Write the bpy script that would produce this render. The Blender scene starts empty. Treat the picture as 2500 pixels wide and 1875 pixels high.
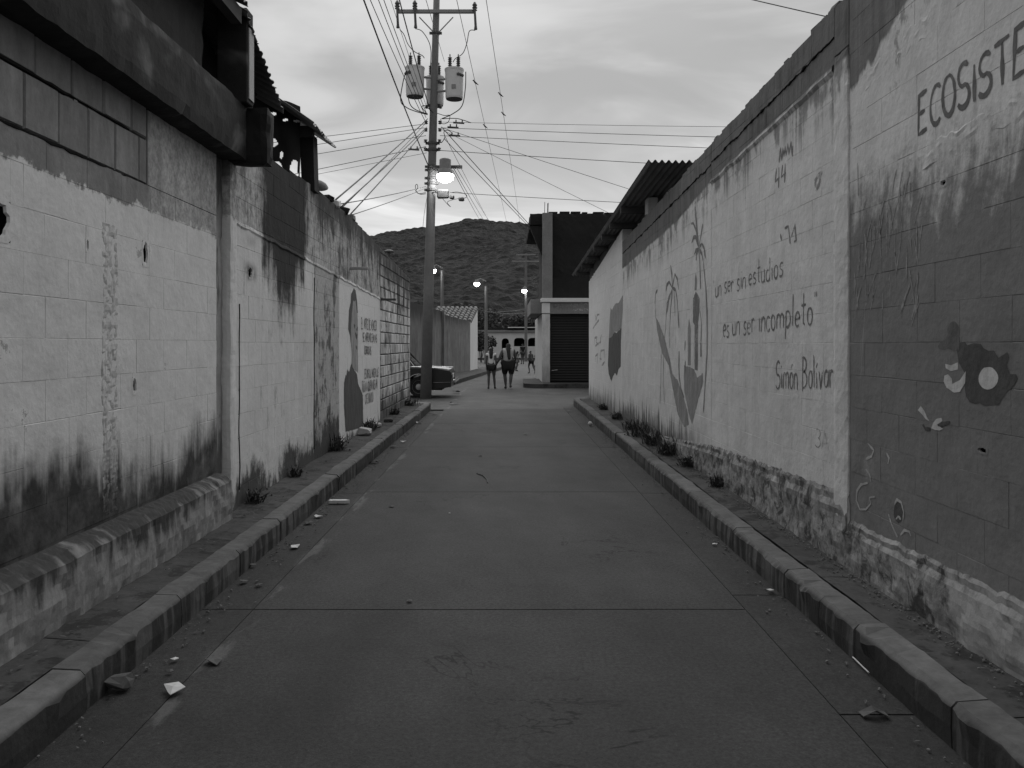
import bpy, bmesh, math, random
from mathutils import Vector, Matrix, noise as mnoise
random.seed(7)
SC = bpy.context.scene
COL = SC.collection
R = math.radians

# ------------------------------------------------------------------ camera
H = 1.55                      # eye height of the photographer
FPX, CX, CY = 2000.0, 1236.0, 841.0
cam_d = bpy.data.cameras.new('camera')
cam_d.sensor_width = 36.0
cam_d.lens = 36.0 * FPX / 2500.0
cam_d.shift_x = (1250.0 - CX) / 2500.0
cam_d.shift_y = -(937.5 - CY) / 2500.0
cam_d.clip_end = 6000
cam_d.clip_start = 0.05
cam = bpy.data.objects.new('camera', cam_d)
cam.location = (0, 0, H)
cam.rotation_euler = (R(90), 0, 0)
COL.objects.link(cam)
SC.camera = cam

# ------------------------------------------------------------------ view
SC.view_settings.view_transform = 'Standard'
SC.view_settings.look = 'None'
SC.view_settings.gamma = 1.0
SC.view_settings.exposure = 0.62
SC.view_settings.use_curve_mapping = False
SC.render.engine = 'CYCLES'
SC.cycles.max_bounces = 5
SC.cycles.diffuse_bounces = 3
SC.cycles.use_denoising = True
SC.cycles.sample_clamp_indirect = 6.0

# ------------------------------------------------------------------ node helper
class E:
    """a float or vector socket with arithmetic"""
    def __init__(s, g, sock): s.g, s.k = g, sock
    def _m(s, op, o, rev=False):
        a, b = (o, s) if rev else (s, o)
        return s.g.math(op, a, b)
    def __add__(s, o): return s._m('ADD', o)
    def __radd__(s, o): return s._m('ADD', o)
    def __sub__(s, o): return s._m('SUBTRACT', o)
    def __rsub__(s, o): return s._m('SUBTRACT', o, True)
    def __mul__(s, o): return s._m('MULTIPLY', o)
    def __rmul__(s, o): return s._m('MULTIPLY', o)
    def __truediv__(s, o): return s._m('DIVIDE', o)
    def __pow__(s, o): return s._m('POWER', o)

class NG:
    def __init__(s, nt): s.nt = nt
    def new(s, t): return s.nt.nodes.new(t)
    def put(s, inp, v):
        if isinstance(v, E): s.nt.links.new(v.k, inp)
        else: inp.default_value = v
    def math(s, op, a, b=None):
        n = s.new('ShaderNodeMath'); n.operation = op
        s.put(n.inputs[0], a)
        if b is not None: s.put(n.inputs[1], b)
        return E(s, n.outputs[0])
    def mn(s, a, b): return s.math('MINIMUM', a, b)
    def mx(s, a, b): return s.math('MAXIMUM', a, b)
    def clamp(s, a): return s.mx(s.mn(a, 1.0), 0.0)
    def sm(s, a, b, x):
        """smoothstep, 0 at a and 1 at b (a may be larger than b)"""
        n = s.new('ShaderNodeMapRange'); n.interpolation_type = 'SMOOTHSTEP'
        s.put(n.inputs[0], x); s.put(n.inputs[1], a); s.put(n.inputs[2], b)
        return E(s, n.outputs[0])
    def lin(s, x, a, b, c, d):
        n = s.new('ShaderNodeMapRange')
        for i, v in enumerate((x, a, b, c, d)): s.put(n.inputs[i], v)
        return E(s, n.outputs[0])
    def mix(s, a, b, f): return a + (b - a) * f if isinstance(a, E) else (b - a) * f + a if isinstance(b, E) else f * (b - a) + a
    def vec(s, x, y, z):
        n = s.new('ShaderNodeCombineXYZ')
        for i, v in enumerate((x, y, z)): s.put(n.inputs[i], v)
        return E(s, n.outputs[0])
    def noise(s, v, scale=1.0, detail=3.0, rough=0.55, dist=0.0):
        n = s.new('ShaderNodeTexNoise')
        if v is not None: s.nt.links.new(v.k, n.inputs['Vector'])
        s.put(n.inputs['Scale'], scale); s.put(n.inputs['Detail'], detail)
        s.put(n.inputs['Roughness'], rough); s.put(n.inputs['Distortion'], dist)
        return E(s, n.outputs['Fac'])
    def voro(s, v, scale=1.0):
        n = s.new('ShaderNodeTexVoronoi')
        s.nt.links.new(v.k, n.inputs['Vector']); s.put(n.inputs['Scale'], scale)
        return E(s, n.outputs['Distance'])
    def sep(s, v):
        n = s.new('ShaderNodeSeparateXYZ'); s.nt.links.new(v.k, n.inputs[0])
        return [E(s, o) for o in n.outputs]
    def pos(s):
        n = s.new('ShaderNodeNewGeometry'); return E(s, n.outputs['Position'])
    def obco(s):
        n = s.new('ShaderNodeTexCoord'); return E(s, n.outputs['Object'])
    def rnd(s):
        n = s.new('ShaderNodeObjectInfo'); return E(s, n.outputs['Random'])
    def band(s, x, a, b, e):
        """1 inside [a,b], soft edges e"""
        return s.sm(a - e, a + e, x) * s.sm(b + e, b - e, x)

def material(name, fn, rough=0.85, spec=0.3):
    """fn(g) -> (value, height or None, strength)"""
    m = bpy.data.materials.new(name); m.use_nodes = True
    nt = m.node_tree; g = NG(nt)
    bs = nt.nodes['Principled BSDF']
    out = fn(g)
    if not isinstance(out, tuple): out = (out, None, 0)
    g.put(bs.inputs['Base Color'], out[0] if isinstance(out[0], E) else (out[0], out[0], out[0], 1))
    bs.inputs['Specular IOR Level'].default_value = spec
    if isinstance(rough, (int, float)): bs.inputs['Roughness'].default_value = rough
    if out[1] is not None:
        b = nt.nodes.new('ShaderNodeBump'); b.inputs['Strength'].default_value = out[2]
        b.inputs['Distance'].default_value = out[3] if len(out) > 3 else 0.01
        nt.links.new(out[1].k, b.inputs['Height']); nt.links.new(b.outputs[0], bs.inputs['Normal'])
    return m

# ------------------------------------------------------------------ sky and sun
SUN_EL, SUN_AZ = 48.0, 4.0             # soft skylight core high ahead
w = bpy.data.worlds.new('World'); SC.world = w; w.use_nodes = True
nt = w.node_tree; g = NG(nt)
bg = nt.nodes['Background']
sky = nt.nodes.new('ShaderNodeTexSky'); sky.sky_type = 'NISHITA'; sky.sun_disc = False
sky.sun_elevation = R(SUN_EL); sky.sun_rotation = R(SUN_AZ); sky.dust_density = 4.0
bw = nt.nodes.new('ShaderNodeRGBToBW'); nt.links.new(sky.outputs[0], bw.inputs[0])
clear = E(g, bw.outputs[0])
tc = nt.nodes.new('ShaderNodeTexCoord')
dx, dy, dz = g.sep(E(g, tc.outputs['Generated']))
up = g.mx(dz, 0.0)
px, py = dx / (up + 0.16), dy / (up + 0.16)
big = g.noise(g.vec(px * 0.50, py * 0.55, 0.3), 1.0, 3.0, 0.5, 0.5)
mid = g.noise(g.vec(px * 0.9 + 3.0, py * 1.5, 1.7), 1.0, 5.0, 0.5, 0.8)
wisp = g.noise(g.vec(px * 0.75 + 9.0, py * 1.35 - px * 0.45 + 2.0, 4.2), 1.0, 5.0, 0.55, 1.2)
low = g.sm(0.34, 0.12, up)                                   # thinner cloud towards the horizon
cover = g.sm(0.36, 0.64, big) * 0.5 + g.sm(0.38, 0.62, mid) * 0.5
thin = g.sm(0.50, 0.68, wisp) * low
lum = 6.0 - cover * 3.1 + thin * 2.3 + low * (g.sm(-0.5, 0.25, dx) * g.sm(0.75, 0.1, dx) * 0.9 + 0.1)
lum = g.mix(lum, clear, 0.10)
# cloud deck is dim close to the land
lum = lum * g.lin(g.sm(-0.02, 0.06, dz), 0.0, 1.0, 0.55, 1.0)
g.put(bg.inputs['Color'], lum)
bg.inputs['Strength'].default_value = 0.08

sun_d = bpy.data.lights.new('sun', 'SUN'); sun_d.energy = 1.5; sun_d.angle = R(70)
sun = bpy.data.objects.new('sun', sun_d); COL.objects.link(sun)
_d = Vector((math.sin(R(SUN_AZ)) * math.cos(R(SUN_EL)), math.cos(R(SUN_AZ)) * math.cos(R(SUN_EL)), math.sin(R(SUN_EL))))
sun.rotation_euler = _d.to_track_quat('Z', 'Y').to_euler()

# ------------------------------------------------------------------ mesh helpers
ORG = {}
def org(o): return ORG.get(o.name, Vector((0, 0, 0))) if o else Vector((0, 0, 0))

def tag(o, label=None, cat=None, group=None, kind=None):
    if label: o['label'] = label
    if cat: o['category'] = cat
    if group: o['group'] = group
    if kind: o['kind'] = kind
    return o

def thing(name, label, cat, loc=(0, 0, 0), rz=0.0, group=None):
    o = bpy.data.objects.new(name, None); COL.objects.link(o)
    o.empty_display_size = 0.1
    o.location = loc; o.rotation_euler = (0, 0, rz)
    ORG[o.name] = Vector(loc)
    return tag(o, label, cat, group)

class MB:
    def __init__(s): s.v, s.f = [], []
    def add(s, vs, fs):
        b = len(s.v); s.v += [Vector(p) for p in vs]; s.f += [tuple(b + i for i in f) for f in fs]; return s
    def box(s, x0, x1, y0, y1, z0, z1):
        return s.add([(x0, y0, z0), (x1, y0, z0), (x1, y1, z0), (x0, y1, z0), (x0, y0, z1), (x1, y0, z1), (x1, y1, z1), (x0, y1, z1)],
                     [(0, 3, 2, 1), (4, 5, 6, 7), (0, 1, 5, 4), (1, 2, 6, 5), (2, 3, 7, 6), (3, 0, 4, 7)])
    def cbox(s, x0, x1, y0, y1, z0, z1, c=0.01, j=0.0):
        """box with all edges chamfered by c"""
        lo, hi = (x0, y0, z0), (x1, y1, z1)
        vs, idx = [], {}
        for sx in (0, 1):
            for sy in (0, 1):
                for sz in (0, 1):
                    base = [(lo, hi)[k][i] for i, k in enumerate((sx, sy, sz))]
                    for a in range(3):
                        p = list(base)
                        for b in range(3):
                            if b != a: p[b] += c if (sx, sy, sz)[b] == 0 else -c
                        if j: p = [q + random.uniform(-j, j) for q in p]
                        idx[(sx, sy, sz, a)] = len(vs); vs.append(p)
        fs = []
        for a in range(3):
            b, cc = (a + 1) % 3, (a + 2) % 3
            for sa in (0, 1):
                def key(u, v):
                    k = [0, 0, 0]; k[a] = sa; k[b] = u; k[cc] = v; return idx[(k[0], k[1], k[2], a)]
                q = [key(0, 0), key(1, 0), key(1, 1), key(0, 1)]
                fs.append(tuple(q if sa else q[::-1]))
        for a in range(3):                     # edges along axis a
            b, cc = (a + 1) % 3, (a + 2) % 3
            for sb in (0, 1):
                for sc in (0, 1):
                    def key(sa, face):
                        k = [0, 0, 0]; k[a] = sa; k[b] = sb; k[cc] = sc; return idx[(k[0], k[1], k[2], face)]
                    q = [key(0, b), key(1, b), key(1, cc), key(0, cc)]
                    fs.append(tuple(q if (sb == sc) else q[::-1]))
        for sx in (0, 1):
            for sy in (0, 1):
                for sz in (0, 1):
                    q = [idx[(sx, sy, sz, a)] for a in range(3)]
                    fs.append(tuple(q if (sx + sy + sz) % 2 else q[::-1]))
        return s.add(vs, fs)
    def rough_box(s, x0, x1, y0, y1, z0, z1, step=0.08, amp=0.008, seed=0.0):
        """weathered box: faces are grids pushed about by noise, edges crumble a little"""
        lo, hi = (x0, y0, z0), (x1, y1, z1)
        nn = [max(1, min(90, int((hi[i] - lo[i]) / step))) for i in range(3)]
        sd = Vector((seed, seed * 2.3, seed * 0.7)); cen = [(lo[i] + hi[i]) / 2 for i in range(3)]
        def q(p):
            v = Vector(p); d = mnoise.noise_vector(v * 5.0 + sd) * amp + mnoise.noise_vector(v * 17.0 + sd) * amp * 0.6
            on = sum(1 for i in range(3) if abs(p[i] - lo[i]) < 1e-6 or abs(p[i] - hi[i]) < 1e-6)
            if on >= 2:
                chip = amp * 0.8 + max(0.0, mnoise.noise(v * 9.0 + sd) - 0.1) * amp * 3.0
                for i in range(3):
                    if abs(p[i] - lo[i]) < 1e-6: d[i] += chip
                    elif abs(p[i] - hi[i]) < 1e-6: d[i] -= chip
            return v + d
        for a in range(3):
            b, c = (a + 1) % 3, (a + 2) % 3
            for w_ in (lo[a], hi[a]):
                base = len(s.v)
                for j in range(nn[c] + 1):
                    for i in range(nn[b] + 1):
                        p = [0, 0, 0]; p[a] = w_; p[b] = lo[b] + (hi[b] - lo[b]) * i / nn[b]; p[c] = lo[c] + (hi[c] - lo[c]) * j / nn[c]
                        s.v.append(q(p))
                for j in range(nn[c]):
                    for i in range(nn[b]):
                        k = base + j * (nn[b] + 1) + i; f = (k, k + 1, k + nn[b] + 2, k + nn[b] + 1)
                        s.f.append(f if w_ == hi[a] else f[::-1])
        return s
    def tube(s, pts, r, n=6, cap=True):
        pts = [Vector(p) for p in pts]
        rs = r if isinstance(r, (list, tuple)) else [r] * len(pts)
        b = len(s.v)
        prev = None
        for i, p in enumerate(pts):
            d = (pts[min(i + 1, len(pts) - 1)] - pts[max(i - 1, 0)])
            d = d.normalized() if d.length > 1e-9 else Vector((0, 0, 1))
            ref = prev if prev is not None else (Vector((0, 0, 1)) if abs(d.z) < 0.9 else Vector((1, 0, 0)))
            a = (ref - d * ref.dot(d))
            if a.length < 1e-6: a = d.orthogonal()
            a.normalize(); prev = a; c = d.cross(a)
            for k in range(n):
                t = 2 * math.pi * k / n
                s.v.append(p + (a * math.cos(t) + c * math.sin(t)) * rs[i])
        for i in range(len(pts) - 1):
            for k in range(n):
                k2 = (k + 1) % n
                s.f.append((b + i * n + k, b + i * n + k2, b + (i + 1) * n + k2, b + (i + 1) * n + k))
        if cap:
            s.f.append(tuple(b + k for k in range(n))[::-1])
            s.f.append(tuple(b + (len(pts) - 1) * n + k for k in range(n)))
        return s
    def lathe(s, c, prof, n=16, axis='z'):
        """prof = [(r, h)] along axis through c"""
        b = len(s.v); c = Vector(c)
        for r, h in prof:
            for k in range(n):
                t = 2 * math.pi * k / n; u, v = r * math.cos(t), r * math.sin(t)
                s.v.append(c + Vector({'z': (u, v, h), 'y': (u, h, v), 'x': (h, u, v)}[axis]))
        for i in range(len(prof) - 1):
            for k in range(n):
                k2 = (k + 1) % n
                s.f.append((b + i * n + k, b + i * n + k2, b + (i + 1) * n + k2, b + (i + 1) * n + k))
        s.f.append(tuple(b + k for k in range(n))[::-1])
        s.f.append(tuple(b + (len(prof) - 1) * n + k for k in range(n)))
        return s
    def prism(s, poly, off):
        """closed slab from a planar 3-D polygon pushed by vector off"""
        n = len(poly); p = [Vector(q) for q in poly]; o = Vector(off)
        return s.add(p + [q + o for q in p], [tuple(range(n))[::-1], tuple(range(n, 2 * n))] +
                     [(i, (i + 1) % n, n + (i + 1) % n, n + i) for i in range(n)])
    def build(s, name, mat, parent=None, smooth=False, world=True, recalc=True):
        me = bpy.data.meshes.new(name)
        o0 = org(parent) if world else Vector((0, 0, 0))
        me.from_pydata([tuple(p - o0) for p in s.v], [], s.f)
        if recalc:
            bm = bmesh.new(); bm.from_mesh(me); bmesh.ops.recalc_face_normals(bm, faces=bm.faces)
            bm.to_mesh(me); bm.free()
        me.materials.append(mat)
        if smooth:
            for p in me.polygons: p.use_smooth = True
        o = bpy.data.objects.new(name, me); COL.objects.link(o)
        if parent: o.parent = parent
        ORG[o.name] = o0 if world else Vector((0, 0, 0))
        return o

def copy_tree(o, parent=None):
    c = o.copy(); COL.objects.link(c); c.parent = parent
    ORG[c.name] = org(o)
    for ch in list(o.children): copy_tree(ch, c)
    return c

# points of the place from directions measured off the photograph
XL, XR = -2.30, 2.15                       # the two wall faces of the alley
def P(u, v, Y): return Vector(((u - CX) / FPX * Y, Y, H - (v - CY) / FPX * Y))
def PL(u, v, d=0.0, X=XL):
    Y = X * FPX / (u - CX); return Vector((X + d, Y, H - (v - CY) / FPX * Y))
def PR(u, v, d=0.0, X=XR):
    Y = X * FPX / (u - CX); return Vector((X - d, Y, H - (v - CY) / FPX * Y))
def GP(u, v, z=0.0):
    Y = (H - z) * FPX / (v - CY); return Vector(((u - CX) / FPX * Y, Y, z))

# ------------------------------------------------------------------ materials
def speck(g, p): return g.noise(p, 60.0, 2.0, 0.7)

def mat_concrete(name, base, var=0.35, scale=1.5, rough=0.9, bump=0.35, spec=0.25):
    def fn(g):
        p = g.pos()
        a = g.noise(p, scale, 5.0, 0.6); b = g.noise(p, scale * 9, 4.0, 0.65); c = speck(g, p)
        v = base * ((a - 0.5) * var * 2 + 1.0) * ((b - 0.5) * var * 1.2 + 1.0) * ((c - 0.5) * 0.25 + 1.0)
        return v, b * 0.6 + c * 0.4, bump, 0.01
    return material(name, fn, rough, spec)

def mat_plain(name, v, rough=0.7, spec=0.4, var=0.12, scale=4.0, metal=0.0):
    def fn(g):
        p = g.pos(); a = g.noise(p, scale, 4.0, 0.6)
        return v * ((a - 0.5) * 2 * var + 1.0)
    m = material(name, fn, rough, spec)
    m.node_tree.nodes['Principled BSDF'].inputs['Metallic'].default_value = metal
    return m

M = {}
def _streaks(g, y, z, fy=9.0, fz=0.5, seed=0.0):
    return g.lin(g.noise(g.vec(y * fy + seed, seed * 1.7, z * fz), 1.0, 3.0, 0.65), 0.28, 0.72, 0.0, 1.0)

def wall_mat(name, fn, spec=0.2):
    """fn(g, x, y, z, p) -> value; adds shared grain and bump"""
    def f(g):
        p = g.pos(); x, y, z = g.sep(p)
        v = fn(g, x, y, z, p)
        fine = g.noise(p, 26.0, 3.0, 0.7); c = speck(g, p)
        v = v * ((fine - 0.5) * 0.22 + 1.0) * ((c - 0.5) * 0.18 + 1.0)
        h = fine * 0.32 + c * 0.12 + g.noise(p, 4.5, 3.0, 0.6) * 1.5
        return v, h, 0.5, 0.015
    return material(name, f, 0.92, spec)

def near_left(g, x, y, z, p):
    n1 = g.noise(p, 0.9, 2.0, 0.5); n2 = g.noise(p, 5.0, 3.5, 0.65); st = _streaks(g, y, z)
    paint = 0.63 * ((n1 - 0.5) * 0.22 + 1.0) * ((n2 - 0.5) * 0.2 + 1.0)
    # small chips and scratches in the paint
    chip = g.sm(0.70, 0.76, g.noise(p, 13.0, 5.0, 0.7, 0.4)) * g.sm(0.45, 0.6, n2)
    paint = g.mix(paint, 0.26, chip * 0.6)
    bare = 0.20 * ((n1 - 0.5) * 0.5 + 1.0) * ((g.rnd() - 0.5) * 0.3 + 1.0) * ((n2 - 0.5) * 0.35 + 1.0)
    rough = 0.34 * ((g.noise(p, 22.0, 5.0, 0.75) - 0.5) * 2.2 + 1.0) * ((g.noise(g.vec(y * 4.0, 1.0, z * 1.5), 1.0, 4.0, 0.7) - 0.5) * 1.2 + 1.0)          # rough render right of the joint
    bare = bare * ((g.lin(g.noise(g.vec(y * 6.0, 2.0, z * 2.0), 1.0, 5.0, 0.75), 0.3, 0.7, 0.0, 1.0) - 0.5) * 0.6 + 1.0)
    bare = g.mix(bare, rough, g.sm(5.24, 5.30, y))
    zl = (g.noise(g.vec(y * 2.2, 0.0, 0.0), 1.0, 2.0) - 0.5) * 0.16 + (g.noise(p, 14.0, 4.0, 0.7) - 0.5) * 0.14 + 2.41
    v = g.mix(bare, paint, g.sm(zl + 0.012, zl - 0.012, z))
    pk = g.lin(g.noise(p, 3.0, 6.0, 0.75), 0.3, 0.7, 0.0, 1.0)
    v = v * ((pk - 0.5) * 0.16 + 1.0)
    v = g.mix(v, 0.22, g.sm(0.90, 0.97, pk) * 0.7)
    # mould climbing from the ledge
    soft = g.noise(g.vec(y * 3.2, 5.0, z * 0.8), 1.0, 4.0, 0.65)
    top = (soft - 0.5) * 0.9 + (st - 0.5) * 0.16 + (n2 - 0.5) * 0.25 + 0.84 + g.sm(4.8, 3.8, y) * 0.14
    mould = g.sm(top + 0.20, top - 0.20, z)
    v = g.mix(v, 0.026, mould * g.lin(n2, 0.3, 0.6, 0.85, 0.98))
    return v
M['near_left'] = wall_mat('painted_block_left', near_left)

def mid_left(g, x, y, z, p):
    n1 = g.noise(p, 0.8, 2.0, 0.5); n2 = g.noise(p, 4.0, 3.5, 0.65)
    st = _streaks(g, y, z); st2 = _streaks(g, y, z, 5.0, 0.35, 4.0)
    bl = g.lin(g.noise(g.vec(y * 2.4, 1.0, z * 1.7), 1.0, 6.0, 0.72), 0.32, 0.68, 0.0, 1.0)       # ragged blotches
    gr = g.lin(g.noise(p, 16.0, 4.0, 0.8), 0.3, 0.7, 0.0, 1.0)
    paint = 0.60 * ((n1 - 0.5) * 0.35 + 1.0) * ((n2 - 0.5) * 0.3 + 1.0) * ((st - 0.5) * 0.14 + 1.0)
    paint = g.mix(paint, 0.30, g.sm(0.62, 0.85, bl) * g.sm(0.4, 0.7, st2) * 0.6)
    # dirtier bare bay next to the mural
    bay = g.band(y, 9.80, 11.25, 0.02)
    paint = g.mix(paint, 0.34 * ((gr - 0.5) * 0.7 + 1.0), bay * 0.75)
    paint = g.mix(paint, 0.06, bay * g.sm(0.5, 0.75, bl + (st2 - 0.5) * 0.3) * 0.85)
    # limewash ground of the mural
    lime = 0.68 * ((n1 - 0.5) * 0.12 + 1.0)
    lm = g.band(y, 11.28, 14.93, 0.012)
    zl = (g.noise(g.vec(y * 1.5, 0.0, 0.0), 1.0, 3.0) - 0.5) * 0.10 + (gr - 0.5) * 0.07 + 2.78 - y * 0.026
    paint = g.mix(paint, lime, lm)
    # unpainted upper courses: rough, mottled
    upper = 0.36 * ((gr - 0.5) * 1.0 + 1.0) * ((st - 0.5) * 0.5 + 1.0)
    upper = g.mix(upper, 0.075, g.sm(0.45, 0.8, bl + (st2 - 0.5) * 0.35) * 0.8)
    v = g.mix(upper, paint, g.sm(zl + 0.015, zl - 0.015, z))
    # black run-off below the broken roof
    dy_ = (y - 8.55) / 0.95; dz_ = (z - 3.2) / 1.35
    d = (dy_ * dy_ + dz_ * dz_) ** 0.5
    run = g.sm(1.12, 0.72, d - (bl - 0.5) * 0.40 - (st - 0.5) * 0.22 - (st2 - 0.5) * 0.2 - 0.05)
    v = g.mix(v, 0.018, run * 0.98)
    # grime from the wall head further on
    topz = 3.45 - g.sm(12.0, 19.5, y) * 0.32
    head = g.sm(0.62, 0.15, (topz - z) - (st - 0.5) * 0.55 - (bl - 0.5) * 0.5) * g.sm(9.3, 10.2, y)
    v = g.mix(v, 0.030, head * 0.93)
    v = g.mix(v, 0.04, g.band(y + (n2 - 0.5) * 0.1, 12.03, 12.07, 0.02) * g.sm(2.5, 2.6, z) * 0.9)
    # sooty patch
    patch = g.band(y, 7.20, 7.52, 0.10) * (g.band(z, 2.14, 2.26, 0.06) + g.band(z, 2.46, 2.5, 0.06) * 0.6)
    v = g.mix(v, 0.05, g.clamp(patch) * g.sm(0.35, 0.55, n2) * 0.9)
    # mould at the foot
    top = (bl - 0.5) * 0.5 + (st - 0.5) * 0.15 + 0.36 + bay * 0.22 - lm * 0.22
    mould = g.sm(top + 0.13, top - 0.12, z)
    return g.mix(v, 0.035, mould * 0.93)
M['mid_left'] = wall_mat('stained_block_left', mid_left)

def far_left(g, x, y, z, p):
    n2 = g.noise(p, 4.0, 3.5, 0.65); st = _streaks(g, y, z, 7.0, 0.4); st2 = _streaks(g, y, z, 3.0, 0.3, 2.0)
    bl = g.lin(g.noise(g.vec(y * 2.0, 4.0, z * 1.5), 1.0, 6.0, 0.72), 0.32, 0.68, 0.0, 1.0)
    v = 0.50 * ((st - 0.5) * 0.9 + 1.0) * ((n2 - 0.5) * 0.7 + 1.0) * ((g.rnd() - 0.5) * 0.6 + 1.0)
    v = g.mix(v, 0.06, g.sm(0.5, 0.8, bl + (st2 - 0.5) * 0.3) * 0.8)
    topz = 3.45 - g.sm(12.0, 19.5, y) * 0.32
    head = g.sm(0.95, 0.25, (topz - z) - (st2 - 0.5) * 0.6 - (bl - 0.5) * 0.7)
    v = g.mix(v, 0.035, head * 0.92)
    foot = g.sm(0.80, 0.3, z - (st - 0.5) * 0.3 - (bl - 0.5) * 0.4)
    return g.mix(v, 0.04, foot * 0.85)
M['far_left'] = wall_mat('bare_block_left', far_left)
M['mortar_dark'] = mat_concrete('dark_mortar', 0.045, 0.4, 6.0)

def mural_right(g, x, y, z, p):
    """near right wall: light above, dark landscape painted below with a brushed grassy edge"""
    n1 = g.noise(p, 0.8, 2.0, 0.5); n2 = g.noise(p, 5.0, 3.5, 0.65)
    st = _streaks(g, y, z, 11.0, 0.6)
    light = 0.60 * ((n1 - 0.5) * 0.25 + 1.0) * ((n2 - 0.5) * 0.22 + 1.0)
    wob = z * 0.25 + g.noise(g.vec(y * 1.5, 0.0, z * 2.0), 1.0, 2.0) * 0.5
    blade = g.noise(g.vec((y + wob * 0.35) * 17.0, 2.0, z * 1.1), 1.0, 4.0, 0.6)
    edge = (blade - 0.5) * 0.75 + (g.noise(p, 7.0, 5.0, 0.75) - 0.5) * 0.9 + (g.noise(g.vec(y * 1.7, 7.0, 0.0), 1.0, 2.0) - 0.5) * 0.35 + 2.40 + g.sm(4.6, 5.1, y) * 0.05
    dark = 0.18 * ((n1 - 0.5) * 0.6 + 1.0) * ((n2 - 0.5) * 0.3 + 1.0)
    # dry-brush strokes near the left border of the picture
    brush = g.noise(g.vec((y + z * 0.12) * 34.0, 4.0, z * 1.6), 1.0, 3.0, 0.6)
    bm_ = g.sm(0.55, 0.72, brush) * g.sm(4.3, 4.95, y) * g.sm(1.15, 1.7, z)
    dark = g.mix(dark, 0.42, bm_ * 0.6)
    pale = g.sm(0.56, 0.72, g.noise(p, 2.6, 4.0, 0.6)) * g.sm(1.3, 0.7, z)
    dark = g.mix(dark, 0.33, pale * 0.7)
    v = g.mix(light, dark, g.sm(edge + 0.30, edge - 0.26, z))
    # bare head of the wall and the weathering under it
    zt = 3.42 + (n2 - 0.5) * 0.14 - g.sm(4.2, 5.1, y) * (g.noise(g.vec(y * 3.0, 1.0, 0.0), 1.0, 3.0) * 0.55)
    bare = 0.15 * ((st - 0.5) * 0.6 + 1.0) * ((n2 - 0.5) * 0.5 + 1.0)
    v = g.mix(v, bare, g.sm(zt - 0.02, zt + 0.02, z))
    pk = g.lin(g.noise(g.vec(y * 3.2, 3.0, z * 1.6), 1.0, 6.0, 0.75), 0.3, 0.7, 0.0, 1.0)
    v = v * ((pk - 0.5) * 0.22 + 1.0)
    sc = g.sm(0.66, 0.80, pk) * g.sm(2.5, 3.2, z) * g.sm(3.9, 4.9, y + (z - 3.0) * 0.6)
    v = g.mix(v, 0.11, sc * 0.75)
    return v
M['mural_right'] = wall_mat('painted_block_right_near', mural_right)

def mid_right(g, x, y, z, p):
    n1 = g.noise(p, 0.8, 2.0, 0.5); n2 = g.noise(p, 5.0, 3.5, 0.65)
    st = _streaks(g, y, z, 8.0, 0.5)
    light = 0.61 * ((n1 - 0.5) * 0.25 + 1.0) * ((n2 - 0.5) * 0.25 + 1.0) * ((st - 0.5) * 0.13 + 1.0)
    topz = 3.76 - (y - 5.3) * 0.032
    below = topz - z
    zt = 0.40 + (n2 - 0.5) * 0.05 + g.sm(8.6, 10.5, y) * 0.10
    bare = 0.125 * ((st - 0.5) * 0.9 + 1.0) * ((n2 - 0.5) * 0.5 + 1.0) * ((g.rnd() - 0.5) * 0.3 + 1.0)
    v = g.mix(light, bare, g.sm(zt + 0.02, zt - 0.02, below))
    # dirty drips just under the bare head
    drip = g.sm(0.38, 0.0, (below - zt) - (st - 0.5) * 0.5) * g.sm(0.40, 0.60, n2 + (st - 0.5) * 0.3)
    v = g.mix(v, 0.13, g.clamp(drip) * 0.8)
    pk = g.lin(g.noise(g.vec(y * 2.2, 6.0, z * 2.6), 1.0, 6.0, 0.75), 0.3, 0.7, 0.0, 1.0)
    v = v * ((pk - 0.5) * 0.22 + 1.0)
    v = g.mix(v, 0.20, g.sm(0.84, 0.97, pk) * g.sm(1.5, 0.5, below) * 0.8)
    v = g.mix(v, 0.27, g.sm(0.72, 0.78, g.noise(p, 11.0, 4.0, 0.7, 0.4)) * 0.6)
    foot = g.sm(0.34, 0.0, z - 0.30 - (st - 0.5) * 0.45 - (n2 - 0.5) * 0.4) * g.sm(8.0, 10.5, y)
    return g.mix(v, 0.06, foot * 0.9)
M['mid_right'] = wall_mat('painted_block_right_mid', mid_right)

def house_right(g, x, y, z, p):
    n1 = g.noise(p, 0.8, 2.0, 0.5); n2 = g.noise(p, 5.0, 3.5, 0.65); st = _streaks(g, y, z, 6.0, 0.4, 3.0)
    v = 0.62 * ((n1 - 0.5) * 0.22 + 1.0) * ((n2 - 0.5) * 0.2 + 1.0)
    foot = g.sm(0.45, 0.0, z - 0.15 - (st - 0.5) * 0.6 - (n2 - 0.5) * 0.4)
    return g.mix(v, 0.06, foot * 0.85)
M['house_right'] = wall_mat('limewashed_house', house_right)

def plinth(g, x, y, z, p):
    n1 = g.noise(p, 2.4, 4.0, 0.6); n2 = g.noise(p, 12.0, 5.0, 0.75); st = _streaks(g, y, z, 10.0, 1.5)
    v = 0.24 * ((n2 - 0.5) * 2.6 + 1.0) * ((n1 - 0.5) * 1.0 + 1.0)
    v = g.mx(v, 0.03)
    mould = g.sm(0.48, 0.62, g.noise(p, 7.0, 5.0, 0.7, 0.6))
    v = g.mix(v, 0.035, mould * 0.85)
    flake = g.sm(0.48, 0.56, g.noise(p, 2.2, 5.0, 0.6)) * g.sm(4.75, 4.6, y + (n2 - 0.5) * 0.4)
    return g.mix(v, 0.34, flake * 0.85)
M['plinth'] = wall_mat('rough_plinth', plinth)

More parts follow.
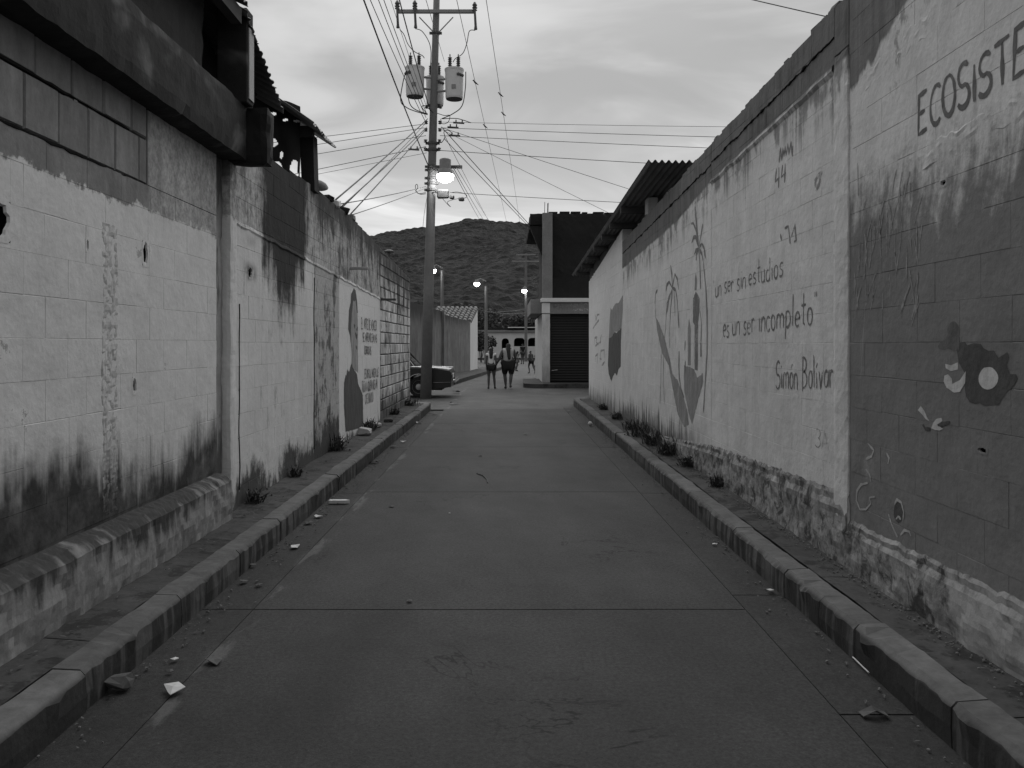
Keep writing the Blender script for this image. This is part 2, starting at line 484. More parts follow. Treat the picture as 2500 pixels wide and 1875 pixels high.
def ledge(g, x, y, z, p):
    n1 = g.noise(p, 1.8, 4.0, 0.6); n2 = g.noise(p, 9.0, 5.0, 0.7); st = _streaks(g, y, z, 7.0, 0.7)
    v = 0.24 * ((n2 - 0.5) * 1.4 + 1.0) * ((n1 - 0.5) * 0.8 + 1.0)
    run = g.sm(0.10, 0.26, (z - 0.24) + (st - 0.5) * 0.30 + (n1 - 0.5) * 0.5 + (n2 - 0.5) * 0.3)
    v = g.mix(v, 0.035, run * 0.92)
    return v
M['ledge'] = wall_mat('mouldy_ledge', ledge)

def road(g, x, y, z, p):
    n1 = g.noise(p, 0.5, 4.0, 0.55); n2 = g.noise(p, 7.0, 5.0, 0.65); dirt = g.noise(g.vec(x * 2.4, y * 0.5, 0.0), 1.0, 4.0, 0.6)
    v = 0.040 * ((n1 - 0.5) * 0.35 + 1.0) * ((n2 - 0.5) * 0.3 + 1.0) * ((g.rnd() - 0.5) * 0.12 + 1.0)
    return v * ((dirt - 0.5) * 0.3 + 1.0)
def _road_mat(name, k):
    def f(g):
        p = g.pos(); x, y, z = g.sep(p)
        v = road(g, x, y, z, p) * k
        c = g.noise(p, 130.0, 3.0, 0.75)
        stone = g.sm(0.70, 0.78, g.noise(p, 75.0, 2.0, 0.5))
        stain = g.noise(g.vec(x * 1.3 + y * 0.2, y * 0.8, 5.0), 1.0, 5.0, 0.65)
        pit = g.sm(0.64, 0.74, g.noise(p, 40.0, 3.0, 0.6))
        grain = g.lin(g.noise(p, 48.0, 3.0, 0.8), 0.3, 0.7, 0.0, 1.0)
        crk = g.noise(p, 1.1, 5.0, 0.6, 0.6) - 0.5
        crack = g.sm(0.008, 0.002, g.math('ABSOLUTE', crk)) * g.sm(0.50, 0.62, g.noise(p, 0.45, 2.0))
        tyre = g.band(g.math('ABSOLUTE', x + 0.05), 0.62, 0.82, 0.22)
        v = v * ((c - 0.5) * 1.0 + 1.0) * ((grain - 0.5) * 0.75 + 1.0) * ((stain - 0.5) * 1.3 + 1.0) * (1.0 - pit * 0.4) * (1.0 - tyre * 0.12) + stone * 0.045
        v = v * (1.0 - crack * 0.6)
        smear = g.sm(0.52, 0.62, g.noise(g.vec(x * 6.0, y * 1.4, 2.0), 1.0, 4.0, 0.6)) * g.band(x, -1.50, -1.40, 0.035)
        v = v + smear * 0.05
        h = c * 0.6 + g.noise(p, 30.0, 4.0, 0.7) * 0.4
        return v, h, 0.5, 0.008
    return material(name, f, 0.85, 0.22)
M['road'] = _road_mat('worn_concrete_road', 1.0)
M['gutter'] = _road_mat('gutter_concrete', 0.85)
M['street'] = _road_mat('cross_street_concrete', 1.6)
M['ground'] = mat_concrete('dusty_ground', 0.12, 0.3, 0.3)
def kerb(g, x, y, z, p):
    n1 = g.noise(p, 3.0, 4.0, 0.6); n2 = g.noise(p, 14.0, 5.0, 0.7); st = _streaks(g, y, z, 8.0, 1.0, 6.0)
    v = 0.115 * ((n1 - 0.5) * 1.2 + 1.0) * ((n2 - 0.5) * 0.9 + 1.0) * ((g.rnd() - 0.5) * 0.3 + 1.0)
    algae_shade = g.sm(0.160, 0.135, z) * g.sm(0.15, 0.55, st + (g.rnd() - 0.5) * 0.4 + (n1 - 0.5) * 0.5)      # black algae on the gutter side, with its shade painted in
    return g.mix(v, 0.022, algae_shade * 0.85)
M['kerb'] = wall_mat('kerb_concrete', kerb)
def pave(g, x, y, z, p):
    n1 = g.noise(p, 1.6, 4.0, 0.6); n2 = g.noise(p, 12.0, 5.0, 0.7)
    v = 0.058 * ((n1 - 0.5) * 1.3 + 1.0) * ((n2 - 0.5) * 1.2 + 1.0) * ((g.rnd() - 0.5) * 0.2 + 1.0)
    moss = g.sm(0.50, 0.60, g.noise(p, 4.5, 6.0, 0.72))
    return g.mix(v, 0.02, moss * 0.8)
M['pave'] = wall_mat('pavement_concrete', pave)
M['dark_concrete'] = mat_concrete('near_black_concrete', 0.017, 0.6, 1.4)  # near-black concrete, mottled
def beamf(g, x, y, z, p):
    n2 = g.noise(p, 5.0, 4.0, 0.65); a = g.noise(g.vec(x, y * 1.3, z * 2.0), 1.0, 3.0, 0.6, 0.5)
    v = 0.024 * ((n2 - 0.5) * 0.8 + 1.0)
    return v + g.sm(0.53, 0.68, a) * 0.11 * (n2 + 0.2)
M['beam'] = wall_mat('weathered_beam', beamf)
M['grey_concrete'] = mat_concrete('grey_concrete', 0.19, 0.45, 2.0)
M['pale_concrete'] = mat_concrete('pale_concrete', 0.38, 0.25, 2.0)
def pilf(g, x, y, z, p):
    n2 = g.noise(p, 6.0, 4.0, 0.7); a = g.noise(g.vec(x * 3.0, y * 5.0, z * 1.1), 1.0, 4.0, 0.65)
    v = 0.30 * ((n2 - 0.5) * 0.8 + 1.0)
    return g.mix(v, 0.06, g.clamp(g.sm(0.48, 0.60, a) * 0.85 + g.sm(2.2, 2.9, z) * 0.8))
M['pilaster'] = wall_mat('unpainted_pilaster', pilf)
def scarf(g, x, y, z, p):
    a = g.noise(p, 34.0, 4.0, 0.75); b = g.noise(g.vec(y * 18.0, 2.0, z * 3.0), 1.0, 4.0, 0.7)
    v = g.mx(0.47 * ((a - 0.5) * 0.8 + 1.0) * ((b - 0.5) * 0.9 + 1.0), 0.07)
    return g.mix(v, 0.03, g.sm(1.05, 0.62, z + (b - 0.5) * 0.5) * 0.9)
M['scar'] = wall_mat('rough_mortar_scar', scarf)
M['white_wall'] = mat_concrete('white_wall', 0.62, 0.12, 1.2)
M['cream'] = mat_concrete('pale_render', 0.50, 0.16, 1.0)
M['tin'] = mat_plain('old_tin', 0.13, 0.6, 0.4, 0.5, 3.0)
M['tin_edge'] = mat_plain('zinc_sheet', 0.32, 0.5, 0.5, 0.4, 5.0, 0.3)
M['timber'] = mat_plain('old_timber', 0.07, 0.9, 0.1, 0.4, 8.0)
M['tarp'] = mat_plain('black_tarp', 0.025, 0.8, 0.2, 0.3, 6.0)
M['black'] = mat_plain('dark_opening', 0.012, 0.95, 0.05)
M['iron'] = mat_plain('rusted_iron', 0.08, 0.7, 0.3, 0.4, 20.0)
M['wire'] = mat_plain('black_cable', 0.03, 0.6, 0.2)
M['pole'] = mat_concrete('pole_concrete', 0.15, 0.35, 1.2)
M['galv'] = mat_plain('galvanised_steel', 0.22, 0.5, 0.4, 0.3, 10.0)
M['tank'] = mat_plain('transformer_paint', 0.55, 0.55, 0.4, 0.15, 6.0)
M['porcelain'] = mat_plain('brown_porcelain', 0.07, 0.3, 0.5)
M['paper'] = mat_plain('dirty_paper', 0.55, 0.8, 0.2, 0.25, 30.0)
M['leaf_dry'] = mat_plain('dry_leaf', 0.10, 0.9, 0.1, 0.4, 30.0)
M['leaf'] = mat_plain('weed_leaf', 0.06, 0.8, 0.2, 0.5, 12.0)
M['grit'] = mat_plain('grit', 0.16, 0.9, 0.1, 0.5, 30.0)
M['stone'] = mat_plain('pale_stone', 0.40, 0.9, 0.1, 0.3, 14.0)
M['rubber'] = mat_plain('rubber', 0.02, 0.85, 0.2)
M['chrome'] = mat_plain('chrome', 0.75, 0.12, 0.5, 0.02, 4.0, 1.0)
M['carpaint'] = mat_plain('dark_car_paint', 0.018, 0.3, 0.35, 0.1)
M['glass'] = mat_plain('dark_glass', 0.015, 0.05, 0.6)
M['hubcap'] = mat_plain('steel_wheel', 0.30, 0.4, 0.5, 0.2, 8.0, 0.5)
M['lamp_red'] = mat_plain('tail_lamp', 0.10, 0.2, 0.5)
M['shutter'] = mat_plain('dark_roller_shutter', 0.012, 0.6, 0.3, 0.3, 4.0)
M['tile'] = mat_plain('clay_tile', 0.17, 0.85, 0.2, 0.5, 5.0)
M['skin'] = mat_plain('brown_skin', 0.07, 0.55, 0.3, 0.08)
M['hair'] = mat_plain('black_hair', 0.012, 0.5, 0.3)
M['cloth_white'] = mat_plain('white_cotton', 0.62, 0.9, 0.1, 0.06)
M['cloth_grey'] = mat_plain('grey_cotton', 0.34, 0.9, 0.1, 0.08)
M['cloth_dark'] = mat_plain('dark_denim', 0.022, 0.9, 0.1, 0.15)
M['shoe'] = mat_plain('dark_shoe', 0.03, 0.7, 0.3)
def _paint(name, v, wall, wear=0.58):
    def f(g):
        p = g.pos()
        x_, y_, z_ = g.sep(p)
        a = g.noise(g.vec(x_, y_ * 11.0, z_ * 4.0), 1.0, 5.0, 0.72); b = g.noise(p, 45.0, 3.0, 0.7)
        hole = g.sm(wear, wear + 0.12, a * 0.55 + b * 0.45)
        base = ((a - 0.5) * 1.5 + 1.0) * v
        return base + (hole * (base * -1.0 + wall)), b * 0.2 + g.noise(p, 26.0, 3.0, 0.7) * 0.32 + g.noise(p, 4.5, 3.0, 0.6) * 1.5, 0.5, 0.015
    return material(name, f, 0.9, 0.2)
M['p_letter'] = _paint('letter_paint', 0.17, 0.62, 0.545)
M['p_bold'] = _paint('bold_letter_paint', 0.14, 0.62, 0.60)
M['p_faint'] = _paint('faded_paint', 0.27, 0.64, 0.50)
M['p_grey'] = _paint('grey_mural_paint', 0.25, 0.64, 0.60)
M['p_mid'] = _paint('mid_mural_paint', 0.30, 0.64, 0.62)
M['p_dark'] = _paint('dark_mural_paint', 0.085, 0.2, 0.70)
M['p_black'] = _paint('black_mural_paint', 0.075, 0.18, 0.62)
M['p_white'] = _paint('pale_mural_paint', 0.50, 0.25, 0.64)
M['p_soft'] = _paint('soft_mural_paint', 0.30, 0.18, 0.47)
M['p_swirl'] = _paint('swirl_paint', 0.40, 0.18, 0.56)
M['p_brown'] = _paint('brown_mural_paint', 0.12, 0.18, 0.55)

# ================================================================== THE GROUND
gr = MB()
gr.add([(-1500, -60, -0.06), (1500, -60, -0.06), (1500, 3000, -0.06), (-1500, 3000, -0.06)], [(0, 1, 2, 3)])
tag(gr.build('ground', M['ground'], recalc=False), kind='structure')

def slab_road(name, X0, X1, ys, mat, zt, gap=0.006, tilt=0.0):
    r = bpy.data.objects.new(name, None); COL.objects.link(r); r['kind'] = 'structure'; ORG[r.name] = Vector((0, 0, 0))
    for a, b in zip(ys[:-1], ys[1:]):
        nx, ny = 6, 8
        m = MB(); vs = []; fs = []
        ga = gap * random.uniform(0.7, 1.6)
        for j in range(ny + 1):
            for i in range(nx + 1):
                x = X0 + gap + (X1 - X0 - 2 * gap) * i / nx; y = a + ga + (b - a - 2 * ga) * j / ny
                edge = 0.0035 if (j in (0, ny) or i in (0, nx)) else 0.0
                z = zt + tilt * (i / nx) - edge + mnoise.noise(Vector((x * 0.7, y * 0.5, 3))) * 0.003
                wob = mnoise.noise(Vector((x * 2.1, y, 9))) * 0.004
                vs.append((x, y + (wob if j in (0, ny) else 0), z))
        for j in range(ny):
            for i in range(nx):
                k = j * (nx + 1) + i; fs.append((k, k + 1, k + nx + 2, k + nx + 1))
        m.add(vs, fs)
        n0 = len(m.v)                                     # skirt
        ring = list(range(nx + 1)) + [j * (nx + 1) + nx for j in range(1, ny + 1)] + [ny * (nx + 1) + i for i in range(nx - 1, -1, -1)] + [j * (nx + 1) for j in range(ny - 1, 0, -1)]
        m.v += [m.v[i] - Vector((0, 0, 0.05)) for i in ring]
        L = len(ring)
        m.f += [(ring[i], ring[(i + 1) % L], n0 + (i + 1) % L, n0 + i) for i in range(L)]
        m.build('road_slab', mat, r)
    return r
YS = [-3.0, 1.0, 4.80, 8.63, 12.42, 16.15, 19.75]
slab_road('road', -1.486, 1.404, YS, M['road'], 0.0)
slab_road('gutter_left', -1.80, -1.486, [-3.0, 1.0, 4.83, 8.6, 12.4, 16.1, 19.3], M['gutter'], -0.008)
slab_road('gutter_right', 1.404, 1.73, [-3.0, 1.0, 3.46, 5.1, 8.6, 12.4, 16.1, 20.3], M['gutter'], -0.008)
st = MB()
st.add([(-40, 19.76, -0.02), (45, 19.76, -0.02), (45, 29.4, -0.02), (-40, 29.4, -0.02)], [(0, 1, 2, 3)])
tag(st.build('cross_street', M['street'], recalc=False), kind='structure')
st = MB()
st.add([(-2.3, 29.405, -0.024), (1.25, 29.405, -0.024), (3.2, 45, -0.024), (9.5, 86, -0.024), (-4.5, 86, -0.024), (-0.9, 45, -0.024)], [(0, 1, 2, 3, 4, 5)])
tag(st.build('far_street', M['street'], recalc=False), kind='structure')

# ---------------------------------------------------------------- pavements with kerb stones
def pavement(name, side, Xk, Xw, Yend, seams, slabs):
    r = bpy.data.objects.new(name, None); COL.objects.link(r); r['kind'] = 'structure'; ORG[r.name] = Vector((0, 0, 0))
    kw = 0.15
    for a, b in zip(seams[:-1], seams[1:]):
        m = MB(); n = 16
        g_ = 0.006
        dz = random.uniform(-0.006, 0.006); dx_ = random.uniform(-0.006, 0.006)
        prof = [(0.0, -0.03), (-0.004, 0.060), (0.0, 0.140), (0.026, 0.168), (kw - 0.008, 0.170), (kw, 0.160), (kw, -0.03)]
        vs = []
        for j in range(n + 1):
            y = a + g_ + (b - a - 2 * g_) * j / n
            for k, (px_, pz) in enumerate(prof):
                q = Vector((y * 3.1, k * 2.0, side * 5.0))
                q2 = Vector((y * 13.0, k * 1.3, side * 7.0)); e = mnoise.noise(q) * 0.007 + mnoise.noise(q2) * (0.010 if k in (2, 3) else 0.003) - (max(0.0, mnoise.noise(Vector((y * 6.0, 2.0, side * 3.0))) - 0.25) * 0.06 if k in (2, 3) else 0.0)
                vs.append((side * (Xk + px_ + dx_ + e), y, pz + (dz + e if 0 < k < 6 else 0)))
        fs = []; L = len(prof)
        for j in range(n):
            for k in range(L - 1): fs.append((j * L + k, (j + 1) * L + k, (j + 1) * L + k + 1, j * L + k + 1))
        fs.append(tuple(range(L))); fs.append(tuple(n * L + k for k in range(L))[::-1])
        m.add(vs, fs).build('kerb_stone', M['kerb'], r)
    for a, b in zip(slabs[:-1], slabs[1:]):
        m = MB(); nx, ny = 3, 8; vs = []; fs = []
        for j in range(ny + 1):
            for i in range(nx + 1):
                x = Xk + kw + 0.012 + (Xw - Xk - kw - 0.012) * i / nx; y = a + 0.004 + (b - a - 0.008) * j / ny
                z = 0.163 + mnoise.noise(Vector((x * 4 + side * 9, y * 2.2, 1))) * 0.012 - (0.006 if i == 0 else 0)
                vs.append((side * x, y, z))
        for j in range(ny):
            for i in range(nx):
                k = j * (nx + 1) + i; fs.append((k, k + 1, k + nx + 2, k + nx + 1))
        m.add(vs, fs); m.build('pavement_slab', M['pave'], r)
    m = MB(); m.box(min(side * (Xk + 0.05), side * Xw), max(side * (Xk + 0.05), side * Xw), seams[0], Yend - 0.02, -0.02, 0.135)
    m.build('bedding', M['mortar_dark'], r)
    return r
def seq(a, b, lo, hi):
    o = [a]
    while o[-1] + hi < b: o.append(o[-1] + random.uniform(lo, hi))
    return o + [b]
pav_l = pavement('pavement_left', -1, 1.79, 2.30, 19.3, [-2.0] + seq(-1.0, 19.25, 0.95, 1.25), seq(-2.0, 19.2, 1.6, 2.4))
pav_r = pavement('pavement_right', 1, 1.72, 2.16, 21.4, [-2.0, -1.0, 0.1, 1.2, 2.2, 3.17, 4.05, 4.5, 5.06] + seq(6.2, 20.9, 1.0, 1.6), seq(-2.0, 21.4, 1.7, 2.6))
m = MB()                                                    # rounded end of the right kerb
pts = [(1.72 + 0.43 * (1 - math.cos(t)), 20.9 + 0.55 * math.sin(t)) for t in [R(a) for a in range(0, 91, 10)]]
poly = [(x, y, -0.03) for x, y in pts] + [(2.15, 20.9, -0.03)]
m.prism(poly, (0, 0, 0.197)); m.build('kerb_corner', M['kerb'], pav_r)
m = MB()
m.prism([(-2.3, 19.25, -0.03), (-1.79, 19.25, -0.03), (-1.80, 19.52, -0.03), (-1.95, 19.72, -0.03), (-2.3, 19.78, -0.03)], (0, 0, 0.195)); m.build('kerb_corner', M['kerb'], pav_l)

# ================================================================== BLOCK WALLS
BLK = {}
def block_mesh(L, Hh, mat, var, ch, proud, rec=0.008):
    """one block: local x = out of the wall, y = along, z = up, origin at the lower corner of its face"""
    key = (round(L, 3), round(Hh, 3), mat.name, var, ch, proud, rec)
    if key in BLK: return BLK[key]
    rnd = random.Random(hash((round(L, 2), round(Hh, 2), var)) & 0xffff)
    j = lambda a: rnd.uniform(-a, a)
    pr = rnd.uniform(0, proud)
    o = [(-rec + j(rec * 0.15), 0, 0), (-rec + j(rec * 0.15), L, 0), (-rec + j(rec * 0.15), L, Hh), (-rec + j(rec * 0.15), 0, Hh)]
    vs_ = 1.0 if ch > 0.006 or rnd.random() < 0.3 else 0.12          # most upright joints are filled with paint
    c = [ch * rnd.uniform(0.5, 1.8) for _ in range(4)]; c[0] *= vs_; c[2] *= vs_
    if ch < 0.006:
        fl_ = rnd.choice((0.08, 0.3, 0.7, 1.0)); c[1] *= fl_; c[3] *= rnd.choice((0.08, 0.3, 0.8))
    i = [(pr + j(0.0008), c[0], c[1]), (pr + j(0.0008), L - c[2], c[1] * rnd.uniform(0.7, 1.4)), (pr + j(0.0008), L - c[2], Hh - c[3]), (pr + j(0.0008), c[0], Hh - c[3] * rnd.uniform(0.7, 1.4))]
    b = [(-0.05, y, z) for _, y, z in o]
    fs = [(4, 5, 6, 7)] + [(k, (k + 1) % 4, 4 + (k + 1) % 4, 4 + k) for k in range(4)] + [(8 + k, 8 + (k + 1) % 4, (k + 1) % 4, k) for k in range(4)]
    me = bpy.data.meshes.new('block'); me.from_pydata(o + i + b, [], fs); me.materials.append(mat)
    BLK[key] = me
    return me

def rect_minus(rs, h):
    out = []
    for (a, b, c, d) in rs:
        e, f, g_, i = h
        if e >= b or f <= a or g_ >= d or i <= c: out.append((a, b, c, d)); continue
        if e > a: out.append((a, e, c, d))
        if f < b: out.append((f, b, c, d))
        y0, y1 = max(a, e), min(b, f)
        if g_ > c: out.append((y0, y1, c, g_))
        if i < d: out.append((y0, y1, i, d))
    return [r for r in out if r[1] - r[0] > 0.012 and r[3] - r[2] > 0.012]

def block_wall(root, side, X, Y0, Y1, courses, ztop, L, mat, core_mat, gap=0.005, ch=0.004, proud=0.003, holes=(), thick=0.16, z0=0.0, rec=0.0035):
    """side -1: left wall (face looks +x); +1: right wall. courses: list of z. blocks are children of root"""
    org_ = org(root)
    rot = 0.0 if side < 0 else math.pi
    for ci in range(len(courses) - 1):
        a, b = courses[ci], courses[ci + 1]
        y = Y0 - (L / 2 if ci % 2 else 0) + random.uniform(-0.02, 0.02)
        while y < Y1 - 0.01:
            y0, y1 = max(y, Y0), min(y + L, Y1)
            y += L
            if y1 - y0 < 0.05: continue
            zt = min(b, ztop((y0 + y1) / 2))
            if zt - a < 0.06: continue
            rs = [(y0 + gap / 2, y1 - gap / 2, a + gap / 2, zt - gap / 2)]
            for h in holes: rs = rect_minus(rs, h)
            for (p0, p1, q0, q1) in rs:
                full = abs((p1 - p0) - (L - gap)) < 1e-4 and abs((q1 - q0) - (b - a - gap)) < 1e-4
                cut = len(rs) > 1
                me = block_mesh(p1 - p0, q1 - q0, mat, random.randrange(12 if full else 3), 0.0002 if cut else ch, 0.0 if cut else proud, 0.0002 if cut else rec)
                o = bpy.data.objects.new('block', me); COL.objects.link(o); o.parent = root
                o.location = Vector((X, p0 if side < 0 else p1, q0)) - org_
                o.rotation_euler = (0, 0, rot)
    # mortar core, 7 mm behind the faces, open where there are holes
    ys = sorted({Y0, Y1, *[h[0] for h in holes], *[h[1] for h in holes], *[Y0 + (Y1 - Y0) * k / 6 for k in range(1, 6)]})
    m = MB()
    f = X + (-1 if side < 0 else 1) * (rec * 0.8); bk = X + (-1 if side < 0 else 1) * thick
    x0, x1 = min(f, bk), max(f, bk)
    for ya, yb in zip(ys[:-1], ys[1:]):
        hs = [h for h in holes if h[0] <= ya + 1e-6 and h[1] >= yb - 1e-6]
        zz = [courses[0] if z0 is None else z0] + [q for h in sorted(hs, key=lambda t: t[2]) for q in (h[2], h[3])] + [0]
        t0, t1 = ztop(ya), ztop(yb)
        for k in range(0, len(zz) - 1, 2):
            za = zz[k]; last = k + 2 >= len(zz)
            ta, tb = (t0 - 0.012, t1 - 0.012) if last else (zz[k + 1],) * 2
            m.add([(x0, ya, za), (x1, ya, za), (x1, yb, za), (x0, yb, za), (x0, ya, ta), (x1, ya, ta), (x1, yb, tb), (x0, yb, tb)],
                  [(0, 3, 2, 1), (4, 5, 6, 7), (0, 1, 5, 4), (1, 2, 6, 5), (2, 3, 7, 6), (3, 0, 4, 7)])
    m.build('mortar_core', core_mat, root)
    if holes:                                     # near-black backing paints in the shade of each cavity
        m = MB(); d = 0.012 if side > 0 else -0.012
        for h in holes:
            m.box(min(bk, bk + d), max(bk, bk + d), h[0] - 0.03, h[1] + 0.03, h[2] - 0.03, h[3] + 0.03)
        m.build('cavity_shade_back', M['black'], root)
        m = MB(); sg = -1 if side < 0 else 1
        for h in holes:                               # black plates paint the shade on the cavity sides
            a_, b_ = X + sg * 0.006, bk
            for (y0_, y1_, q0_, q1_) in ((h[0] - 0.002, h[0] + 0.002, h[2], h[3]), (h[1] - 0.002, h[1] + 0.002, h[2], h[3]), (h[0], h[1], h[2] - 0.002, h[2] + 0.002), (h[0], h[1], h[3] - 0.002, h[3] + 0.002)):
                m.box(min(a_, b_), max(a_, b_), y0_, y1_, q0_, q1_)
        m.build('cavity_shade_sides', M['black'], root)
        for h in holes:                               # broken rim of each hole
            m = MB(); cy_, cz_ = (h[0] + h[1]) / 2, (h[2] + h[3]) / 2; ry, rz_ = (h[1] - h[0]) / 2, (h[3] - h[2]) / 2; n = 20; vs = []
            xo = X + (0.0016 if side < 0 else -0.0016); xi = X + (-0.010 if side < 0 else 0.010)
            for k in range(n):
                t = 2 * math.pi * k / n; c_, s_ = math.cos(t), math.sin(t); q = max(abs(c_), abs(s_)); e = random.uniform(0.72, 0.98)
                vs += [(xo, cy_ + c_ / q * (ry + 0.006), cz_ + s_ / q * (rz_ + 0.006)), (xo, cy_ + c_ * ry * e, cz_ + s_ * rz_ * e), (xi, cy_ + c_ * ry * e * 0.9, cz_ + s_ * rz_ * e * 0.9)]
            fs = []
            for k in range(n):
                k2 = (k + 1) % n; fs += [(3 * k, 3 * k2, 3 * k2 + 1, 3 * k + 1), (3 * k + 1, 3 * k2 + 1, 3 * k2 + 2, 3 * k + 2)]
            m.add(vs, fs).build('hole_rim', mat, root)

# ---- left, nearest: painted wall under the overhang
wl1 = thing('block_wall', 'pale painted block wall on the left, bare blocks on top, mouldy ledge at its foot', 'wall', (XL, 3.0, 0.0))
cs = [0.545 + 0.207 * i for i in range(10)]
cs = cs[:-1] + [2.41, 2.57, 2.86, 3.04]
holes1 = [(3.63, 3.80, 2.02, 2.21), (5.18, 5.26, 2.05, 2.21), (4.485, 4.515, 2.06, 2.13), (5.04, 5.10, 1.24, 1.35), (5.06, 5.10, 2.69, 2.75), (4.36, 4.39, 2.79, 2.85)]
block_wall(wl1, -1, XL, -0.9, 6.50, cs[:11], lambda y: 2.575, 0.40, M['near_left'], M['near_left'], 0.0005, 0.0040, 0.0008, holes1, z0=0.0, rec=0.0026)
def _upper():
    # the two bare courses above the paint, larger blocks with open joints
    org_ = org(wl1)
    for (a, b, L, off) in ((2.57, 2.86, 0.305, 0.08), (2.86, 3.115, 0.34, 0.20)):
        y = -0.9 - off
        while y < 5.2:
            gp = random.choice([0.006, 0.008, 0.014, 0.022])
            y0, y1 = max(y, -0.9), min(y + L, 5.24)
            y += L
            if y1 - y0 < 0.08: continue
            me = block_mesh(y1 - y0 - gp, b - a - 0.012, M['near_left'], random.randrange(5), 0.007, 0.006)
            o = bpy.data.objects.new('block', me); COL.objects.link(o); o.parent = wl1
            o.location = Vector((XL, y0 + gp / 2, a + 0.006)) - org_
    m = MB(); m.box(XL - 0.16, XL - 0.016, -0.9, 6.50, 2.58, 3.11); m.build('mortar_core', M['mortar_dark'], wl1)
    for (zz_, ya_, yb_) in ((2.57, 1.0, 5.22), (2.862, 1.0, 5.0)):      # gaping bed joints
        n_ = 70; pts = [(XL - 0.004, ya_ + (yb_ - ya_) * k / n_, zz_ + mnoise.noise(Vector((k * 0.7, zz_ * 9, 0))) * 0.010) for k in range(n_ + 1)]
        MB().tube(pts, [0.004 + 0.016 * max(0.0, mnoise.noise(Vector((k * 0.33, zz_ * 5, 2))) + 0.25) for k in range(n_ + 1)], 6).build('open_joint', M['black'], wl1)
    m = MB(); m.box(XL - 0.02, XL - 0.001, 5.255, 6.50, 2.575, 3.115); m.build('rough_render', M['near_left'], wl1)
_upper()
m = MB(); vs = []; fs = []; ny, nz = 14, 120           # rough scar of an old column
for k in range(nz + 1):
    z = 0.56 + 1.70 * k / nz
    for j in range(ny + 1):
        wv = mnoise.noise(Vector((3, 0, z * 2.5))) * 0.03 * (1 if j in (0, ny) else 0.6) + mnoise.noise(Vector((j * 3, 1, z * 14))) * 0.012
        y = 4.655 + 0.20 * j / ny + wv
        e = 0.001 + mnoise.noise(Vector((y * 22, 0, z * 22))) * 0.006 + mnoise.noise(Vector((y * 60, 5, z * 60))) * 0.004
        if j in (0, ny) or k in (0, nz): e = -0.004
        vs.append((XL + e, y, z))
for k in range(nz):
    for j in range(ny): q = k * (ny + 1) + j; fs.append((q, q + 1, q + ny + 2, q + ny + 1))
m.add(vs, fs).build('mortar_scar', M['scar'], wl1)
m = MB()                                                     # ledge at the foot
n = 260; vs = []; fs = []; K = 16
for j in range(n + 1):
    y = -0.9 + 7.42 * j / n
    e = mnoise.noise(Vector((y * 1.7, 0, 0))) * 0.016
    f2 = mnoise.noise(Vector((y * 3.3, 8, 0))) * 0.02
    key = [(0.118, 0.12), (0.128, 0.30), (0.118, 0.465 + f2 * 0.6), (0.07, 0.508 + e), (-0.006, 0.530 + e * 0.3)]
    for k in range(K + 1):
        t = k / K * 4; i0 = min(3, int(t)); w_ = t - i0
        dx_ = key[i0][0] * (1 - w_) + key[i0 + 1][0] * w_; z = key[i0][1] * (1 - w_) + key[i0 + 1][1] * w_
        q = Vector((dx_ * 9, y * 9, z * 9)); r_ = mnoise.noise(q) * 0.010 + mnoise.noise(q * 3.1) * 0.007 - max(0.0, mnoise.noise(q * 0.7 + Vector((4, 0, 0))) - 0.3) * 0.05
        if k == K: r_ = 0
        vs.append((XL + dx_ + r_ + e * 0.4, y, z + (r_ * 0.6 if k > 8 else 0)))
for j in range(n):
    for k in range(K): fs.append((j * (K + 1) + k, (j + 1) * (K + 1) + k, (j + 1) * (K + 1) + k + 1, j * (K + 1) + k + 1))
b0 = n * (K + 1); vs.append((XL - 0.006, 6.52, 0.12)); fs.append(tuple(b0 + k for k in range(K + 1)) + (len(vs) - 1,))
m.add(vs, fs).build('ledge', M['ledge'], wl1, recalc=True)
# pilasters at the joint of the two walls
m = MB(); m.rough_box(XL - 0.14, XL - 0.03, 6.503, 6.735, 0.47, 3.12, 0.04, 0.006); m.build('pilaster', M['pilaster'], wl1)
m = MB(); m.rough_box(XL - 0.14, XL + 0.035, 6.738, 6.90, 0.12, 3.13, 0.035, 0.006, 3.0); m.build('pilaster', M['mid_left'], wl1)

# ---- left, middle: stained wall and mural bay
def top_left(y):
    t = 3.32 + min(max((y - 7.5) / 2.2, 0), 1) * 0.13
    return t - min(max((y - 12.0) / 7.5, 0), 1) * 0.32 + mnoise.noise(Vector((y * 2.3, 5, 0))) * 0.03
wl2 = thing('block_wall', 'blackened painted block wall between the grey pilaster and the painted figure', 'wall', (XL, 9.0, 0.0))
cl = [0.12 + 0.207 * i for i in range(17)]
block_wall(wl2, -1, XL, 6.905, 11.27, cl, top_left, 0.40, M['mid_left'], M['mid_left'], 0.0006, 0.004, 0.0015, [(7.30, 7.42, 2.14, 2.25)])
wl3 = thing('block_wall', 'whitewashed wall bay carrying a painted long-haired figure and lettering', 'wall', (XL, 13.0, 0.0))
block_wall(wl3, -1, XL, 11.275, 14.93, cl, top_left, 0.40, M['mid_left'], M['mid_left'], 0.0006, 0.003, 0.001, rec=0.002)
wl4 = thing('block_wall', 'bare grey block wall with dark mortar joints before the street corner, left', 'wall', (XL, 17.0, 0.0))
block_wall(wl4, -1, XL, 14.935, 19.55, cl, top_left, 0.40, M['far_left'], M['mortar_dark'], 0.016, 0.008, 0.008, rec=0.008)
m = MB(); m.box(XL - 0.17, XL - 0.004, 19.52, 19.60, 0.0, 3.05); m.build('wall_end', M['far_left'], wl4)
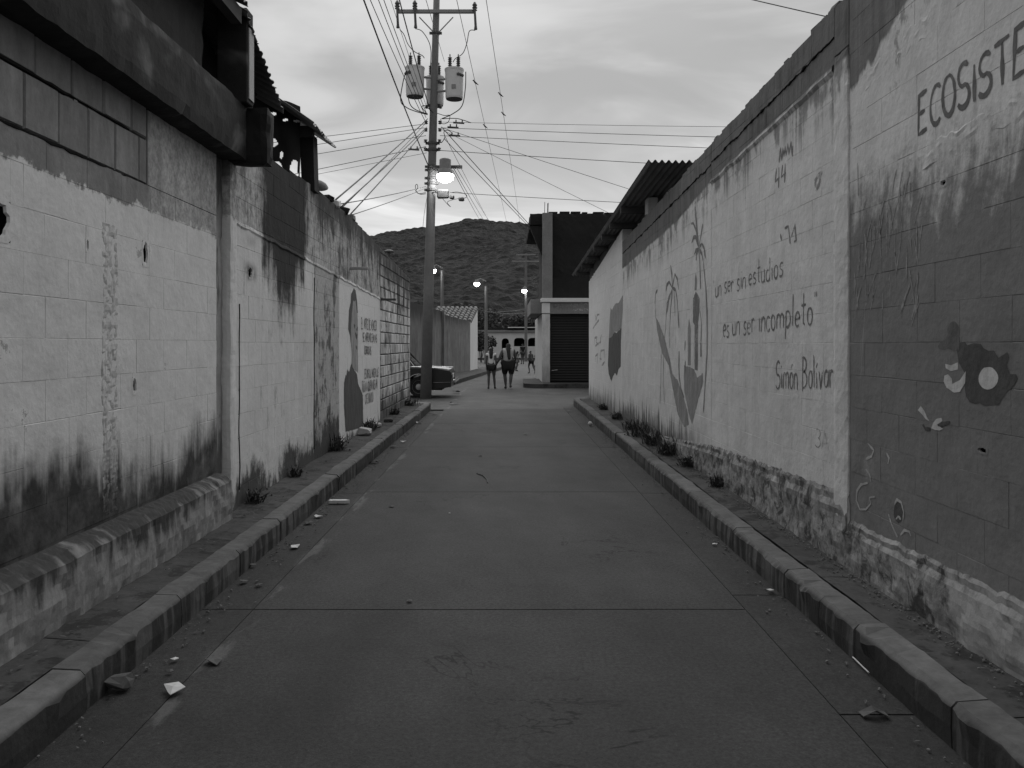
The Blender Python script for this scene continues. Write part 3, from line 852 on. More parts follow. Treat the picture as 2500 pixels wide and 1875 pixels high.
# ledge crack line between upper and lower wall, and mortar droppings on the wall head
for (r_, ya, yb) in ((wl2, 6.92, 11.26), (wl3, 11.29, 14.92)):
    m = MB(); vs = []; fs = []; n = int((yb - ya) * 10)
    for j in range(n + 1):
        y = ya + (yb - ya) * j / n; z = 2.775 - 0.026 * y + mnoise.noise(Vector((y * 4, 1, 2))) * 0.02
        e = 0.012 + mnoise.noise(Vector((y * 7, 4, 2))) * 0.012
        vs += [(XL - 0.004, y, z - 0.035), (XL + max(e, 0.004), y, z - 0.012), (XL + max(e, 0.004) * 0.7, y, z + 0.006), (XL - 0.004, y, z + 0.03)]
    for j in range(n):
        for k in range(3): fs.append((j * 4 + k, (j + 1) * 4 + k, (j + 1) * 4 + k + 1, j * 4 + k + 1))
    m.add(vs, fs).build('mortar_ridge', M['mid_left'], r_)
m = MB()                                                     # vertical seams in the stained wall
for (yy, za, zb) in ((7.05, 0.3, 1.9), (9.79, 0.3, 2.35)):
    pts = [(XL + 0.002, yy + mnoise.noise(Vector((yy, 0, z * 3))) * 0.03, z) for z in [za + (zb - za) * k / 16 for k in range(17)]]
    m.tube(pts, [0.006 + 0.006 * abs(mnoise.noise(Vector((yy, 3, k)))) for k in range(17)], 5)
m.build('open_crack', M['black'], wl2)
for (yy, zz, ln, mt) in ((12.04, 2.67, 0.27, 'tin_edge'), (15.0, 2.375, 0.28, 'iron')):
    m = MB(); m.cbox(XL - 0.02, XL + ln, yy - 0.025, yy + 0.025, zz - 0.022, zz + 0.018, 0.005)
    if mt == 'tin_edge': m.build('projecting_bar', M[mt], wl3)
    else: m.build('projecting_bar', M[mt], wl4)
# short vent pipe on the wall head
vp = thing('vent_pipe', 'short dark capped vent pipe standing on the left wall head near the corner', 'pipe', (XL - 0.08, 16.6, 3.2))
m = MB(); m.tube([(XL - 0.08, 16.6, 3.1), (XL - 0.08, 16.6, 3.42)], 0.025, 8); m.build('pipe', M['iron'], vp)
m = MB(); m.lathe((XL - 0.08, 16.6, 3.42), [(0.11, 0), (0.11, 0.02), (0.03, 0.06)], 10); m.build('cap', M['iron'], vp)

# ---- right walls
def top_right(y): return 3.76 - (y - 5.3) * 0.032 + mnoise.noise(Vector((y * 3.1, 7, 0))) * 0.018
cr = [0.42] + [0.56 + 0.20 * i for i in range(18)]
wr1 = thing('block_wall', 'nearest right block wall with large lettering above a dark painted landscape', 'wall', (XR, 3.0, 0.0))
block_wall(wr1, 1, XR, -0.9, 5.13, cr, top_right, 0.40, M['mural_right'], M['mural_right'], 0.0005, 0.0035, 0.001, [(4.00, 4.06, 2.33, 2.36), (3.66, 3.74, 1.06, 1.085)], z0=0.0, rec=0.002)
wr2 = thing('block_wall', 'pale right block wall with three handwritten lines of lettering', 'wall', (XR, 7.0, 0.0))
m = MB(); m.rough_box(XR - 0.014, XR + 0.14, 5.133, 5.36, 0.3, 3.42, 0.04, 0.005, 2.0); m.build('pilaster', M['mid_right'], wr2)
m = MB(); m.cbox(XR - 0.004, XR + 0.14, 5.133, 5.36, 3.424, 3.755, 0.008, 0.003); m.build('head_block', M['mid_right'], wr2)
block_wall(wr2, 1, XR, 5.363, 8.58, cr, top_right, 0.40, M['mid_right'], M['mid_right'], 0.0005, 0.0032, 0.0007, rec=0.002)
wr3 = thing('block_wall', 'pale right block wall painted with palm trees and tall dark plants', 'wall', (XR, 12.0, 0.0))
cr3 = [0.12, 0.34] + [0.56 + 0.20 * i for i in range(18)]
block_wall(wr3, 1, XR, 8.585, 15.18, cr3, top_right, 0.40, M['mid_right'], M['mid_right'], 0.0006, 0.003, 0.001, rec=0.002)
# broken sloping mortar cap between painted and bare courses, right
m = MB(); vs = []; fs = []; n = 34
for j in range(n + 1):
    y = 5.37 + 3.2 * j / n; z = top_right(y) - 0.40
    e = 0.018 + mnoise.noise(Vector((y * 5, 2, 8))) * 0.012
    vs += [(XR + 0.004, y, z - 0.05), (XR - e, y, z - 0.014), (XR - e * 0.8, y, z + 0.012), (XR + 0.004, y, z + 0.03)]
for j in range(n):
    for k in range(3): fs.append((j * 4 + k, (j + 1) * 4 + k, (j + 1) * 4 + k + 1, j * 4 + k + 1))
m.add(vs, fs).build('mortar_ridge', M['mid_right'], wr2)
# gaping bed joint in the bare head, lumps on top, plaster scar under the big letters
n_ = 110
MB().tube([(XR - 0.002, 5.37 + 3.2 * k / n_, top_right(5.37 + 3.2 * k / n_) - 0.20 + mnoise.noise(Vector((k * 0.6, 3, 1))) * 0.012) for k in range(n_ + 1)], [0.004 + 0.014 * max(0.0, mnoise.noise(Vector((k * 0.3, 8, 1))) + 0.2) for k in range(n_ + 1)], 6).build('open_joint', M['black'], wr2)
MB().tube([(XR - 0.002, 8.6 + 6.5 * k / n_, top_right(8.6 + 6.5 * k / n_) - 0.22 + mnoise.noise(Vector((k * 0.6, 5, 1))) * 0.02) for k in range(n_ + 1)], [0.004 + 0.018 * max(0.0, mnoise.noise(Vector((k * 0.3, 9, 1))) + 0.2) for k in range(n_ + 1)], 6).build('open_joint', M['black'], wr3)
rl = random.Random(12)
for r_, ya_, yb_, n_ in ((wr1, 3.0, 5.1, 7), (wr2, 5.2, 8.5, 12), (wr3, 8.7, 14.5, 16)):
    for k in range(n_):
        y = rl.uniform(ya_, yb_); s_ = rl.uniform(0.015, 0.05); z = top_right(y)
        m = MB(); m.cbox(XR + 0.005, XR + 0.12, y - s_ * 1.6, y + s_ * 1.6, z - 0.03, z + s_ * 0.7, s_ * 0.25, s_ * 0.15); m.build('mortar_lump', M['mid_right'], r_)
for (z_, ya_, yb_, dz_) in ((2.50, 4.36, 3.35, 0.05), (3.12, 4.9, 3.9, 0.10)):
    m = MB(); vs = []; fs = []; n_ = 90
    for k in range(n_ + 1):
        y = ya_ + (yb_ - ya_) * k / n_; z = z_ + dz_ * k / n_ + mnoise.noise(Vector((k * 0.15, z_, 4))) * 0.03
        for q in range(9):
            e = max(0.0, mnoise.noise(Vector((k * 0.12, q * 0.5, z_))) * 0.008 - 0.0012) if 0 < q < 8 else -0.004
            vs.append((XR - 0.0005 - e, y, z - 0.07 + 0.14 * q / 8))
    for k in range(n_):
        for q in range(8): i0 = k * 9 + q; fs.append((i0, i0 + 1, i0 + 10, i0 + 9))
    m.add(vs, fs).build('plaster_scar', M['mural_right'], wr1)
# rough stone plinth along the right walls
def plinth_mesh(root, Ya, Yb, zt):
    n = int((Yb - Ya) * 26); K = 12
    m = MB(); vs = []; fs = []
    for j in range(n + 1):
        y = Ya + (Yb - Ya) * j / n; t = zt(y)
        for k in range(K + 1):
            z = 0.12 + (t - 0.12) * k / K
            q = Vector((y * 5.5, z * 5.5, 2)); q2 = Vector((y * 15, z * 15, 6))
            e = 0.022 + mnoise.noise(q) * 0.018 + mnoise.noise(q2) * 0.010 + (1 - k / K) * 0.012
            if k == K: e = -0.004
            if k in (K - 1, K - 2): e *= 0.35 + 0.8 * abs(mnoise.noise(Vector((y * 7, 1, k))))
            vs.append((XR - e, y, z + ((mnoise.noise(Vector((y * 9, 4, 4))) * 0.022 + mnoise.noise(Vector((y * 23, 4, 4))) * 0.014) if k >= K - 2 else 0)))
    for j in range(n):
        for k in range(K): fs.append((j * (K + 1) + k, (j + 1) * (K + 1) + k, (j + 1) * (K + 1) + k + 1, j * (K + 1) + k + 1))
    m.add(vs, fs).build('plinth', M['plinth'], root, smooth=False)
plinth_mesh(wr1, -0.9, 5.13, lambda y: 0.50 - 0.02 * (y - 3))
plinth_mesh(wr2, 5.13, 8.58, lambda y: 0.62 - 0.034 * (y - 5.3))
plinth_mesh(wr3, 8.585, 12.4, lambda y: 0.50 - 0.075 * (y - 8.6))

# ---- right house at the corner, with the tin roof
hs = thing('corner_house', 'pale limewashed house with corrugated roof at the alley corner, right', 'house', (XR, 18.0, 0.0))
ch_ = [0.12 + 0.2 * i for i in range(17)]
block_wall(hs, 1, XR, 15.185, 21.3, ch_, lambda y: 3.70 - (y - 15.2) * 0.085, 0.40, M['house_right'], M['house_right'], 0.0006, 0.003, 0.001, rec=0.002, thick=0.18)
m = MB(); m.box(XR + 0.004, 8.0, 21.12, 21.302, 0, 3.15); m.build('end_wall', M['house_right'], hs)
m = MB(); m.box(XR + 0.18, 8.0, 15.0, 15.18, 0, 3.55); m.build('end_wall', M['grey_concrete'], hs)
def roof_z(y): return 3.92 - (y - 10.6) * 0.0345
m = MB()
m.add([(XR + 0.02, 15.2, 3.1), (XR + 0.16, 15.2, 3.1), (XR + 0.16, 21.3, 3.1), (XR + 0.02, 21.3, 3.1), (XR + 0.02, 15.2, roof_z(15.2) - 0.03), (XR + 0.16, 15.2, roof_z(15.2) - 0.03), (XR + 0.16, 21.3, roof_z(21.3) - 0.03), (XR + 0.02, 21.3, roof_z(21.3) - 0.03)],
      [(0, 3, 2, 1), (4, 5, 6, 7), (0, 1, 5, 4), (1, 2, 6, 5), (2, 3, 7, 6), (3, 0, 4, 7)])
m.build('eave_shade_beam', M['timber'], hs)  # dark beam stands in for the shade under the eave
# corrugated sheet: ridges run away from us and fall gently
rf = MB(); vs = []; fs = []
xs = [1.84 + 0.011 * i for i in range(300)]; ysr = [10.6, 12.6, 14.8, 17.0, 19.2, 21.2, 23.0]
for y in ysr:
    for i, x in enumerate(xs):
        vs.append((x, y, roof_z(y) + 0.02 * math.cos(i * 2 * math.pi / 8) + mnoise.noise(Vector((x * 2, y, 2))) * 0.012))
nn = len(xs)
for j in range(len(ysr) - 1):
    for i in range(nn - 1): fs.append((j * nn + i, j * nn + i + 1, (j + 1) * nn + i + 1, (j + 1) * nn + i))
rf.add(vs, fs)
ro = rf.build('roof_sheet', M['tin'], hs)
mo = ro.modifiers.new('thick', 'SOLIDIFY'); mo.thickness = 0.004
for y in (13.4, 14.8, 16.1, 17.5, 19.0, 20.4, 22.0):
    m = MB(); z = roof_z(y) - 0.028; m.box(1.87, 5.0, y - 0.045, y + 0.045, z - 0.10, z); m.build('purlin', M['timber'], hs)
m = MB(); m.cbox(2.175, 2.33, 12.6, 12.85, 3.45, roof_z(12.7) - 0.03, 0.01); m.build('post', M['pale_concrete'], hs)
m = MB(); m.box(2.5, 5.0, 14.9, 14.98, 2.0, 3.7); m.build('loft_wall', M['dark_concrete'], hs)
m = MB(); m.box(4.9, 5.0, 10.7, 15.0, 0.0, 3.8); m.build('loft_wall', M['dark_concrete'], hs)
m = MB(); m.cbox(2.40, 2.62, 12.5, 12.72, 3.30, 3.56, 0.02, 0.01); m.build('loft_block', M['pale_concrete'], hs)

# ================================================================== LEFT UPPER STOREY
us = thing('upper_storey', 'dark unfinished upper storey with concrete overhang above the left wall', 'building', (XL, 3.0, 3.0))
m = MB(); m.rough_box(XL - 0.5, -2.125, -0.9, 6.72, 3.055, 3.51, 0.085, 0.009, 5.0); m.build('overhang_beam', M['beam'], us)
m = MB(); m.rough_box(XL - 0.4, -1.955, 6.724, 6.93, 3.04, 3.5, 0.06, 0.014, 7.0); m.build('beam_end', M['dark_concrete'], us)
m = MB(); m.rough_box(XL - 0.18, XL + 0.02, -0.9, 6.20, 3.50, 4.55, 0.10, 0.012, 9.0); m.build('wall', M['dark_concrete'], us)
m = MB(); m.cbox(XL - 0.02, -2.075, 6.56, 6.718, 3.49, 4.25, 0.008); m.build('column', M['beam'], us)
m = MB(); m.box(-2.073, -2.066, 6.59, 6.71, 3.53, 4.1); m.build('column_lit_side', M['pale_concrete'], us)  # pale plate paints the lit road side of the column
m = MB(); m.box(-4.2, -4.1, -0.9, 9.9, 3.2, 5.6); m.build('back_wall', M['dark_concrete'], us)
m = MB(); m.box(-2.63, -2.58, 6.0, 8.2, 3.2, 4.5); m.build('dark_backing_panel', M['dark_concrete'], us)  # dark panel added to block sky showing through the opening
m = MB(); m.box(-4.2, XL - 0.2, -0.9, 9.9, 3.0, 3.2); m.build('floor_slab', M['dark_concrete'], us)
def corr(corners, na, pitch, amp, name, mat, parent, rag=0.0):
    """corrugated sheet over a bilinear patch: a->b across the waves, a->d along them"""
    a, b, c, d = [Vector(q) for q in corners]
    n = max(8, int((b - a).length / pitch * 8)); nb = na
    nrm = (b - a).cross(d - a).normalized()
    m = MB(); vs = []; fs = []
    for j in range(nb + 1):
        t = j / nb
        for i in range(n + 1):
            s_ = i / n
            p = (a * (1 - s_) + b * s_) * (1 - t) + (d * (1 - s_) + c * s_) * t
            if rag and j in (0, nb):
                p = p + (d - a).normalized() * mnoise.noise(Vector((i * 0.35, j, 2))) * rag
            vs.append(p + nrm * (amp * math.cos(i * 2 * math.pi / 8) + mnoise.noise(p * 2) * amp))
    for j in range(nb):
        for i in range(n): k = j * (n + 1) + i; fs.append((k, k + 1, k + n + 2, k + n + 1))
    o = m.add(vs, fs).build(name, mat, parent)
    mo = o.modifiers.new('thick', 'SOLIDIFY'); mo.thickness = 0.006
    return o
# near roof, falling towards the alley
corr([(-2.03, -0.9, 4.25), (-2.03, 6.45, 4.21), (-4.3, 6.45, 5.3), (-4.3, -0.9, 5.4)], 4, 0.09, 0.012, 'roof_sheet', M['tin'], us)
m = MB(); m.box(-2.16, -2.08, -0.9, 6.44, 4.07, 4.19); m.build('eave_board', M['timber'], us)
# next sheet, sagging
corr([(-2.05, 6.47, 4.18), (-2.06, 7.60, 3.70), (-3.6, 7.6, 4.6), (-3.6, 6.47, 5.0)], 4, 0.09, 0.012, 'roof_sheet', M['tin'], us, 0.03)
# last sheet over the broken bay
corr([(-2.12, 9.0, 3.99), (-2.14, 10.3, 4.02), (-3.4, 10.3, 4.86), (-3.4, 9.0, 4.83)], 5, 0.09, 0.014, 'roof_sheet', M['tin_edge'], us, 0.05)
m = MB(); m.box(-3.4, -2.26, 9.55, 9.66, 3.98, 4.10); m.build('rafter', M['timber'], us)
m = MB()
vs = [(-2.40, 9.62, 3.36), (-2.25, 9.62, 3.36), (-2.25, 9.84, 3.36), (-2.40, 9.84, 3.36), (-2.43, 9.62, 4.0), (-2.27, 9.62, 4.02), (-2.27, 9.84, 4.02), (-2.43, 9.84, 4.0)]
m.add(vs, [(0, 3, 2, 1), (4, 5, 6, 7), (0, 1, 5, 4), (1, 2, 6, 5), (2, 3, 7, 6), (3, 0, 4, 7)]); m.build('post', M['dark_concrete'], us)
m = MB(); m.tube([(-2.62, 7.3, 3.3), (-2.35, 7.5, 3.75), (-2.3, 7.55, 3.95)], 0.035, 6); m.build('prop', M['timber'], us)
m = MB(); m.cbox(-2.75, -2.2, 7.0, 7.12, 3.55, 3.66, 0.01); m.build('rafter', M['timber'], us)
# torn tarpaulin hanging in the broken bay
tp = thing('torn_tarp', 'torn black tarpaulin hanging under the broken tin roof above the left wall', 'tarp', (-2.8, 9.5, 3.4))
m = MB(); vs = []; fs = []; NX, NZ = 130, 96
for j in range(NZ + 1):
    for i in range(NX + 1):
        x = -4.0 + 1.62 * i / NX; z = 3.25 + 1.05 * j / NZ + (1 - i / NX) * 0.5 * (j / NZ)
        vs.append((x, 9.45 + mnoise.noise(Vector((x * 5, z * 3, 0))) * 0.09, z))
holes_t = [(-2.66, 3.56, 0.09, 0.11), (-2.57, 3.46, 0.07, 0.06), (-2.70, 3.88, 0.055, 0.045), (-2.60, 3.74, 0.02, 0.04), (-2.44, 3.50, 0.045, 0.19), (-2.76, 4.22, 0.10, 0.022), (-2.55, 4.14, 0.03, 0.015), (-2.42, 4.13, 0.04, 0.012), (-2.50, 3.36, 0.03, 0.06)]
for j in range(NZ):
    for i in range(NX):
        k = j * (NX + 1) + i; c = (Vector(vs[k]) + Vector(vs[k + NX + 2])) / 2
        rr = mnoise.noise(Vector((c.x * 14, c.z * 14, 1))) * 0.35
        if any(((c.x - a) / ra) ** 2 + ((c.z - b) / rb) ** 2 < 1 + rr for a, b, ra, rb in holes_t): continue
        fs.append((k, k + 1, k + NX + 2, k + NX + 1))
m.add(vs, fs); m.build('sheet', M['tarp'], tp)
# sack of cement on the wall head, rubble beside it
sk = MB(); sk.lathe((0, 0, 0), [(0.03, -0.22), (0.085, -0.16), (0.10, 0.0), (0.085, 0.16), (0.03, 0.21)], 12, 'y')
for p in sk.v: p.z *= 0.55; p += Vector((0, 0, mnoise.noise(p * 9) * 0.012))
o = sk.build('cement_sack', M['pale_concrete'], smooth=True, world=False); o.location = (XL + 0.0, 10.05, top_left(10) + 0.05)
tag(o, 'pale lumpy sack lying on the left wall head beside the dark post', 'sack')
for i, (yy, s_, mt, lb, nm) in enumerate([(11.15, 0.085, 'white_wall', 'whitish broken lump lying on the left wall head amid dark rubble', 'rubble_lump'),
                                     (10.75, 0.06, 'dark_concrete', 'small dark lump on the left wall head between sack and whitish lump', 'rubble_lump'),
                                     (11.75, 0.07, 'dark_concrete', 'dark lump on the left wall head just beyond the whitish lump', 'rubble_lump'),
                                     (12.35, 0.065, 'grey_concrete', 'grey broken lump on the left wall head, farthest from the sack', 'rubble_lump')]):
    m = MB(); m.cbox(-s_, s_, -s_ * 1.3, s_ * 1.3, -0.02, s_ * 0.9, s_ * 0.25, s_ * 0.18)
    o = m.build(nm, M[mt], world=False); o.location = (XL - 0.05, yy, top_left(yy)); o.rotation_euler = (0.1, 0.05, i)
    tag(o, lb, 'rubble', 'rubble on the left wall head')

# ================================================================== PAINTED LETTERING AND PICTURES
def arc(cx, cy, rx, ry, a0, a1, n=9):
    return [(cx + rx * math.cos(R(a0 + (a1 - a0) * i / n)), cy + ry * math.sin(R(a0 + (a1 - a0) * i / n))) for i in range(n + 1)]
LET = {
 'A': (0.55, [[(0, 0), (0.27, 1), (0.55, 0)], [(0.1, 0.36), (0.45, 0.36)]]),
 'B': (0.5, [[(0.05, -0.12), (0.08, 1)], [(0, 0.98)] + arc(0.16, 0.76, 0.24, 0.23, 90, -90) + arc(0.16, 0.27, 0.3, 0.26, 90, -90) + [(0.02, 0.0)]]),
 'C': (0.5, [arc(0.3, 0.5, 0.28, 0.5, 50, 310, 14)]),
 'D': (0.5, [[(0.03, 0), (0.03, 1)], [(0.03, 1)] + arc(0.12, 0.5, 0.36, 0.5, 85, -85, 12) + [(0.03, 0)]]),
 'E': (0.45, [[(0.42, 1.0), (0.03, 0.97), (0, 0.0), (0.42, 0.03)], [(0.02, 0.5), (0.33, 0.52)]]),
 'F': (0.42, [[(0.4, 1.0), (0.02, 1.0), (0.02, 0)], [(0.02, 0.52), (0.32, 0.52)]]),
 'H': (0.5, [[(0, 0), (0, 1)], [(0.48, 0), (0.48, 1)], [(0, 0.5), (0.48, 0.5)]]),
 'I': (0.12, [[(0.05, 0), (0.05, 0.86)]]),
 'J': (0.4, [[(0.35, 1), (0.35, 0.2)] + arc(0.18, 0.2, 0.17, 0.2, 0, -170, 6)]),
 'L': (0.42, [[(0.02, 1), (0.02, 0), (0.4, 0.02)]]),
 'M': (0.65, [[(0, 0), (0.05, 1), (0.32, 0.35), (0.58, 1), (0.63, 0)]]),
 'N': (0.5, [[(0, 0), (0, 1), (0.47, 0), (0.47, 1)]]),
 'O': (0.56, [arc(0.28, 0.5, 0.27, 0.49, 100, 460, 18)]),
 'P': (0.46, [[(0.03, 0), (0.03, 1)] + arc(0.14, 0.74, 0.3, 0.26, 90, -90) + [(0.03, 0.48)]]),
 'Q': (0.56, [arc(0.28, 0.5, 0.27, 0.49, 100, 460, 18), [(0.33, 0.25), (0.55, -0.05)]]),
 'R': (0.5, [[(0.03, 0), (0.03, 1)] + arc(0.14, 0.74, 0.3, 0.26, 90, -90) + [(0.06, 0.48), (0.48, 0)]]),
 'S': (0.5, [arc(0.27, 0.73, 0.23, 0.26, 40, 250, 9) + arc(0.22, 0.26, 0.25, 0.26, 70, -150, 9)]),
 'T': (0.52, [[(0, 0.98), (0.52, 1.02)], [(0.27, 1.0), (0.26, 0)]]),
 'U': (0.5, [[(0, 1), (0, 0.25)] + arc(0.24, 0.25, 0.24, 0.25, 180, 360, 8) + [(0.48, 1)]]),
 'V': (0.52, [[(0, 1), (0.26, 0), (0.52, 1)]]),
 'a': (0.36, [arc(0.16, 0.25, 0.16, 0.25, 60, 360, 12), [(0.33, 0.52), (0.33, 0)]]),
 'c': (0.32, [arc(0.19, 0.25, 0.18, 0.25, 45, 315, 10)]),
 'd': (0.36, [arc(0.16, 0.25, 0.16, 0.25, 60, 360, 12), [(0.33, 1.0), (0.33, 0)]]),
 'e': (0.34, [[(0.02, 0.27), (0.32, 0.30)] + arc(0.17, 0.27, 0.16, 0.24, 10, 310, 11)]),
 'i': (0.1, [[(0.05, 0.5), (0.05, 0)], [(0.05, 0.70), (0.05, 0.76)]]),
 'l': (0.1, [[(0.05, 1.05), (0.05, 0)]]),
 'm': (0.58, [[(0, 0.5), (0, 0)], [(0, 0.32)] + arc(0.14, 0.36, 0.13, 0.14, 180, 0, 6) + [(0.27, 0)], [(0.27, 0.32)] + arc(0.41, 0.36, 0.13, 0.14, 180, 0, 6) + [(0.55, 0)]]),
 'n': (0.34, [[(0, 0.52), (0, 0)], [(0, 0.30)] + arc(0.16, 0.34, 0.15, 0.17, 180, 0, 7) + [(0.32, -0.02)]]),
 'o': (0.35, [arc(0.17, 0.25, 0.16, 0.26, 90, 450, 14)]),
 'p': (0.38, [[(0.03, 0.56), (0.02, -0.36)], [(0.03, 0.5)] + arc(0.15, 0.27, 0.2, 0.26, 100, -110, 10) + [(0.04, 0.04)]]),
 'r': (0.28, [[(0, 0.52), (0.02, 0)], [(0.02, 0.30)] + arc(0.16, 0.32, 0.13, 0.18, 170, 40, 5)]),
 's': (0.3, [arc(0.17, 0.38, 0.13, 0.13, 40, 250, 7) + arc(0.13, 0.12, 0.15, 0.13, 70, -150, 7)]),
 't': (0.3, [[(0.14, 0.98), (0.14, 0.06), (0.24, 0)], [(0, 0.60), (0.3, 0.62)]]),
 'u': (0.34, [[(0, 0.5), (0, 0.18)] + arc(0.15, 0.18, 0.15, 0.18, 180, 340, 6), [(0.31, 0.52), (0.31, -0.02)]]),
 'v': (0.32, [[(0, 0.5), (0.15, 0), (0.32, 0.55)]]),
 'ó': (0.35, [arc(0.17, 0.25, 0.16, 0.26, 90, 450, 14), [(0.14, 0.66), (0.26, 0.80)]]),
 'í': (0.14, [[(0.06, 0.5), (0.06, 0)], [(0.04, 0.66), (0.16, 0.80)]]),
 '3': (0.4, [arc(0.15, 0.74, 0.2, 0.24, 130, -80, 8) + arc(0.15, 0.26, 0.24, 0.26, 80, -140, 8)]),
 '4': (0.42, [[(0.1, 1), (0.02, 0.42), (0.4, 0.45)], [(0.33, 0.95), (0.33, 0)]]),
 '.': (0.1, [[(0.04, 0.0), (0.05, 0.05)]]),
 '"': (0.18, [[(0.03, 0.95), (0.02, 0.8)], [(0.13, 0.95), (0.12, 0.8)]]),
 ' ': (0.2, []),
}
def ribbon(m, pts, wd, to3, jit=0.0, lay=[0]):
    """flat brush stroke along 2-D points, mapped to the wall by to3(x, y, lift)"""
    P2 = []
    for i in range(len(pts) - 1):
        (x0, y0), (x1, y1) = pts[i], pts[i + 1]
        k = max(1, int(math.hypot(x1 - x0, y1 - y0) / max(wd, 1e-4) / 1.2))
        k = min(k, 14)
        for q in range(k): P2.append((x0 + (x1 - x0) * q / k, y0 + (y1 - y0) * q / k))
    P2.append(pts[-1])
    lay[0] += 1
    lift = 0.0021 + (lay[0] % 9) * 0.00008
    L = []; Rr = []
    for i, (x, y) in enumerate(P2):
        a = P2[max(i - 1, 0)]; b = P2[min(i + 1, len(P2) - 1)]
        dx_, dy_ = b[0] - a[0], b[1] - a[1]; d = math.hypot(dx_, dy_) or 1
        t = i / max(len(P2) - 1, 1)
        ww = wd * 0.5 * (0.60 + 0.55 * abs(math.sin(2.6 * t + lay[0] * 1.7)) + random.uniform(-0.12, 0.12)) * (0.6 if i in (0, len(P2) - 1) else 1) + random.uniform(-jit, jit)
        nx, ny = -dy_ / d * ww, dx_ / d * ww
        L.append(to3(x + nx, y + ny, lift)); Rr.append(to3(x - nx, y - ny, lift))
    n = len(P2); b0 = len(m.v)
    m.v += [Vector(q) for q in L] + [Vector(q) for q in Rr]
    m.f += [(b0 + i, b0 + i + 1, b0 + n + i + 1, b0 + n + i) for i in range(n - 1)]

def lettering(root, text, side, Y0, Y1, z0, z1, cap, wd, mat, name='painted_lettering', wob=0.015):
    """text painted on a wall from Y0 to Y1, its base line rising from z0 to z1"""
    X = XL if side < 0 else XR
    gap = 0.11
    tot = sum(LET[c][0] + gap for c in text) - gap
    kx = (Y1 - Y0) / tot
    m = MB(); x = 0.0
    for ch in text:
        wl, strokes = LET[ch]
        oy = random.uniform(-wob, wob); sl = random.uniform(-0.05, 0.07); hs_ = random.uniform(0.94, 1.06)
        def to3(a, b, lift, x=x, oy=oy, sl=sl, hs_=hs_):
            # a is in metres along, b in metres up
            t = a / (Y1 - Y0)
            return (X + (lift if side < 0 else -lift), Y0 + a, z0 + (z1 - z0) * t + b + oy * cap)
        for s_ in strokes:
            pts = [((x + px_ + sl * py_) * kx, py_ * cap * hs_) for px_, py_ in s_]
            ribbon(m, [((p[0]), p[1]) for p in pts], wd, to3, wd * 0.08)
        x += wl + gap
    return m.build(name, mat, root, recalc=False)

def decal(root, name, mat, polys, side, fac, ox, oy, lift=0.0017, X=None):
    """flat painted shapes; polygons given in zoomed photo pixels, placed on the wall plane"""
    m = MB(); f = PL if side < 0 else PR
    for k, poly in enumerate(polys):
        raw = [f(ox + a * fac, oy + b * fac, lift + k * 0.0002) for a, b in poly]; pts = []
        for q0, q1 in zip(raw, raw[1:] + raw[:1]):           # brushed, slightly ragged outline
            nseg = max(1, int((q1 - q0).length / 0.035))
            for t in range(nseg):
                q = q0.lerp(q1, t / nseg)
                if t: q = q + Vector((0, random.gauss(0, 0.0045), random.gauss(0, 0.0045)))
                pts.append(q)
        m.add(pts, [tuple(range(len(pts)))])
    o = m.build(name, mat, root, recalc=False)
    bm = bmesh.new(); bm.from_mesh(o.data); bmesh.ops.triangulate(bm, faces=bm.faces); bm.to_mesh(o.data); bm.free()
    return o
def strokes(root, name, mat, lines, side, fac, ox, oy, wd):
    m = MB(); f = PL if side < 0 else PR
    for ln in lines:
        pw = wd
        if isinstance(ln, tuple): ln, pw = ln
        pts = []
        for i in range(len(ln) - 1):                      # smooth the poly-line a little
            pts += [(ln[i][0] * (1 - t) + ln[i + 1][0] * t, ln[i][1] * (1 - t) + ln[i + 1][1] * t) for t in (0, 0.5)]
        pts.append(ln[-1])
        w3 = [f(ox + a * fac, oy + b * fac) for a, b in pts]
        y0 = w3[0].y
        X = XL if side < 0 else XR
        ribbon(m, [(q.y, q.z) for q in w3], pw, lambda a, b, lift: (X + (lift if side < 0 else -lift), a, b), pw * 0.1)
    return m.build(name, mat, root, recalc=False)
def ell(cx, cy, rx, ry, n=22, j=0.04):
    return [(cx + rx * math.cos(2 * math.pi * k / n) * random.uniform(1 - j, 1 + j), cy + ry * math.sin(2 * math.pi * k / n) * random.uniform(1 - j, 1 + j)) for k in range(n)]

# near right wall
lettering(wr1, 'ECOSISTEMA', 1, 4.27, 3.09, 2.645, 2.70, 0.20, 0.024, M['p_bold'], wob=0.03)
Z6 = (0.3614, 2200, 740)
decal(wr1, 'painted_bird_body', M['p_black'], [[(400, 270), (430, 260), (450, 285), (490, 270), (540, 275), (560, 305), (630, 320), (660, 370), (720, 330), (732, 360), (715, 420), (740, 480), (780, 480), (790, 510), (720, 600), (690, 640), (660, 690), (500, 680), (440, 630), (430, 560), (430, 470), (390, 400), (380, 320)]], 1, *Z6)
decal(wr1, 'painted_disc', M['p_white'], [ell(592, 508, 66, 76)], 1, *Z6, lift=0.0024)
decal(wr1, 'painted_head', M['p_brown'], [ell(355, 190, 40, 66), [(250, 292), (320, 205), (398, 230), (392, 320), (262, 312)]], 1, *Z6)
decal(wr1, 'painted_crescent', M['p_white'], [[(300, 410), (340, 420), (385, 400), (387, 448), (340, 460), (305, 440)], [(295, 490), (320, 480), (345, 510), (350, 545), (400, 520), (440, 460), (435, 540), (400, 600), (360, 605), (310, 570), (290, 530)]], 1, *Z6, lift=0.0022)
decal(wr1, 'painted_butterfly', M['p_white'], [[(115, 722), (135, 695), (160, 730), (195, 800), (172, 786)], [(205, 845), (240, 782), (275, 775), (281, 796), (244, 822), (286, 850), (262, 862)]], 1, *Z6)
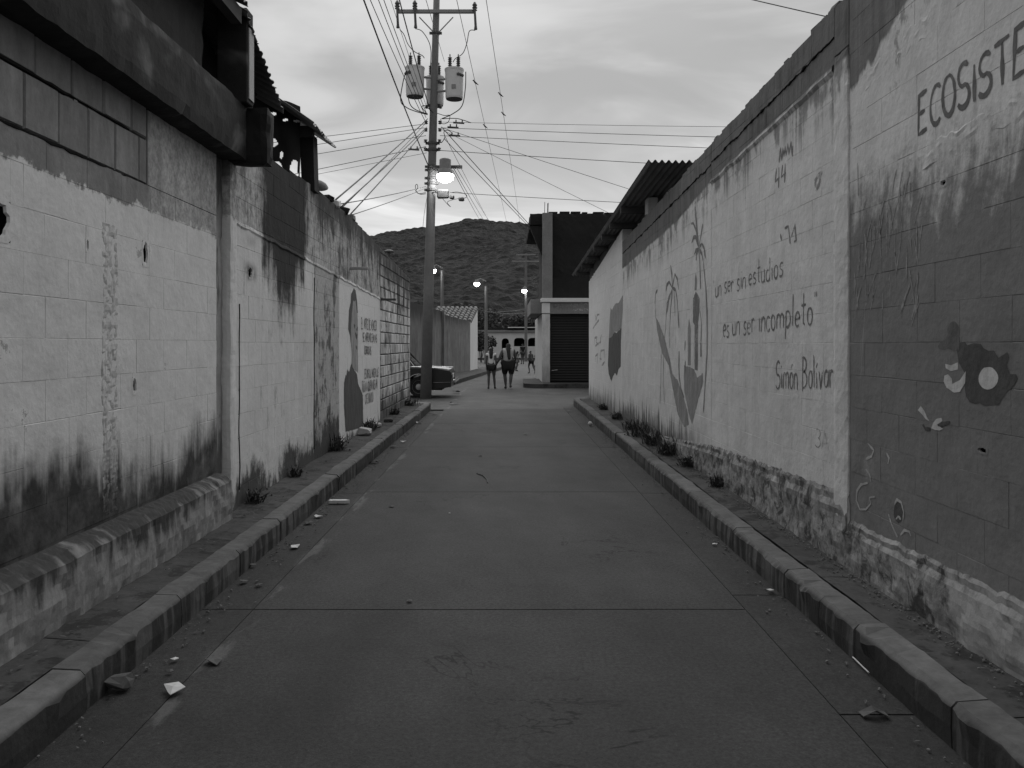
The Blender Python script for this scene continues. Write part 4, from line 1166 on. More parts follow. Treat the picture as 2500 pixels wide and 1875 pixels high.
strokes(wr1, 'painted_butterfly_body', M['p_black'], [[(250, 825), (290, 815), (335, 802)], [(150, 820), (165, 850), (200, 850)]], 1, *Z6, 0.02)
Z7 = (0.4822, 1700, 600)
decal(wr1, 'painted_eye', M['p_black'], [ell(1026, 1350, 26, 52)], 1, *Z7)
strokes(wr1, 'painted_swirl', M['p_swirl'], [[(1005, 1310), (1018, 1285), (1040, 1300), (1052, 1350), (1048, 1395)], [(975, 1360), (990, 1410), (1010, 1455), (1020, 1475)], [(1035, 1465), (1055, 1440), (1080, 1448), (1088, 1470)],
                                           [(1012, 1385), (1024, 1370), (1038, 1385)],
                                           [(870, 1200), (835, 1210), (815, 1240), (812, 1290), (830, 1335), (860, 1335), (885, 1305), (878, 1275), (905, 1270)],
                                           [(860, 1130), (880, 1160), (885, 1195)], [(965, 1050), (978, 1075), (972, 1105)], [(870, 1000), (900, 1035), (890, 1065), (860, 1080)]], 1, *Z7, 0.014)
# light grass strokes brushed on the picture
rg = random.Random(3); gl = []
for k in range(60):
    a = rg.uniform(800, 1130); b = rg.uniform(-260, 420); L_ = rg.uniform(60, 190); sw = rg.uniform(-0.15, 0.35)
    gl.append(([(a, b), (a + sw * L_ * 0.4, b - L_ * 0.5), (a + sw * L_, b - L_)], rg.uniform(0.006, 0.014)))
strokes(wr1, 'painted_grass_strokes', M['p_soft'], gl, 1, *Z7, 0.01)
# middle right wall: the quotation
lettering(wr2, '"un ser sin.estudios', 1, 8.50, 6.36, 2.035, 2.085, 0.20, 0.016, M['p_letter'], wob=0.05)
lettering(wr2, 'es un ser incompleto"', 1, 8.12, 5.66, 1.615, 1.70, 0.23, 0.019, M['p_letter'], wob=0.05)
lettering(wr2, 'Simón Bolívar', 1, 6.53, 5.38, 1.205, 1.262, 0.23, 0.018, M['p_letter'], wob=0.05)
lettering(wr2, '3A', 1, 5.69, 5.46, 0.84, 0.84, 0.13, 0.008, M['p_faint'], name='scratched_mark')
lettering(wr2, '44', 1, 6.55, 6.30, 2.78, 2.80, 0.16, 0.022, M['p_letter'], name='scrawled_mark')
Z8 = (0.2652, 1720, 340)
strokes(wr2, 'scrawled_mark', M['p_letter'], [[(690, 215), (700, 80), (712, 190), (725, 80), (735, 150), (745, 70), (752, 150), (770, 40), (778, 140), (800, 20), (808, 150), (815, 60)],
                                           [(700, 870), (712, 930)], [(740, 820), (775, 800), (790, 960)], [(800, 900), (835, 790), (845, 930), (825, 945)]], 1, *Z8, 0.022)
strokes(wr2, 'scrawled_mark', M['p_faint'], [[(1025, 470), (1020, 380), (1050, 330), (1085, 300)], [(1035, 460), (1060, 400), (1070, 330)]], 1, *Z8, 0.03)
# palm picture
Z9 = (0.3015, 1580, 500)
decal(wr3, 'painted_path', M['p_grey'], [[(70, 910), (95, 950), (140, 1070), (185, 1250), (205, 1370), (250, 1425), (290, 1540), (325, 1659), (340, 1780), (300, 1800), (250, 1700), (200, 1450), (175, 1300), (120, 1200), (85, 1040)]], 1, *Z9)
decal(wr3, 'painted_bush', M['p_grey'], [[(300, 1300), (340, 1310), (380, 1330), (410, 1400), (450, 1360), (455, 1430), (420, 1560), (385, 1700), (365, 1780), (335, 1680), (300, 1500)]], 1, *Z9, lift=0.0018)
decal(wr3, 'painted_tall_plant', M['p_letter'], [[(395, 700), (425, 760), (425, 850), (412, 960), (410, 1340), (385, 1340), (385, 975), (372, 950), (372, 760)]], 1, *Z9, lift=0.0021)
decal(wr3, 'painted_tall_plant', M['p_grey'], [[(340, 918), (354, 1000), (354, 1300), (330, 1300), (330, 1000)], [(395, 550), (405, 600), (402, 690), (385, 690), (388, 600)]], 1, *Z9, lift=0.0020)
strokes(wr3, 'painted_plant', M['p_letter'], [([(436, 1115), (437, 1230)], 0.07), ([(260, 1185), (258, 1300), (262, 1400), (275, 1490), (300, 1560)], 0.05), ([(310, 1100), (305, 1180)], 0.04), ([(310, 1265), (308, 1345)], 0.06), ([(430, 860), (440, 960), (437, 1110)], 0.035)], 1, *Z9, 0.05)
strokes(wr3, 'painted_palm', M['p_letter'], [([(204, 690), (190, 860), (184, 1000), (184, 1160)], 0.035), [(204, 672), (180, 625), (160, 650), (153, 700)], [(204, 672), (225, 560), (245, 600), (257, 685)], [(204, 660), (200, 560), (190, 490)], [(206, 672), (232, 690), (246, 780), (258, 1000)], [(204, 690), (175, 760), (160, 880)],
                                          ([(420, 350), (428, 480), (434, 680)], 0.04), [(418, 345), (395, 260), (378, 262), (362, 310)], [(420, 345), (445, 315), (462, 350), (474, 430)], [(418, 355), (395, 370), (382, 402)], [(418, 345), (440, 230), (452, 155)], [(416, 340), (400, 210), (375, 150), (356, 152)], [(420, 360), (400, 400), (398, 450)], [(424, 360), (445, 400), (455, 450)], [(418, 330), (396, 100), (392, 20)],
                                          [(85, 690), (70, 715), (64, 800)]], 1, *Z9, 0.045)
strokes(wr3, 'painted_palm', M['p_grey'], [([(455, 450), (478, 700), (488, 1000), (486, 1200), (470, 1450), (456, 1680)], 0.045), [(115, 1200), (112, 1400), (104, 1610)], [(133, 1210), (133, 1420), (140, 1620)], [(205, 680), (160, 800), (150, 1000), (140, 1100)], [(218, 700), (224, 800), (226, 900)], [(66, 780), (70, 920)]], 1, *Z9, 0.03)
# corner house: painted map shape and three scrawls
Z10 = (0.1566, 1430, 700)
decal(hs, 'painted_shape', M['p_grey'], [[(388, 325), (412, 360), (440, 300), (470, 258), (515, 250), (583, 125), (578, 400), (560, 640), (500, 700), (450, 705), (400, 790), (362, 800), (375, 500)]], 1, *Z10)
decal(hs, 'painted_shape', M['p_dark'], [[(362, 800), (400, 790), (450, 705), (480, 720), (560, 640), (550, 900), (548, 1240), (515, 1280), (488, 1390), (460, 1345), (425, 1400), (400, 1480), (360, 1360), (347, 1220)]], 1, *Z10, lift=0.0019)
strokes(hs, 'scrawled_words', M['p_faint'], [[(150, 440), (160, 520), (180, 440), (215, 430)], [(115, 650), (160, 580), (205, 520)], [(135, 900), (140, 800), (180, 780), (160, 860), (200, 900)], [(225, 860), (245, 750)], [(150, 925), (200, 880), (240, 860)],
                                          [(150, 1170), (150, 1080), (190, 1050), (180, 1200)], [(225, 1170), (235, 1000), (290, 985), (290, 1110)], [(250, 1230), (300, 1170)], [(220, 1120), (245, 1130)]], 1, *Z10, 0.05)
# left mural bay
Z11 = (0.2714, 800, 650)
decal(wl3, 'painted_hair', M['p_dark'], [[(235, 195), (250, 215), (262, 300), (270, 420), (262, 420), (250, 310), (228, 312), (215, 450), (207, 620), (215, 740), (225, 812), (208, 700), (198, 620), (184, 565), (190, 400), (205, 330), (210, 250)]], -1, *Z11, lift=0.0020)
decal(wl3, 'painted_face', M['p_mid'], [[(228, 312), (250, 308), (266, 400), (272, 540), (272, 960), (236, 930), (213, 870), (216, 805), (208, 690), (206, 620), (214, 450)]], -1, *Z11, lift=0.0018)
decal(wl3, 'painted_coat', M['p_dark'], [[(176, 925), (190, 952), (212, 872), (235, 930), (262, 970), (273, 1060), (300, 1120), (315, 1160), (319, 1440), (300, 1452), (160, 1490), (150, 1350), (144, 1250), (145, 1050), (160, 975), (166, 985)]], -1, *Z11, lift=0.0022)
strokes(wl3, 'painted_features', M['p_dark'], [([(234, 520), (240, 545), (246, 530)], 0.05), ([(256, 560), (262, 580), (270, 545)], 0.05), ([(246, 600), (258, 640), (266, 610)], 0.06), ([(252, 720), (262, 740)], 0.05)], -1, *Z11, 0.04)
def tl(text, u0, u1, v0t, v0b, v1b):
    a, b = PL(u0, v0b), PL(u1, v1b); c = PL(u0, v0t)
    lettering(wl3, text, -1, a.y, b.y, a.z, b.z, c.z - a.z, 0.030, M['p_letter'])
f_ = 0.1447
for (t_, a, b, c, d, e) in (('EL ARTE DE VENCER', 80, 342, 120, 298, 320), ('SE APRENDE EN LAS', 108, 345, 362, 508, 520), ('DERROTAS', 135, 248, 590, 720, 728),
                            ('ES DIFICIL HACER JUS', 135, 372, 985, 1135, 1098), ('TICIA A QUIEN NOS HA', 92, 352, 1195, 1370, 1300), ('OFENDIDO', 148, 282, 1400, 1560, 1520)):
    tl(t_, 870 + a * f_, 870 + b * f_, 760 + c * f_, 760 + d * f_, 760 + e * f_)

# ================================================================== UTILITY POLE
PY = 23.7
def pp(u, v, d=0.0): return P(u, v, PY + d)
def pole_at(z):                                           # axis of the leaning pole
    t = (z - 0) / 11.6
    a = P(1040, 841, PY); b = P(1066, 0, PY)
    x = -2.33 + (b.x + 2.33) * t
    return Vector((x, PY, z))
up_ = thing('utility_pole', 'tall leaning concrete utility pole with crossarm and many cables at the corner', 'utility pole', (-2.33, PY, 0))
m = MB(); m.tube([pole_at(z) for z in (-0.05, 3, 6, 9, 12.2)], [0.165, 0.145, 0.125, 0.105, 0.088], 16); m.build('shaft', M['pole'], up_, smooth=True)
a, b = pp(970, 33), pp(1160, 39)
m = MB(); m.cbox(a.x, b.x, PY - 0.20, PY - 0.11, a.z - 0.055, a.z + 0.045, 0.008); ca = m.build('crossarm', M['galv'], up_)
for u0 in (1024, 1106):
    m = MB(); m.tube([pp(u0, 42, -0.14), pp(1058 if u0 < 1060 else 1072, 78, -0.12)], 0.018, 6); m.build('brace', M['galv'], ca)
def band(z, r=0.15, h=0.05, name='clamp'):
    m = MB(); c = pole_at(z); m.lathe((c.x, c.y, z), [(r, -h), (r + 0.015, -h * 0.6), (r + 0.015, h * 0.6), (r, h)], 14)
    m.box(c.x - r - 0.07, c.x - r + 0.01, c.y - 0.03, c.y + 0.03, z - h * 0.7, z + h * 0.7); m.box(c.x + r - 0.01, c.x + r + 0.07, c.y - 0.03, c.y + 0.03, z - h * 0.7, z + h * 0.7)
    m.build(name, M['iron'], up_)
for v_ in (81, 350, 366, 407, 415, 435, 448, 464): band(H + (841 - v_) / FPX * PY, 0.135 if v_ > 200 else 0.11, 0.045)
# cutout fuses on the crossarm
for (u0, v0) in ((970, 10), (1013, 10), (1159, 14)):
    c = pp(u0, v0, -0.22)
    m = MB(); m.lathe(c + Vector((0, 0, -0.16)), [(0.03, 0), (0.075, 0.03), (0.05, 0.06), (0.08, 0.10), (0.05, 0.13), (0.075, 0.18), (0.03, 0.26)], 10)
    fu = m.build('fuse_cutout', M['porcelain'], up_)
    m = MB(); m.tube([c + Vector((0, -0.06, -0.1)), c + Vector((0.03, -0.1, -0.62)), c + Vector((0.03, -0.1, -0.72))], [0.03, 0.036, 0.05], 8); m.build('fuse_tube', M['iron'], fu)
# rack of spool insulators
for v_ in (262, 300, 318, 345, 365):
    c = pole_at(H + (841 - v_) / FPX * PY)
    for sx in (-1, 1):
        m = MB(); m.lathe(c + Vector((sx * 0.2, -0.05, -0.05)), [(0.03, 0), (0.06, 0.02), (0.035, 0.05), (0.06, 0.08), (0.03, 0.1)], 8); m.build('spool_insulator', M['porcelain'], up_)

# transformers
def transformer(u0, v_top, v_bot, wpx, dy, label, flip):
    ct = P(u0, v_top, PY + dy); cb = P(u0, v_bot, PY + dy); r = wpx / 2 / FPX * (PY + dy); h = ct.z - cb.z
    t = thing('transformer', label, 'transformer', tuple(cb), 0, 'transformers on the utility pole')
    m = MB(); m.lathe(cb, [(r * 0.90, 0), (r * 0.93, 0.03), (r * 0.95, 0.05), (r, h - 0.04), (r * 1.03, h - 0.03), (r * 1.03, h)], 24); tk = m.build('tank', M['tank'], t)
    m = MB(); m.lathe(cb + Vector((0, 0, h + 0.002)), [(r * 1.05, 0), (r * 1.05, 0.03), (r * 0.7, 0.06), (r * 0.2, 0.075)], 24); m.build('lid', M['tank'], t)
    m = MB(); m.lathe(cb + Vector((0, 0, -0.012)), [(r * 0.86, 0), (r * 0.86, 0.010)], 24); m.build('base_plate', M['iron'], t)
    for sx in (-0.45, 0.45):
        c = cb + Vector((r * sx, -0.05, h + 0.05)); prof = []
        for k in range(6): prof += [(0.035, k * 0.055), (0.065, k * 0.055 + 0.02)]
        m = MB(); m.lathe(c, prof + [(0.02, 0.34), (0.015, 0.40)], 10); m.build('bushing', M['porcelain'], t)
    s_ = -1 if flip else 1
    for k in range(3):
        m = MB(); c = cb + Vector((s_ * r * (0.5 + 0.2 * k), -r * (0.95 - 0.25 * k), h * 0.78)); m.lathe(c, [(0.03, -0.03), (0.05, 0), (0.03, 0.03)], 8, 'y'); m.build('terminal', M['iron'], t)
    m = MB(); m.box(cb.x - 0.06, cb.x + 0.06, cb.y - r - 0.01, cb.y - r + 0.03, cb.z + h * 0.28, cb.z + h * 0.42); m.build('name_plate', M['galv'], t)
    # hanger towards the pole
    px_ = pole_at(cb.z + h / 2)
    for q in (0.3, 0.72):
        m = MB(); m.tube([cb + Vector((0, 0.0, h * q)), Vector((px_.x, px_.y, cb.z + h * q))], 0.035, 6); m.build('hanger', M['galv'], t)
transformer(1013, 168, 236, 46, -0.10, 'white transformer can hanging left of the utility pole', True)
transformer(1109, 172, 242, 45, -0.10, 'white transformer can hanging right of the utility pole', False)
transformer(1062, 192, 258, 44, 0.42, 'white transformer can half hidden behind the utility pole', False)

# street lamps
def lamp_material(name, e):
    m_ = bpy.data.materials.new(name); m_.use_nodes = True; b = m_.node_tree.nodes['Principled BSDF']
    b.inputs['Base Color'].default_value = (1, 1, 1, 1); b.inputs['Emission Color'].default_value = (1, 1, 1, 1); b.inputs['Emission Strength'].default_value = e
    return m_
M['lit'] = lamp_material('lit_globe', 30.0)
M['lit_far'] = lamp_material('lit_far_globe', 20.0)
lc = P(1087, 432, PY - 0.45)
sl_ = thing('street_lamp', 'lit street lamp with bowl globe mounted on the near utility pole', 'street lamp', tuple(lc))
m = MB(); prof = [(0.02, -0.16)] + [(0.235 * math.sin(R(a)), -0.16 * math.cos(R(a))) for a in range(15, 91, 15)] + [(0.235, 0.06)]
m.lathe(lc + Vector((0, 0, 0.0)), prof, 20); m.build('globe', M['lit'], sl_, smooth=True)
m = MB(); m.lathe(lc + Vector((0, 0, 0.062)), [(0.24, 0), (0.235, 0.03), (0.19, 0.15), (0.17, 0.16), (0.16, 0.18)], 20); m.build('reflector', M['galv'], sl_, smooth=False)
m = MB(); m.lathe(lc + Vector((0, 0, 0.245)), [(0.165, 0), (0.165, 0.24), (0.13, 0.27), (0.04, 0.30)], 16); m.build('ballast_housing', M['galv'], sl_)
c = pole_at(lc.z + 0.33)
m = MB(); m.cbox(c.x - 0.05, lc.x + 0.47, PY - 0.24, PY - 0.16, c.z - 0.04, c.z + 0.05, 0.006); m.build('arm', M['iron'], sl_)
# junction boxes by the lamp
jb = thing('junction_box', 'grey cable junction box strapped to the utility pole below the lamp', 'junction box', tuple(P(1082, 475, PY - 0.2)))
for (u0, v0, a_, b_) in ((1082, 474, 0.17, 0.12), (1103, 481, 0.07, 0.06), (1126, 486, 0.085, 0.055)):
    c = P(u0, v0, PY - 0.2); m = MB(); m.cbox(c.x - a_, c.x + a_, c.y - 0.08, c.y + 0.08, c.z - b_, c.z + b_, 0.03, 0.008); m.build('box', M['iron'], jb)
m = MB(); c = P(1068, 470, PY - 0.2); m.tube([pole_at(c.z + 0.02) + Vector((0, -0.1, 0)), c, P(1082, 474, PY - 0.2)], 0.02, 6); m.build('strap', M['iron'], jb)

# cables
WN = [0]
def wire(pts, r, label, sag=0.0, grp='cables of the utility pole', n=14, name='cable'):
    """cable through 3-D points; sag pulls each span down"""
    out = []
    for i in range(len(pts) - 1):
        a, b = Vector(pts[i]), Vector(pts[i + 1])
        for k in range(n):
            t = k / n; q = a.lerp(b, t); q.z -= sag * 4 * t * (1 - t) * (b - a).length * 0.02; out.append(q)
    out.append(Vector(pts[-1]))
    o = MB().tube(out, r, 5).build(name, M['wire'], smooth=True, recalc=False)
    tag(o, label, 'cable', grp); return o
def over(u0, v_at0, zpole_v, upole, zc=8.0):
    """cable from the pole to a point overhead in front of us, carried on behind the viewer"""
    a = P(upole, zpole_v, PY - 0.05)
    Y = (zc - H) * FPX / (CY - v_at0); b = P(u0, v_at0, Y)
    d = b - a; c = a + d * ((PY + 8) / (a.y - b.y))
    return [a, b, c]
for (u0, vp_, up0, r, zc, lb) in ((888, 401, 1044, 0.016, 7.6, 'leftmost thick overhead cable running from the pole over our heads'),
                             (904, 300, 1040, 0.009, 8.2, 'second overhead cable from the left at the top of the picture'),
                             (924, 287, 1040, 0.009, 8.4, 'third overhead cable from the left at the top of the picture'),
                             (937, 276, 1041, 0.009, 8.5, 'fourth overhead cable from the left at the top of the picture'),
                             (954, 262, 1042, 0.006, 8.6, 'thin fifth overhead cable from the left at the top of the picture'),
                             (975, 270, 1050, 0.014, 8.4, 'thick overhead cable nearest the pole crossing the crossarm')):
    wire(over(u0, 0, vp_, up0, zc), r, lb, 0.35)
def side(u1, v1, u0, v0, r, lb, Y1=PY, ext=1.0, sag=0.4):
    a = P(u1, v1, PY - 0.05); b = P(u0, v0, Y1); c = a + (b - a) * ext
    wire([a, c], r, lb, sag)
for (u1, v1, u0, v0, r, lb) in ((1036, 303, 790, 331, 0.008, 'topmost cable running left from the pole along the cross street'),
                               (1036, 312, 790, 348, 0.008, 'second cable from the top running left from the pole'),
                               (1040, 331, 790, 371, 0.008, 'third cable from the top running left from the pole'),
                               (1040, 358, 790, 408, 0.009, 'fourth cable from the top running left from the pole'),
                               (1042, 373, 790, 420, 0.006, 'thin fifth cable running left from the pole')):
    side(u1, v1, u0, v0, r, lb, PY, 5.0, 0.15)
for (u1, v1, u0, v0, r, lb) in ((1080, 298, 1765, 307, 0.006, 'topmost thin cable running right from the pole to the tin roof'),
                               (1076, 312, 1750, 332, 0.008, 'second cable from the top running right from the pole'),
                               (1074, 331, 1735, 359, 0.008, 'third cable from the top running right from the pole'),
                               (1070, 367, 1610, 398, 0.009, 'fourth cable from the top running right from the pole'),
                               (1098, 470, 1520, 493, 0.008, 'lowest cable running right from the junction boxes'),
                               (1080, 312, 1536, 460, 0.007, 'slanting cable from the pole down to the right tin roof'),
                               (1070, 312, 1490, 520, 0.006, 'lower slanting cable from the pole down to the right roof')):
    side(u1, v1, u0, v0, r, lb, PY, 1.6, 0.12)
for (u1, v1, u0, v0, r, lb) in ((1044, 290, 813, 505, 0.013, 'thick service cable from the pole down to the left wall, first of four'),
                               (1040, 300, 836, 520, 0.007, 'thin service cable from the pole down to the left wall'),
                               (1042, 310, 832, 518, 0.011, 'second thick service cable down to the left wall'),
                               (1038, 318, 862, 530, 0.011, 'third thick service cable, landing farthest along the left wall'),
                               (1040, 455, 834, 500, 0.008, 'nearly level cable from the pole clamps to the left wall'),
                               (1042, 458, 868, 526, 0.007, 'low slanting cable from the pole clamps to the left wall')):
    pw = PL(u0, v0, -0.08); wire([P(u1, v1, PY - 0.05), pw], r, lb, 0.1)
for (u1, v1, u0, v0, Y1, r, lb) in ((1078, 310, 1292, 548, 31.0, 0.012, 'thick service cable from the pole down to the shop upper floor'),
                               (1084, 338, 1294, 556, 31.0, 0.010, 'second service cable from the pole down to the shop upper floor'),
                               (1085, 330, 1196, 545, 60, 0.008, 'cable from the pole receding to the far street lamps, leftmost'),
                               (1105, 415, 1172, 538, 60, 0.010, 'cable below the lamp receding over the far street'),
                               (1108, 412, 1180, 536, 60, 0.010, 'cable right of the lamp receding over the far street'),
                               (1112, 405, 1192, 536, 60, 0.008, 'outermost cable right of the lamp receding over the far street')):
    a = P(u1, v1, PY); b = P(u0, v0, Y1); wire([a, b, b + (b - a) * (0.02 if Y1 < 40 else 0.5)], r, lb, 0.05)
wl_ = []
for (ua, va, ub, vb, r, lb) in ((1115, 0, 1226, 495, 0.007, 'thin overhead cable right of the pole with two small birds'),
                               (1187, 0, 1258, 470, 0.007, 'thin overhead cable farthest right with two small birds')):
    a = P(ua, va, 17.0); b = P(ub, vb, 45.0); a2 = a + (a - b) * 1.0; b2 = b + (b - a) * 0.8
    wire([a2, a, b, b2], r, lb, 0.0); wl_.append((a, b))
wire([P(1035 + 5, 0, 14.0) + Vector((0, -12, 3.0)), P(1040, 0, 14.0), P(1085, 150, PY)], 0.006, 'thin cable passing behind the crossarm', 0.0)
a = P(1840, 0, 9.0); b = P(2015, 40, 8.0); wire([a + (a - b) * 6, a, b, b + (b - a) * 0.6], 0.006, 'thin cable dropping to the right wall at the top of the picture', 0.05)
# hanging leads from fuses to cans, and loops at the pole
def lead(pix, label, r=0.012, d=-0.25):
    pts = [P(u, v, PY + d) for u, v in pix]
    out = []
    for i in range(len(pts) - 1):
        p0, p1, p2, p3 = pts[max(i - 1, 0)], pts[i], pts[i + 1], pts[min(i + 2, len(pts) - 1)]
        for k in range(6):
            t = k / 6
            out.append(0.5 * ((2 * p1) + (p2 - p0) * t + (2 * p0 - 5 * p1 + 4 * p2 - p3) * t * t + (3 * p1 - p0 - 3 * p2 + p3) * t ** 3))
    out.append(pts[-1])
    o = MB().tube(out, r, 5).build('hanging_lead', M['wire'], smooth=True, recalc=False); tag(o, label, 'cable', 'leads between fuses, transformers and pole')
lead([(976, 72), (986, 84), (996, 108), (1012, 126), (1030, 135), (1036, 142)], 'hanging lead from the left fuse to the left transformer')
lead([(1014, 70), (1030, 76), (1046, 100), (1052, 125), (1051, 160), (1052, 168)], 'hanging lead from the middle fuse down beside the pole')
lead([(1160, 74), (1146, 76), (1140, 105), (1130, 130), (1112, 143), (1106, 152)], 'hanging lead from the right fuse to the right transformer')
lead([(992, 172), (984, 200), (978, 245), (992, 262), (1015, 272), (1044, 280)], 'black lead looping from the left transformer to the pole', 0.014)
lead([(998, 176), (996, 220), (1000, 252), (1015, 268), (1044, 278)], 'second black lead looping from the left transformer to the pole', 0.014)
lead([(1137, 175), (1136, 215), (1128, 258), (1105, 278), (1078, 290)], 'black lead looping from the right transformer to the pole', 0.014)
lead([(1040, 275), (1030, 262), (1036, 258), (1050, 268), (1058, 276)], 'small curled lead left of the pole under the cans', 0.012)
lead([(1066, 276), (1085, 282), (1098, 282), (1094, 298), (1080, 302), (1076, 290)], 'curled lead right of the pole under the cans', 0.010)
lead([(1080, 290), (1112, 289), (1130, 293), (1150, 300)], 'lead arching right from the pole to the first cable clamps', 0.012)
lead([(1072, 345), (1078, 348), (1086, 335), (1084, 322), (1094, 318), (1105, 326)], 'lead looping right of the pole by the insulator rack', 0.011)
lead([(1040, 470), (1020, 472), (1014, 455), (1018, 450), (1020, 458), (1015, 466), (1026, 474), (1040, 473)], 'curled end of cable left of the pole clamps', 0.010)
lead([(1102, 470), (1118, 469), (1136, 474), (1139, 481), (1126, 486)], 'small lead arching over the junction boxes', 0.010)
lead([(1078, 482), (1092, 498), (1100, 505), (1092, 494), (1104, 488), (1118, 485)], 'small lead hanging under the junction boxes', 0.008)
lead([(1043, 478), (1036, 520), (1032, 560)], 'thin drop lead hanging left of the pole', 0.006, -0.1)
# clamps on the right-hand cables, spacer
for (u0, v0, lb) in ((1120, 300, 'cable clamp on the topmost right cable'), (1106, 311, 'cable clamp on the second right cable'), (1110, 331, 'cable clamp on the third right cable'), (1010, 365, 'cable clamp on the left cable below the insulator rack')):
    c = P(u0, v0, PY - 0.05); m = MB(); m.tube([c + Vector((-0.16, 0, 0.01)), c + Vector((0.16, 0, -0.01))], 0.028, 6)
    for k in (-0.08, 0.1): m.tube([c + Vector((k, 0, 0)), c + Vector((k, 0, 0.09))], 0.02, 5)
    tag(m.build('cable_clamp', M['iron']), lb, 'clamp', 'cable clamps')
# birds on the wires
def bird(i, u, v, lb):
    a, b = wl_[i]; best = min((a.lerp(b, t / 400) for t in range(401)), key=lambda q: abs((CY - (q.z - H) / q.y * FPX) - v))
    m = MB(); m.lathe((0, 0, 0), [(0.01, -0.14), (0.035, -0.06), (0.055, 0.02), (0.045, 0.07), (0.012, 0.10)], 8, 'y')
    for q in m.v: q.z += q.y * 0.8 + 0.06
    m.lathe((0, 0.10, 0.17), [(0.01, -0.03), (0.032, -0.01), (0.03, 0.02), (0.008, 0.045)], 8, 'z')
    m.tube([(0, 0.13, 0.18), (0, 0.17, 0.175)], [0.012, 0.003], 5)
    o = m.build('bird', M['tarp'], world=False, smooth=True); o.location = best + Vector((0, 0, 0.01)); o.rotation_euler = (0, 0, 1.2); o.scale = (0.62, 0.62, 0.62)
    tag(o, lb, 'bird', 'birds on the cables')
bird(0, 1160, 206, 'small dark bird perched highest on the cable right of the transformers')
bird(0, 1185, 312, 'small dark bird on the same cable lower down, level with the cable clamps')
bird(1, 1223, 235, 'upper small bird on the cable farthest right')
bird(1, 1232, 282, 'lower small bird on the cable farthest right')

